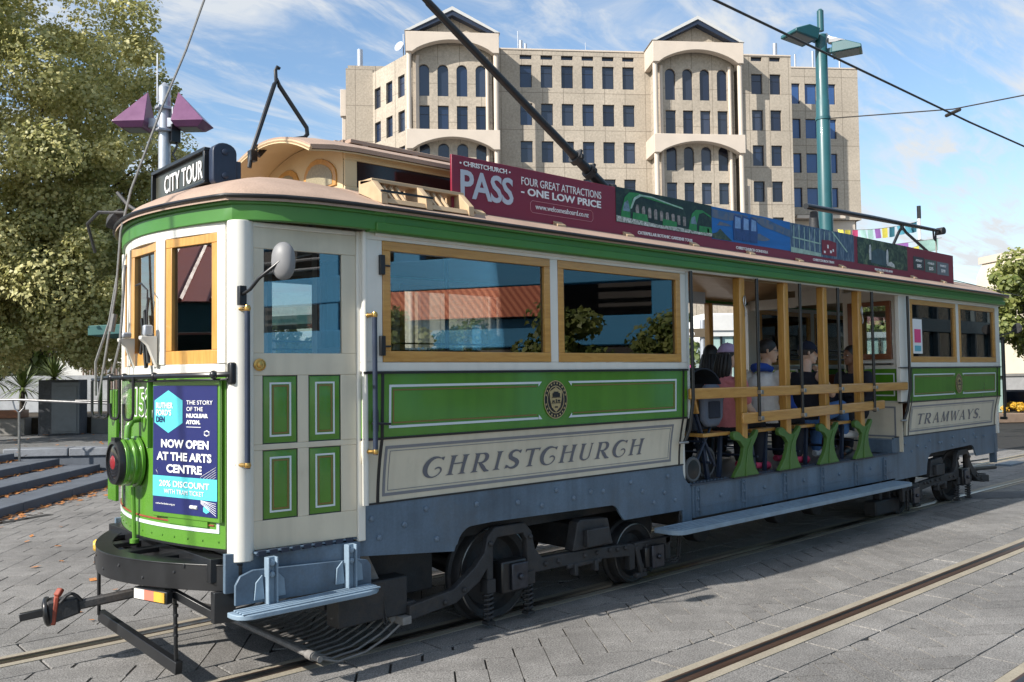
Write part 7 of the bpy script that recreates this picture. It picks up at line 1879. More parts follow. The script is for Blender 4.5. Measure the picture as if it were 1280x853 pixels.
# bunting
def bunting(a, b, cols, lab, fw_=0.30, fh=0.24, sag=0.2, seed=0, skew=0.0):
    t = thing('bunting', lab, 'bunting', a, 0, 'strings of bunting')
    r = random.Random(seed); a, b = V(a), V(b); n = len(cols); d = (b - a).normalized()
    P_ = lambda k: a.lerp(b, k) + V((0, 0, -sag * 4 * k * (1 - k)))
    m = MB(); m.tube([P_(i / 24) for i in range(25)], 0.006, 4); m.build('string', ROPE, t)
    for i, c in enumerate(cols):
        k0 = (i + 0.12) / n; k1 = (i + 0.82) / n; p, q = P_(k0), P_(k1); sw = V((-d.y, d.x, 0)) * r.uniform(-0.10, 0.10) + d * skew
        m = MB(); m.shell([[p, (p + q) / 2 + V((0, 0, -0.01)), q], [p + V((0, 0, -fh)) + sw, (p + q) / 2 + V((0, 0, -fh * 1.02)) + sw * 1.5, q + V((0, 0, -fh)) + sw]], [[p + V((0, 0.006, 0)), (p + q) / 2 + V((0, 0.006, -0.01)), q + V((0, 0.006, 0))], [p + V((0, 0.006, -fh)) + sw, (p + q) / 2 + V((0, 0.006, -fh * 1.02)) + sw * 1.5, q + V((0, 0.006, -fh)) + sw]])
        m.build('flag', mat('flag_%s_%d' % (seed, i), c, 0.8, var=0.15, vscale=8), t)
YL, PK, TQ, PR, TB = (0.68, 0.60, 0.10), (0.62, 0.08, 0.20), (0.30, 0.48, 0.44), (0.24, 0.10, 0.33), (0.05, 0.20, 0.27)
bunting((18.85, 3.85, 5.08), (20.25, 2.62, 5.24), [YL, YL, PK, TQ, TQ, PR, YL, TB, TB, TB, TB], 'string of many coloured flags from the teal post, highest bunting', 0.16, 0.22, 0.08, 1, 0.02)
bunting((21.7, 4.0, 4.86), (22.3, 3.45, 4.98), [YL, YL, YL, YL], 'short string of yellow flags just above the maroon roof board', 0.2, 0.5, 0.05, 2)
bunting((23.0, 3.2, 5.2), (20.4, 6.6, 5.05), [TQ, PR, YL, TQ, PK, YL], 'lower string of flags half hidden by the maroon roof board', 0.3, 0.3, 0.1, 3)

# ================================================================= STALLS BEYOND THE TRAM
def along(u, d=0.0): # row of shops parallel to the street grid
    b0 = V((24.4, 12.6, 0)); e = V((ux[0], ux[1], 0)); f = V((uy[0], uy[1], 0)); return b0 + e * u + f * d
def shop(u0, u1, h, wallm, framem, glassm, nx, nz, lab, z0=0.15, fas=None, fh=0.0, depth=3.0, name='shop_unit'):
    t = thing(name, lab, 'shop', along((u0 + u1) / 2, 0), 0, 'shop units beyond the tram')
    M, ln = frame(along(u0, 0), along(u1, 0))
    m = MB(M); m.box(0, 0.12, 0, ln, depth, h); m.box(0, 0, 0, ln, 0.12, z0); m.box(0, 0, h - 0.2 - fh, ln, 0.12, h); m.build('wall', wallm, t)
    m = MB(M); m.box(0.03, 0.08, z0, ln - 0.03, 0.11, h - 0.2 - fh); m.build('glazing', glassm, t)
    m = MB(M)
    for i in range(nx + 1): x = 0.03 + (ln - 0.06) * i / nx; m.box(x - 0.03, 0.0, z0, x + 0.03, 0.08, h - 0.2 - fh)
    for j in range(1, nz): z = z0 + (h - 0.2 - fh - z0) * j / nz; m.box(0.03, 0.01, z - 0.025, ln - 0.03, 0.075, z + 0.025)
    m.build('glazing_bar', framem, t)
    if fas: m = MB(M); m.box(-0.02, -0.05, h - fh, ln + 0.02, -0.002, h - 0.05); m.build('fascia', fas, t)
    return t
YELLOW = mat('stall_yellow', (0.72, 0.58, 0.05), 0.5, var=0.1); PINK = mat('stall_pink', (0.62, 0.07, 0.25), 0.5, var=0.1); SWHITE = mat('stall_white', (0.72, 0.72, 0.70), 0.6, var=0.08)
TGL = mat('pale_green_glass', (0.42, 0.58, 0.55), 0.2, var=0.25, vscale=0.8); SGL = mat('shop_window', (0.34, 0.42, 0.40), 0.1, var=0.5, vscale=1.2)
YGL = mat('yellow_display', (0.68, 0.60, 0.12), 0.4, var=0.35, vscale=2)
shop(-0.9, 0.35, 3.4, SWHITE, BLACK, YGL, 3, 3, 'shop unit with a yellow display and pink fascia behind the open section', fas=PINK, fh=0.45)
shop(0.4, 1.0, 3.0, SWHITE, PINK, SGL, 1, 2, 'narrow pink framed shop unit behind the first timber post')
shop(1.05, 3.9, 3.9, SWHITE, BLACK, TGL, 6, 4, 'white shop unit with a black grid of pale green glass, under red lettering', fas=SWHITE, fh=0.6)
shop(4.0, 6.2, 3.1, mat('stall_teal', (0.03, 0.22, 0.26), 0.5), BLACK, TGL, 4, 2, 'teal shop unit with pale glass beside the blue umbrella')
shop(-5.2, -1.1, 2.9, mat('stall_grey', (0.55, 0.55, 0.53), 0.6), BLACK, SGL, 6, 2, 'grey shop unit with dark glass behind the second saloon window')
shop(-12.5, -5.5, 2.8, SWHITE, BLACK, SGL, 8, 1, 'long white shop unit behind the first saloon window')
shop(6.5, 12.0, 3.2, mat('stall_slate', (0.48, 0.50, 0.52), 0.6), BLACK, TGL, 7, 2, 'pale grey shop unit behind the rear of the tram')
um = thing('umbrella', 'blue market umbrella standing behind the open section', 'umbrella', (22.1, 6.45, 0))
uxp, uyp = 22.1, 6.45
m = MB(); m.tube([(uxp, uyp, 0), (uxp, uyp, 3.05)], 0.03, 8); m.build('pole', SWHITE, um)
m = MB(); nseg = 8
rim_ = [(uxp + 1.25 * math.cos(2 * math.pi * i / nseg), uyp + 1.25 * math.sin(2 * math.pi * i / nseg), 2.38) for i in range(nseg)]
m.add([(uxp, uyp, 3.05)] + rim_ + [(p[0], p[1], p[2] - 0.14) for p in rim_] + [(uxp, uyp, 3.0)], [(0, 1 + i, 1 + (i + 1) % nseg) for i in range(nseg)] + [(1 + i, 1 + nseg + i, 1 + nseg + (i + 1) % nseg, 1 + (i + 1) % nseg) for i in range(nseg)] + [(1 + 2 * nseg, 1 + nseg + (i + 1) % nseg, 1 + nseg + i) for i in range(nseg)])
m.build('canopy', mat('umbrella_blue', (0.03, 0.14, 0.45), 0.7, var=0.1), um)
sg_ = thing('finger_sign', 'brown street finger signs on a pale pole beyond the open section', 'street sign', (13.5, 2.0, 0), 0, 'brown finger signs')
sp0 = V((13.54, 2.03, 0))
m = MB(); m.tube([sp0, sp0 + V((0, 0, 3.1))], 0.045, 10); m.build('pole', mat('sign_pole', (0.62, 0.63, 0.62), 0.5), sg_)
SBR = mat('sign_brown', (0.13, 0.105, 0.075), 0.5)
Ms, _ = frame((sp0 - rv * 0.50)[:2], (sp0 + rv * 0.2)[:2])
for k, tx_ in enumerate(('Centre', 'Gardens', 'Park')):
    z = 2.55 - 0.135 * k
    q = MB(Ms); q.xz([(0.0, z), (0.42, z), (0.47, z + 0.06), (0.42, z + 0.12), (0.0, z + 0.12)], -0.07, -0.045); o = q.build('sign_board', SBR, sg_, 0.003)
    lettering(tx_, 0.1, Ms, WTXT, o, (0.05, -0.072, z + 0.03), bold=0.001)
o = thing('finger_sign', 'brown finger sign on a grey pole near the yellow shop unit', 'street sign', (11.6, 2.6, 0), 0, 'brown finger signs')
sp1 = V((11.75, 2.5, 0)); m = MB(); m.tube([sp1, sp1 + V((0, 0, 2.7))], 0.05, 10); m.build('pole', GALV, o)
Ms, _ = frame((sp1 - rv * 0.48)[:2], (sp1 + rv * 0.2)[:2]); q = MB(Ms); q.box(0, -0.07, 2.42, 0.5, -0.05, 2.56); b_ = q.build('sign_board', SBR, o, 0.003); lettering('Tram', 0.1, Ms, WTXT, b_, (0.12, -0.072, 2.455))
# awning behind the tram front
aw = thing('awning', 'long teal edged awning behind the tram windscreen', 'awning', (6.0, 13.4, 0))
Mw, lw_ = frame((5.6, 13.3), (9.4, 10.6))
m = MB(Mw); m.prism([(0, 0, 2.78), (lw_, 0, 3.0), (lw_, 0, 3.2), (0, 0, 2.98)], (0, 1.6, 0)); m.build('canopy', mat('awning_teal', (0.05, 0.15, 0.14), 0.6), aw, 0.01)
m = MB(Mw); m.tube([(3.6, 0.8, 0.4), (3.6, 0.8, 2.9)], 0.05, 8); m.build('leg', GALV, aw)

# ================================================================= RIGHT EDGE
fbd = thing('flower_bed', 'raised bed of orange flowers with a timber kerb beyond the tram end', 'flower bed', (33, 4.8, 0))
Mb_, lb_ = frame((31.2, 6.2), (35.0, 3.2))
m = MB(Mb_); m.box(-2, 0, 0, lb_ + 6, 0.25, 0.32); m.build('kerb', mat('bed_kerb', (0.22, 0.16, 0.12), 0.85, var=0.2), fbd, 0.02)
m = MB(Mb_); m.box(-2, 0.25, 0, lb_ + 6, 3.2, 0.30); m.build('soil', MATS['soil'], fbd)
r = np.random.default_rng(3); cs = [tuple(Mb_ @ V((-2 + (lb_ + 8) * r.random(), 0.3 + 2.6 * r.random(), 0.42 + 0.12 * r.random()))) for _ in range(150)]
o = leaves('flowers', cs, [0.16] * 150, 40, 0.07, leafmat('flower_orange', (0.30, 0.24, 0.03), (0.80, 0.42, 0.03), 0.2), fbd, 41); o['kind'] = 'stuff'
bo = thing('planter_bowl', 'dark round planter bowl behind the orange flowers', 'planter', (36.0, 5.7, 0))
m = MB(); m.lathe([(0.35, 0), (0.6, 0.3), (0.72, 0.75), (0.66, 0.78), (0.6, 0.7)], (36.6, 6.0, 0.25), (0, 0, 1), 28); m.build('bowl', DKBLUE, bo)
gw = thing('garden_wall', 'low pale wall beyond the round topped tree', 'wall', (44, 12, 0))
Mg_, lg_ = frame((38.0, 14.0), (52.0, 3.0)); m = MB(Mg_); m.box(0, 0, 0, lg_, 0.4, 1.5); m.build('wall', mat('pale_blockwork', (0.42, 0.42, 0.42), 0.8, var=0.15), gw); m = MB(Mg_); m.box(-0.03, -0.05, 1.5, lg_ + 0.03, 0.45, 1.62); m.build('coping', CGREY, gw)
sh = thing('steel_frame_shed', 'white steel framed pavilion with a dark panel behind the tram roof end', 'pavilion', (46, 14.5, 0))
Mh, lh = frame((42.2, 17.2), (47.0, 13.6))
m = MB(Mh)
for i in range(5): x = lh * i / 4; m.tube([(x, 0, 0), (x, 0, 6.5)], 0.09, 6)
for z in (5.2, 5.9, 6.5): m.tube([(0, 0, z), (lh, 0, z)], 0.06, 6)
for i in range(4): m.tube([(lh * i / 4, 0, 5.2), (lh * (i + 1) / 4, 0, 6.5)], 0.04, 6)
m.build('steel_frame', mat('frame_white', (0.66, 0.68, 0.70), 0.5), sh)
m = MB(Mh); m.box(-2.5, 0.2, 0, 0.9, 3, 6.0); m.build('dark_panel', DKBLUE, sh, 0.02)
m = MB(Mh); m.box(-3.2, -0.6, 6.25, 2.2, 3.4, 6.45); m.build('roof', TAN, sh)
# ================================================================= STREET BEHIND THE CAMERA (mirrored by the tram windows)
bl = thing('car_park', 'blue painted open car park with orange ribbed panels, across the street', 'building', (14, -14, 0))
Mc_, lc_ = frame((18.65, -6.0), (7.0, -26.2))
BLU = mat('car_park_blue', (0.045, 0.225, 0.40), 0.5, var=0.08, vscale=0.4); DKI = mat('car_park_dark', (0.07, 0.06, 0.055), 0.8, var=0.5, vscale=0.8)
m = MB(Mc_); m.box(0, 2.0, 0, lc_, 12, 12.5); m.build('deck_interior', DKI, bl)
m = MB(Mc_)
for z0, z1 in ((0.0, 0.25), (2.55, 3.28), (4.1, 4.9), (5.9, 7.0), (9.0, 10.2), (12, 13)): m.box(0, 0, z0, lc_, 0.4, z1)
x_ = 0.0
while x_ < lc_: m.box(x_, 0.05, 0, x_ + 0.75, 0.5, 13); x_ += 3.4
m.build('concrete_frame', BLU, bl, 0.03)
ORG = nodes_of('orange_ribbed')
def ribbed():
    m_, n, l = ORG; p = n['Principled BSDF']; p.inputs['Roughness'].default_value = 0.45
    t = n.new('ShaderNodeTexCoord'); wv = n.new('ShaderNodeTexWave'); wv.inputs['Scale'].default_value = 2.6; wv.bands_direction = 'DIAGONAL'; l.new(t.outputs['Object'], wv.inputs['Vector'])
    cr = n.new('ShaderNodeValToRGB'); cr.color_ramp.elements[0].color = (0.42, 0.10, 0.05, 1); cr.color_ramp.elements[1].color = (0.78, 0.25, 0.13, 1); l.new(wv.outputs['Fac'], cr.inputs[0]); l.new(cr.outputs[0], p.inputs['Base Color'])
    return m_
OR = ribbed()
m = MB(Mc_)
for a, b in ((6.8, 10.9), (12.5, 13.6), (14.7, 15.5)): m.part(); m.box(a, -0.35, 3.30, b, -0.05, 4.05)
m.build('orange_panel', OR, bl)
m = MB(Mc_)
for z in (5.2, 5.5, 8.0, 8.5): m.part(); m.tube([(0, 0.2, z), (lc_, 0.2, z)], 0.05, 6)
m.build('guard_rail', STEEL, bl)
for k, (x, y) in enumerate(((12.6, -8.6), (15.2, -7.6), (10.2, -11.5))):
    t5 = thing('street_tree', ('young tree in front of the blue car park, middle of three', 'young tree in front of the blue car park, nearest the tracks', 'young tree in front of the blue car park, farthest from the tracks')[k], 'tree', (x, y, 0), 0, 'street trees')
    m = MB(); m.tube([(x, y, 0), (x, y, 1.5), (x, y, 2.6)], [0.09, 0.07, 0.03], 8); m.build('trunk', BARK, t5)
    c_, r_ = blob_crown((x, y, 2.35), 0.95, 0.95, 0.8, 26, 0.25, 0.5, 50 + k); leaves('crown', c_, r_, 130, 0.12, LEAF_C, t5, 51 + k)
go_ = thing('glass_office', 'dark glazed office block beyond the blue car park', 'building', (45, -20, 0))
Mo_, lo_ = frame((66, -8.5), (25, -9.5))
m = MB(Mo_); m.box(0, 0.1, 0, lo_, 14, 12); m.build('glazing', mat('dark_glazing', (0.03, 0.06, 0.075), 0.15, var=0.6, vscale=0.5), go_)
m = MB(Mo_)
for z in (0, 3.2, 6.4, 9.6, 11.7): m.part(); m.box(0, -0.1, z, lo_, 0.1, z + 0.45)
m.build('floor_band', mat('office_band', (0.16, 0.22, 0.24), 0.6), go_)
m = MB(Mo_); x_ = 0.0
while x_ < lo_: m.box(x_, -0.05, 0, x_ + 0.15, 0.1, 12); x_ += 1.6
m.build('mullion', mat('office_mullion', (0.10, 0.13, 0.14), 0.5), go_)
pvn = thing('pavilion', 'red roofed market pavilion with a teal beam, left of the street', 'pavilion', (-12, 13, 0))
Mp = Matrix.Translation((-13.0, 12.5, 0)) @ Matrix.Rotation(R(-30), 4, 'Z')
RR = mat('red_iron_roof', (0.46, 0.14, 0.11), 0.45, var=0.05)
m = MB(Mp); m.add([(-7, -7, 3.4), (7, -7, 3.4), (7, 7, 3.4), (-7, 7, 3.4), (0, 0, 6.0)], [(3, 2, 1, 0), (0, 1, 4), (1, 2, 4), (2, 3, 4), (3, 0, 4)]); m.build('roof', RR, pvn)
m = MB(Mp)
for i in range(24):
    t_ = -6.8 + 0.59 * i; k = 1 - abs(t_) / 7
    for q in ((t_, -7), (t_, 7)): m.tube([(q[0], q[1], 3.43), (q[0], q[1] * (1 - k), 3.43 + 2.6 * k)], 0.05, 4)
    for q in ((7, t_), (-7, t_)): m.tube([(q[0], q[1], 3.43), (q[0] * (1 - k), q[1], 3.43 + 2.6 * k)], 0.05, 4)
m.build('roof_rib', mat('red_rib', (0.30, 0.08, 0.06), 0.5), pvn)
m = MB(Mp)
for a, b, c, d in ((-6.8, -6.8, 6.8, -6.5), (-6.8, 6.5, 6.8, 6.8), (-6.8, -6.5, -6.5, 6.5), (6.5, -6.5, 6.8, 6.5)): m.box(a, b, 2.8, c, d, 3.38)
m.build('beam', TEAL, pvn)
m = MB(Mp)
for a in (-6.5, 0, 6.5):
    for b in (-6.5, 6.5): m.cyl((a, b, 0), (a, b, 2.8), 0.14, n=12)
m.build('post', TEAL, pvn)
# ================================================================= PASSENGERS
def skinmat(name, c):
    m, n, l = nodes_of(name); p = n['Principled BSDF']; p.inputs['Base Color'].default_value = c4(c); p.inputs['Roughness'].default_value = 0.5; p.inputs['Subsurface Weight'].default_value = 0.08; p.inputs['Subsurface Radius'].default_value = (0.02, 0.008, 0.004)
    MATS[name] = m; return m
SK1 = skinmat('skin_light', (0.70, 0.47, 0.35)); SK2 = skinmat('skin_medium', (0.60, 0.38, 0.26)); SK3 = skinmat('skin_deep', (0.20, 0.10, 0.06))
HAIRB = mat('black_hair', (0.012, 0.010, 0.010), 0.45, var=0.3, vscale=60, bump=0.5, bscale=120, stretch=(1, 1, 0.2)); HAIRW = mat('white_hair', (0.42, 0.40, 0.37), 0.6, var=0.3, vscale=50, bump=0.5, bscale=100); HAIRN = mat('brown_hair', (0.03, 0.018, 0.012), 0.5, var=0.3, vscale=50, bump=0.5, bscale=100)
def cloth(name, c): return mat(name, c, 0.85, var=0.15, vscale=9, bump=0.5, bscale=22, spec=0.2)
def rings(mb, secs, n=16):
    """closed body form through elliptical sections: (centre, half width in y, half depth in x)"""
    vs = []; m = len(secs)
    for i, (c, a, b) in enumerate(secs):
        d = (V(secs[min(i + 1, m - 1)][0]) - V(secs[max(i - 1, 0)][0])).normalized(); ex = V((d.z, 0, -d.x)).normalized()
        for k in range(n):
            t = 2 * math.pi * k / n; vs.append(V(c) + V((0, 1, 0)) * a * math.cos(t) + ex * b * math.sin(t))
    fs = [(i * n + k, i * n + (k + 1) % n, (i + 1) * n + (k + 1) % n, (i + 1) * n + k) for i in range(m - 1) for k in range(n)]
    mb.add(vs, fs + [tuple(range(n - 1, -1, -1)), tuple((m - 1) * n + k for k in range(n))])
def limb(mb, pts, rs, n=14):
    """tapering limb with rounded joints, a little fuller between them"""
    for i, (p, r) in enumerate(zip(pts, rs)):
        mb.ball(tuple(p), r, n=12, m=8)
        if i: 
            q, r0 = V(pts[i - 1]), rs[i - 1]; p = V(p)
            mb.tube([q, q.lerp(p, 0.3), q.lerp(p, 0.7), p], [r0, (r0 * 0.7 + r * 0.3) * 1.06, (r0 * 0.3 + r * 0.7) * 1.02, r], n)
def fuse(meshes, voxel, smooth=4):
    bm = bmesh.new()
    for me in meshes: bm.from_mesh(me)
    me = bpy.data.meshes.new('f'); bm.to_mesh(me); bm.free()
    o = bpy.data.objects.new('f', me); col.objects.link(o)
    rm = o.modifiers.new('r', 'REMESH'); rm.mode = 'VOXEL'; rm.voxel_size = voxel; rm.use_smooth_shade = True
    if smooth: s = o.modifiers.new('s', 'SMOOTH'); s.iterations = smooth; s.factor = 0.4
    dg = bpy.context.evaluated_depsgraph_get(); r_ = bpy.data.meshes.new_from_object(o.evaluated_get(dg))
    bpy.data.objects.remove(o); bpy.data.meshes.remove(me)
    return r_
def mbmesh(mb): 
    me = bpy.data.meshes.new('x'); me.from_pydata(mb.v, [], mb.f); return me
def head_parts(H, yaw):
    """head pieces around centre H, facing +x turned by yaw"""
    M = Matrix.Translation(H) @ Matrix.Rotation(yaw, 4, 'Z')
    m = MB(M)
    m.ball((0, 0, 0.02), 0.098, 0.076, 0.108, 20, 14)           # skull
    m.ball((0.028, 0, -0.045), 0.068, 0.056, 0.078, 16, 10)      # face and jaw
    m.ball((0.072, 0, -0.098), 0.024, 0.026, 0.020, 10, 8)       # chin
    m.tube([(0.092, 0, 0.02), (0.106, 0, -0.012), (0.117, 0, -0.030), (0.100, 0, -0.038)], [0.009, 0.012, 0.014, 0.010], 8)   # nose
    m.ball((0.094, 0, -0.062), 0.012, 0.022, 0.006, 10, 6); m.ball((0.092, 0, -0.073), 0.012, 0.020, 0.007, 10, 6)  # lips
    m.ball((0.082, 0.032, 0.024), 0.016, 0.022, 0.008, 8, 6); m.ball((0.082, -0.032, 0.024), 0.016, 0.022, 0.008, 8, 6)  # brow
    for s in (-1, 1): m.tube([(-0.005, s * 0.076, 0.022), (-0.012, s * 0.086, 0.012), (-0.008, s * 0.086, -0.012), (0.002, s * 0.078, -0.026)], [0.010, 0.012, 0.011, 0.006], 8)   # ears
    return mbmesh(m), M
def eyes(M, parent):
    m = MB(M)
    for s in (-1, 1): m.ball((0.083, s * 0.031, 0.004), 0.011, 0.014, 0.0085, 10, 7)
    o = m.build('eyes', mat('eye_white', (0.62, 0.6, 0.57), 0.3) if 'eye_white' not in MATS else MATS['eye_white'], parent)
    m = MB(M)
    for s in (-1, 1): m.ball((0.092, s * 0.031, 0.004), 0.004, 0.006, 0.006, 8, 6)
    m.build('iris', BLACK, parent)
def hand_parts(m, wrist, d, palm_n, curl=0.5, s=1):
    """palm, four curled fingers and a thumb"""
    d = V(d).normalized(); n = V(palm_n).normalized(); w_ = d.cross(n).normalized() * s
    out_ = []
    def fing(base, L_, r, c, dd):
        pts = [base]; dv = dd.copy(); p = base.copy()
        for k, f in enumerate((0.45, 0.32, 0.23)):
            dv = (dv + n * c * (0.35 + 0.5 * k)).normalized(); p = p + dv * L_ * f; pts.append(p.copy())
        m.tube(pts, [r * 1.15, r * 1.1, r * 1.05, r * 0.85], 8)
    W = V(wrist)
    m.bar(W, W + d * 0.09, 0.06, 0.03, n, 0.078, 0.026) if False else m.tube([W, W + d * 0.03, W + d * 0.07, W + d * 0.095], [0.024, 0.033, 0.037, 0.030], 10)
    for i, (o, L_) in enumerate(((-0.030, 0.072), (-0.010, 0.082), (0.010, 0.078), (0.030, 0.062))): fing(W + d * 0.088 + w_ * o, L_, 0.0088, curl, d)
    fing(W + d * 0.03 - w_ * 0.03, 0.066, 0.0105, curl * 0.6, (d * 0.6 - w_ * 0.8).normalized())
def person(label, x, y, skin, top, legs, hair='short', hairm=None, head_yaw=0.0, seat=1.255, floor=0.836, face=0.0, sleeves='short', pose='rest', lean=0.0, shoes=None, extra=None, scale=1.0, group='passengers seated in the tram'):
    root = thing('person', label, 'person', (x, y, floor), face, group)
    M0 = Matrix.Translation((x, y, floor)) @ Matrix.Rotation(face, 4, 'Z') @ Matrix.Scale(scale, 4)
    hz = (seat - floor) / scale + 0.085; fz = 0.0
    L_ = lean
    pel = V((0, 0, hz)); sp1 = V((-0.02 + L_ * 0.2, 0, hz + 0.17)); sp2 = V((-0.01 + L_ * 0.55, 0, hz + 0.34)); neck = V((0.015 + L_ * 0.9, 0, hz + 0.50)); nk2 = V((0.035 + L_, 0, hz + 0.585)); H = V((0.055 + L_, 0, hz + 0.70))
    sh = {s: V((-0.005 + L_ * 0.75, s * 0.175, hz + 0.435)) for s in (-1, 1)}
    if pose == 'rest':
        el = {s: sh[s] + V((0.07, s * 0.05, -0.27)) for s in (-1, 1)}; wr = {s: el[s] + V((0.20, -s * 0.06, -0.07)) for s in (-1, 1)}; hd = {s: (V((0.9, -s * 0.3, -0.3)), V((0, 0, -1))) for s in (-1, 1)}
    else:   # near hand raised to the chin, elbow forward
        el = {-1: sh[-1] + V((0.20, -0.03, -0.19)), 1: sh[1] + V((0.07, 0.05, -0.27))}; wr = {-1: el[-1] + V((0.02, 0.12, 0.19)), 1: el[1] + V((0.20, -0.06, -0.07))}
        hd = {-1: (V((-0.25, 0.45, 0.8)), V((-0.9, 0.1, -0.3))), 1: (V((0.9, -0.3, -0.3)), V((0, 0, -1)))}
    kn = {s: V((0.43, s * 0.115, hz + 0.02)) for s in (-1, 1)}; an = {s: V((0.40, s * 0.115, 0.09)) for s in (-1, 1)}; hp = {s: V((0.02, s * 0.09, hz - 0.005)) for s in (-1, 1)}
    if pose == 'chin': # legs crossed, near ankle up on the far knee
        kn[-1] = V((0.40, -0.20, hz + 0.10)); an[-1] = V((0.60, -0.13, hz - 0.20))
    toe = {s: an[s] + V((0.17, s * 0.02, -0.055)) for s in (-1, 1)}
    if pose == 'chin': toe[-1] = an[-1] + V((0.17, -0.05, -0.05))
    bm_ = MB()
    def torso(mb, k, zb=-0.09, full=True):
        o = V((0, 0, 1))
        secs = [(pel + o * zb, 0.13 + k, 0.09 + k), (pel + o * -0.03, 0.165 + k, 0.115 + k), (pel.lerp(sp1, 0.4), 0.158 + k, 0.112 + k), (sp1, 0.142 + k, 0.104 + k), (sp1.lerp(sp2, 0.6), 0.155 + k, 0.110 + k), (sp2, 0.168 + k, 0.112 + k), (sp2.lerp(neck, 0.45), 0.165 + k, 0.098 + k), (sp2.lerp(neck, 0.75), 0.115 + k, 0.075 + k), (neck + V((0, 0, -0.012)), 0.068 + k * 0.7, 0.06 + k * 0.7)]
        rings(mb, secs)
    torso(bm_, 0.0); limb(bm_, [neck - V((0.01, 0, 0.05)), neck, nk2], [0.062, 0.056, 0.054])
    for s in (-1, 1):
        limb(bm_, [sh[s], sh[s].lerp(el[s], 0.5), el[s], el[s].lerp(wr[s], 0.4), wr[s]], [0.062, 0.049, 0.040, 0.040, 0.027])
        limb(bm_, [hp[s], hp[s].lerp(kn[s], 0.5), kn[s], kn[s].lerp(an[s], 0.35), an[s], toe[s]], [0.09, 0.078, 0.058, 0.058, 0.038, 0.033])
    body = mbmesh(bm_)
    hp_, Mh_ = head_parts(H, head_yaw)
    hm = MB()
    for s in (-1, 1): hand_parts(hm, wr[s], hd[s][0], hd[s][1], 0.45, s)
    me = fuse([body, hp_, mbmesh(hm)], 0.0075, 3); me.transform(M0); me.materials.append(skin)
    link('body', me, root)
    eyes(M0 @ Mh_, root)
    # shirt
    cm = MB(); torso(cm, 0.016, -0.06)
    for s in (-1, 1):
        if sleeves == 'none': cm.ball(tuple(sh[s] + V((0, -s * 0.045, 0.01))), 0.058, n=12, m=8)
        elif sleeves == 'short': limb(cm, [sh[s], sh[s].lerp(el[s], 0.5), sh[s].lerp(el[s], 0.72)], [0.075, 0.066, 0.062])
        else: limb(cm, [sh[s], sh[s].lerp(el[s], 0.5), el[s], wr[s].lerp(el[s], 0.08)], [0.075, 0.064, 0.055, 0.038])
    rr_ = random.Random(int(x * 100))
    for k in range(9):      # creases across the back and waist
        z_ = rr_.uniform(0.02, 0.42); t0 = rr_.uniform(0, 6.28); c = pel.lerp(sp2, z_ / 0.34)
        cm.tube([c + V((0.108 * math.sin(t0 + q * 0.22), 0.150 * math.cos(t0 + q * 0.22), 0.02 * q * rr_.choice((-0.5, 0.5)))) * 1.0 for q in range(5)], [0.008, 0.022, 0.026, 0.022, 0.008], 8)
    me = fuse([mbmesh(cm)], 0.013, 3); me.transform(M0); me.materials.append(top); link('shirt', me, root)
    cm = MB(); rings(cm, [(pel + V((0, 0, -0.1)), 0.15, 0.11), (pel + V((0, 0, -0.04)), 0.178, 0.13), (pel + V((0, 0, 0.03)), 0.172, 0.125), (pel + V((0, 0, 0.07)), 0.15, 0.11)])
    for s in (-1, 1): limb(cm, [hp[s], hp[s].lerp(kn[s], 0.5), kn[s], kn[s].lerp(an[s], 0.4), an[s].lerp(kn[s], 0.08)], [0.104, 0.092, 0.072, 0.070, 0.058])
    me = fuse([mbmesh(cm)], 0.013, 3); me.transform(M0); me.materials.append(legs); link('trousers', me, root)
    m = MB(M0)
    for s in (-1, 1):
        m.part(); d = (toe[s] - an[s]); d.z = 0; d.normalize(); a = an[s]
        zb = toe[s].z - 0.028
        m.tube([V((a.x, a.y, zb + 0.045)) - d * 0.055, V((a.x, a.y, zb + 0.055)), V((a.x, a.y, zb + 0.05)) + d * 0.08, V((a.x, a.y, zb + 0.035)) + d * 0.16, V((a.x, a.y, zb + 0.03)) + d * 0.195], [0.03, 0.045, 0.046, 0.042, 0.02], 12)
    m.build('shoe', shoes or BLACK, root)
    # hair or hat
    Mw_ = M0 @ Mh_
    if hairm:
        q = MB(Mw_)
        if hair in ('short', 'long', 'cap'):
            n_, mm_ = 20, 10; rows = []
            for i in range(mm_ + 1):
                e = R(90 - (112 if hair != 'cap' else 118) * i / mm_); row = []
                for k in range(n_ + 1):
                    t = 2 * math.pi * k / n_; frontness = max(0, math.cos(t)); ee = max(e, R(26 + 6 * math.sin(3 * t)) * frontness + R(-30) * (1 - frontness)) if frontness > 0 else e
                    row.append((0.104 * math.cos(ee) * math.cos(t) - 0.004, 0.083 * math.cos(ee) * math.sin(t), 0.024 + 0.114 * math.sin(ee)))
                rows.append(row)
            q.shell(rows, [[(p[0] * 0.9, p[1] * 0.9, 0.02 + (p[2] - 0.02) * 0.92) for p in r_] for r_ in rows])
            if hair == 'long':
                for k in range(9):
                    t = R(95 + 170 * k / 8); q.tube([(0.095 * math.cos(t), 0.078 * math.sin(t), 0.02), (0.105 * math.cos(t) - 0.01, 0.088 * math.sin(t), -0.08), (0.10 * math.cos(t) - 0.03, 0.10 * math.sin(t), -0.17), (0.08 * math.cos(t) - 0.05, 0.09 * math.sin(t), -0.25)], [0.02, 0.034, 0.034, 0.012], 8)
        q.build('hair', hairm, root, sharp=70)
    if extra: extra(root, Mw_, M0, H, sh)
    return root
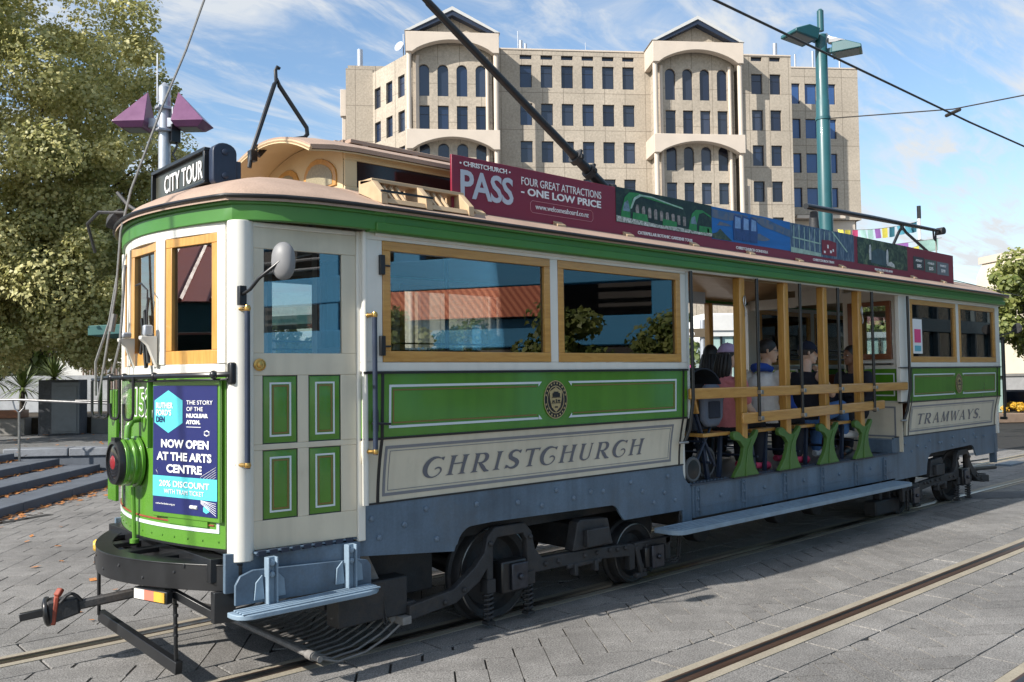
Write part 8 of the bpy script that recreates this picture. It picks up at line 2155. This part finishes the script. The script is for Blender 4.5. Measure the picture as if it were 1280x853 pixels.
def cap(m_, brim=0.10, back=False, m2=None):
    def f(root, Mw_, M0, H, sh):
        q = MB(Mw_); rows = []
        for i in range(8):
            e = R(90 - 82 * i / 7); rows.append([(0.112 * math.cos(e) * math.cos(2 * math.pi * k / 20) - 0.004, 0.091 * math.cos(e) * math.sin(2 * math.pi * k / 20), 0.030 + 0.112 * math.sin(e)) for k in range(21)])
        q.shell(rows, [[(p[0] * 0.95, p[1] * 0.95, p[2] - 0.004) for p in r_] for r_ in rows])
        q.ball((-0.004, 0, 0.142), 0.010, 0.010, 0.006, 8, 6); o = q.build('cap', m_, root, sharp=60)
        q = MB(Mw_); rr = [[], []]
        for k in range(13):
            t = R(-62 + 124 * k / 12); c, s = math.cos(t), math.sin(t)
            rr[0].append((0.105 * c, 0.086 * s, 0.045 - 0.012 * abs(s))); rr[1].append((0.105 * c + brim * max(0.25, c ** 1.2), 0.088 * s, 0.020 - 0.03 * s * s))
        q.shell(rr, [[(p[0], p[1], p[2] - 0.006) for p in r_] for r_ in rr]); q.build('cap_brim', m2 or m_, o)
    return f
def glasses(root, Mw_, M0, H, sh):
    q = MB(Mw_)
    for s in (-1, 1):
        q.tube([(0.103, s * 0.032 + 0.022 * math.cos(a), 0.004 + 0.017 * math.sin(a)) for a in [2 * math.pi * i / 14 for i in range(14)]], 0.0022, 5, True); q.tube([(0.10, s * 0.054, 0.008), (0.05, s * 0.078, 0.012), (-0.01, s * 0.086, 0.010)], 0.0022, 5)
    q.tube([(0.106, -0.01, 0.008), (0.106, 0.01, 0.008)], 0.002, 5); q.build('glasses', BLACK, root)
def hooded(root, Mw_, M0, H, sh):
    q = MB(M0)
    q.tube([V((-0.03, -0.11, H.z - 0.19)), V((-0.085, -0.07, H.z - 0.165)), V((-0.11, 0, H.z - 0.16)), V((-0.085, 0.07, H.z - 0.165)), V((-0.03, 0.11, H.z - 0.19))], [0.028, 0.042, 0.05, 0.042, 0.028], 10); q.build('hood', MATS['jacket_blue'], root)
    q = MB(M0)
    for s in (-1, 1):
        q.part(); a = sh[s]; b = a + V((0.07, s * 0.05, -0.27)); q.tube([a + V((0.0, s * 0.022, -0.01)), a.lerp(b, 0.35) + V((0, s * 0.008, 0)), b, b + V((0.19, -s * 0.055, -0.065))], [0.066, 0.067, 0.058, 0.042], 12)
    q.build('sleeve', MATS['jacket_blue'], root)
cloth('jacket_blue', (0.03, 0.08, 0.36)); cloth('jacket_pale', (0.76, 0.77, 0.76)); cloth('pink_top', (0.68, 0.24, 0.26)); cloth('black_top', (0.02, 0.021, 0.03)); cloth('denim', (0.08, 0.18, 0.42)); cloth('dark_trousers', (0.02, 0.022, 0.03)); cloth('light_blue_shirt', (0.16, 0.25, 0.48)); cloth('grey_top', (0.10, 0.10, 0.11)); cloth('lilac_cap', (0.48, 0.37, 0.58)); cloth('navy_cap', (0.02, 0.025, 0.045))
WSHOE = mat('white_shoe', (0.70, 0.70, 0.72), 0.6); PSHOE = mat('pink_shoe', (0.55, 0.05, 0.12), 0.6)
person('woman in a lilac cap and pink top with long dark hair', 7.60, -0.74, SK1, MATS['pink_top'], MATS['dark_trousers'], 'long', HAIRB, R(-40), sleeves='short', extra=cap(MATS['lilac_cap'], 0.085), shoes=PSHOE, scale=0.97)
person('man in a pale jacket with blue sleeves and glasses, looking ahead', 8.36, -0.72, SK2, MATS['jacket_pale'], MATS['dark_trousers'], 'short', HAIRB, R(-48), sleeves='short', extra=lambda *a: (glasses(*a), hooded(*a)), shoes=PSHOE, scale=1.04)
person('man in a dark cap and black sleeveless top, hand at his chin', 9.17, -0.74, SK1, MATS['black_top'], MATS['denim'], 'short', HAIRN, R(-42), sleeves='none', pose='chin', extra=cap(MATS['navy_cap'], 0.09), shoes=WSHOE, scale=1.02)
person('dark haired passenger in grey behind the woman in the lilac cap', 7.55, -0.10, SK1, MATS['grey_top'], MATS['dark_trousers'], 'short', HAIRN, R(10), sleeves='long')
person('dark haired passenger beyond the man with glasses', 8.42, 0.05, SK2, MATS['black_top'], MATS['dark_trousers'], 'long', HAIRB, R(5), sleeves='long')
person('dark haired passenger facing back towards the others by the white partition', 10.55, -0.62, SK3, MATS['black_top'], MATS['dark_trousers'], 'long', HAIRB, R(-25), sleeves='long', face=math.pi, seat=1.27, scale=0.98)
person('white haired passenger in dark clothes inside the first rear window', 11.62, -0.60, SK1, MATS['black_top'], MATS['dark_trousers'], 'short', HAIRW, R(15), sleeves='long', seat=1.262)
person('passenger in a light blue shirt bending forward in the last rear window', 12.55, -0.60, SK1, MATS['light_blue_shirt'], MATS['dark_trousers'], 'short', HAIRN, 0, sleeves='long', lean=0.22, seat=1.262)
person('white haired passenger inside the second saloon window', 5.30, -0.45, SK1, MATS['grey_top'], MATS['dark_trousers'], 'short', HAIRW, R(30), sleeves='long', seat=1.262)
# pushchair beside the first bench
pc_ = thing('pushchair', 'folding pushchair with a grey bag, parked at the front of the open section', 'pushchair', (6.95, -0.8, 0.836))
m = MB()
for y in (-0.95, -0.60):
    m.tube([(6.62, y, 1.85), (6.70, y, 1.70), (6.90, y, 1.25), (7.08, y, 0.96)], 0.014, 8); m.tube([(7.25, y, 1.62), (7.0, y, 1.30), (6.72, y, 0.92)], 0.013, 8); m.tube([(6.80, y, 1.42), (7.15, y, 1.40)], 0.012, 8)
m.tube([(6.62, -0.95, 1.85), (6.58, -0.9, 1.90), (6.58, -0.65, 1.90), (6.62, -0.60, 1.85)], 0.016, 8); m.tube([(6.9, -0.95, 1.2), (6.9, -0.6, 1.2)], 0.012, 8); m.build('frame', DKBLUE, pc_)
mat('tyre_grey', (0.10, 0.105, 0.11), 0.7)
for x, y, r_ in ((7.06, -0.86, 0.155), (6.70, -0.97, 0.12), (6.70, -0.60, 0.12)):
    m = MB(); m.lathe([(0.02, -0.02), (r_ - 0.03, -0.012), (r_ - 0.03, 0.012), (0.02, 0.02)], (x, y, 0.836 + r_), (0, 1, 0), 26)
    wh = m.build('wheel', BLACK, pc_)
    m = MB(); m.tube([(x + (r_ - 0.018) * math.cos(2 * math.pi * i / 28), y, 0.836 + r_ + (r_ - 0.018) * math.sin(2 * math.pi * i / 28)) for i in range(28)], 0.018, 8, True); m.build('tyre', MATS['tyre_grey'], wh)
m = MB(); m.tube([(7.06, -0.89, 0.99), (7.0, -0.89, 1.12), (6.9, -0.89, 1.25)], 0.016, 8); m.build('fork', GALV, pc_)
m = MB(); m.prism([(6.82, -0.93, 1.30), (7.18, -0.93, 1.32), (7.16, -0.93, 1.40), (6.92, -0.93, 1.42), (6.74, -0.93, 1.80), (6.66, -0.93, 1.78)], (0, 0.31, 0)); m.build('seat', cloth('pram_cloth', (0.025, 0.03, 0.04)), pc_, 0.02)
m = MB(); rows = [[(6.95 + 0.30 * math.cos(R(a)), y, 1.66 + 0.24 * math.sin(R(a))) for y in (-0.94, -0.78, -0.61)] for a in range(20, 171, 15)]; m.shell(rows, [[(6.95 + (p[0] - 6.95) * 0.94, p[1], 1.66 + (p[2] - 1.66) * 0.94) for p in r_] for r_ in rows]); m.build('hood', MATS['pram_cloth'], pc_)
bg_ = thing('rucksack', 'grey rucksack hanging on the pushchair handle', 'bag', (6.98, -0.99, 1.4))
m = MB(); m.prism([(6.83, -1.02, 1.40), (6.90, -1.02, 1.34), (7.08, -1.02, 1.34), (7.15, -1.02, 1.42), (7.17, -1.02, 1.64), (7.10, -1.02, 1.74), (6.90, -1.02, 1.74), (6.82, -1.02, 1.62)], (0, 0.07, 0)); m.build('bag_body', cloth('bag_grey', (0.12, 0.135, 0.17)), bg_, 0.03, seg=3)
m = MB(); m.prism([(6.90, -1.035, 1.42), (7.08, -1.035, 1.42), (7.08, -1.035, 1.58), (6.90, -1.035, 1.58)], (0, 0.02, 0)); m.build('pocket', cloth('bag_dark', (0.03, 0.035, 0.05)), bg_, 0.01)
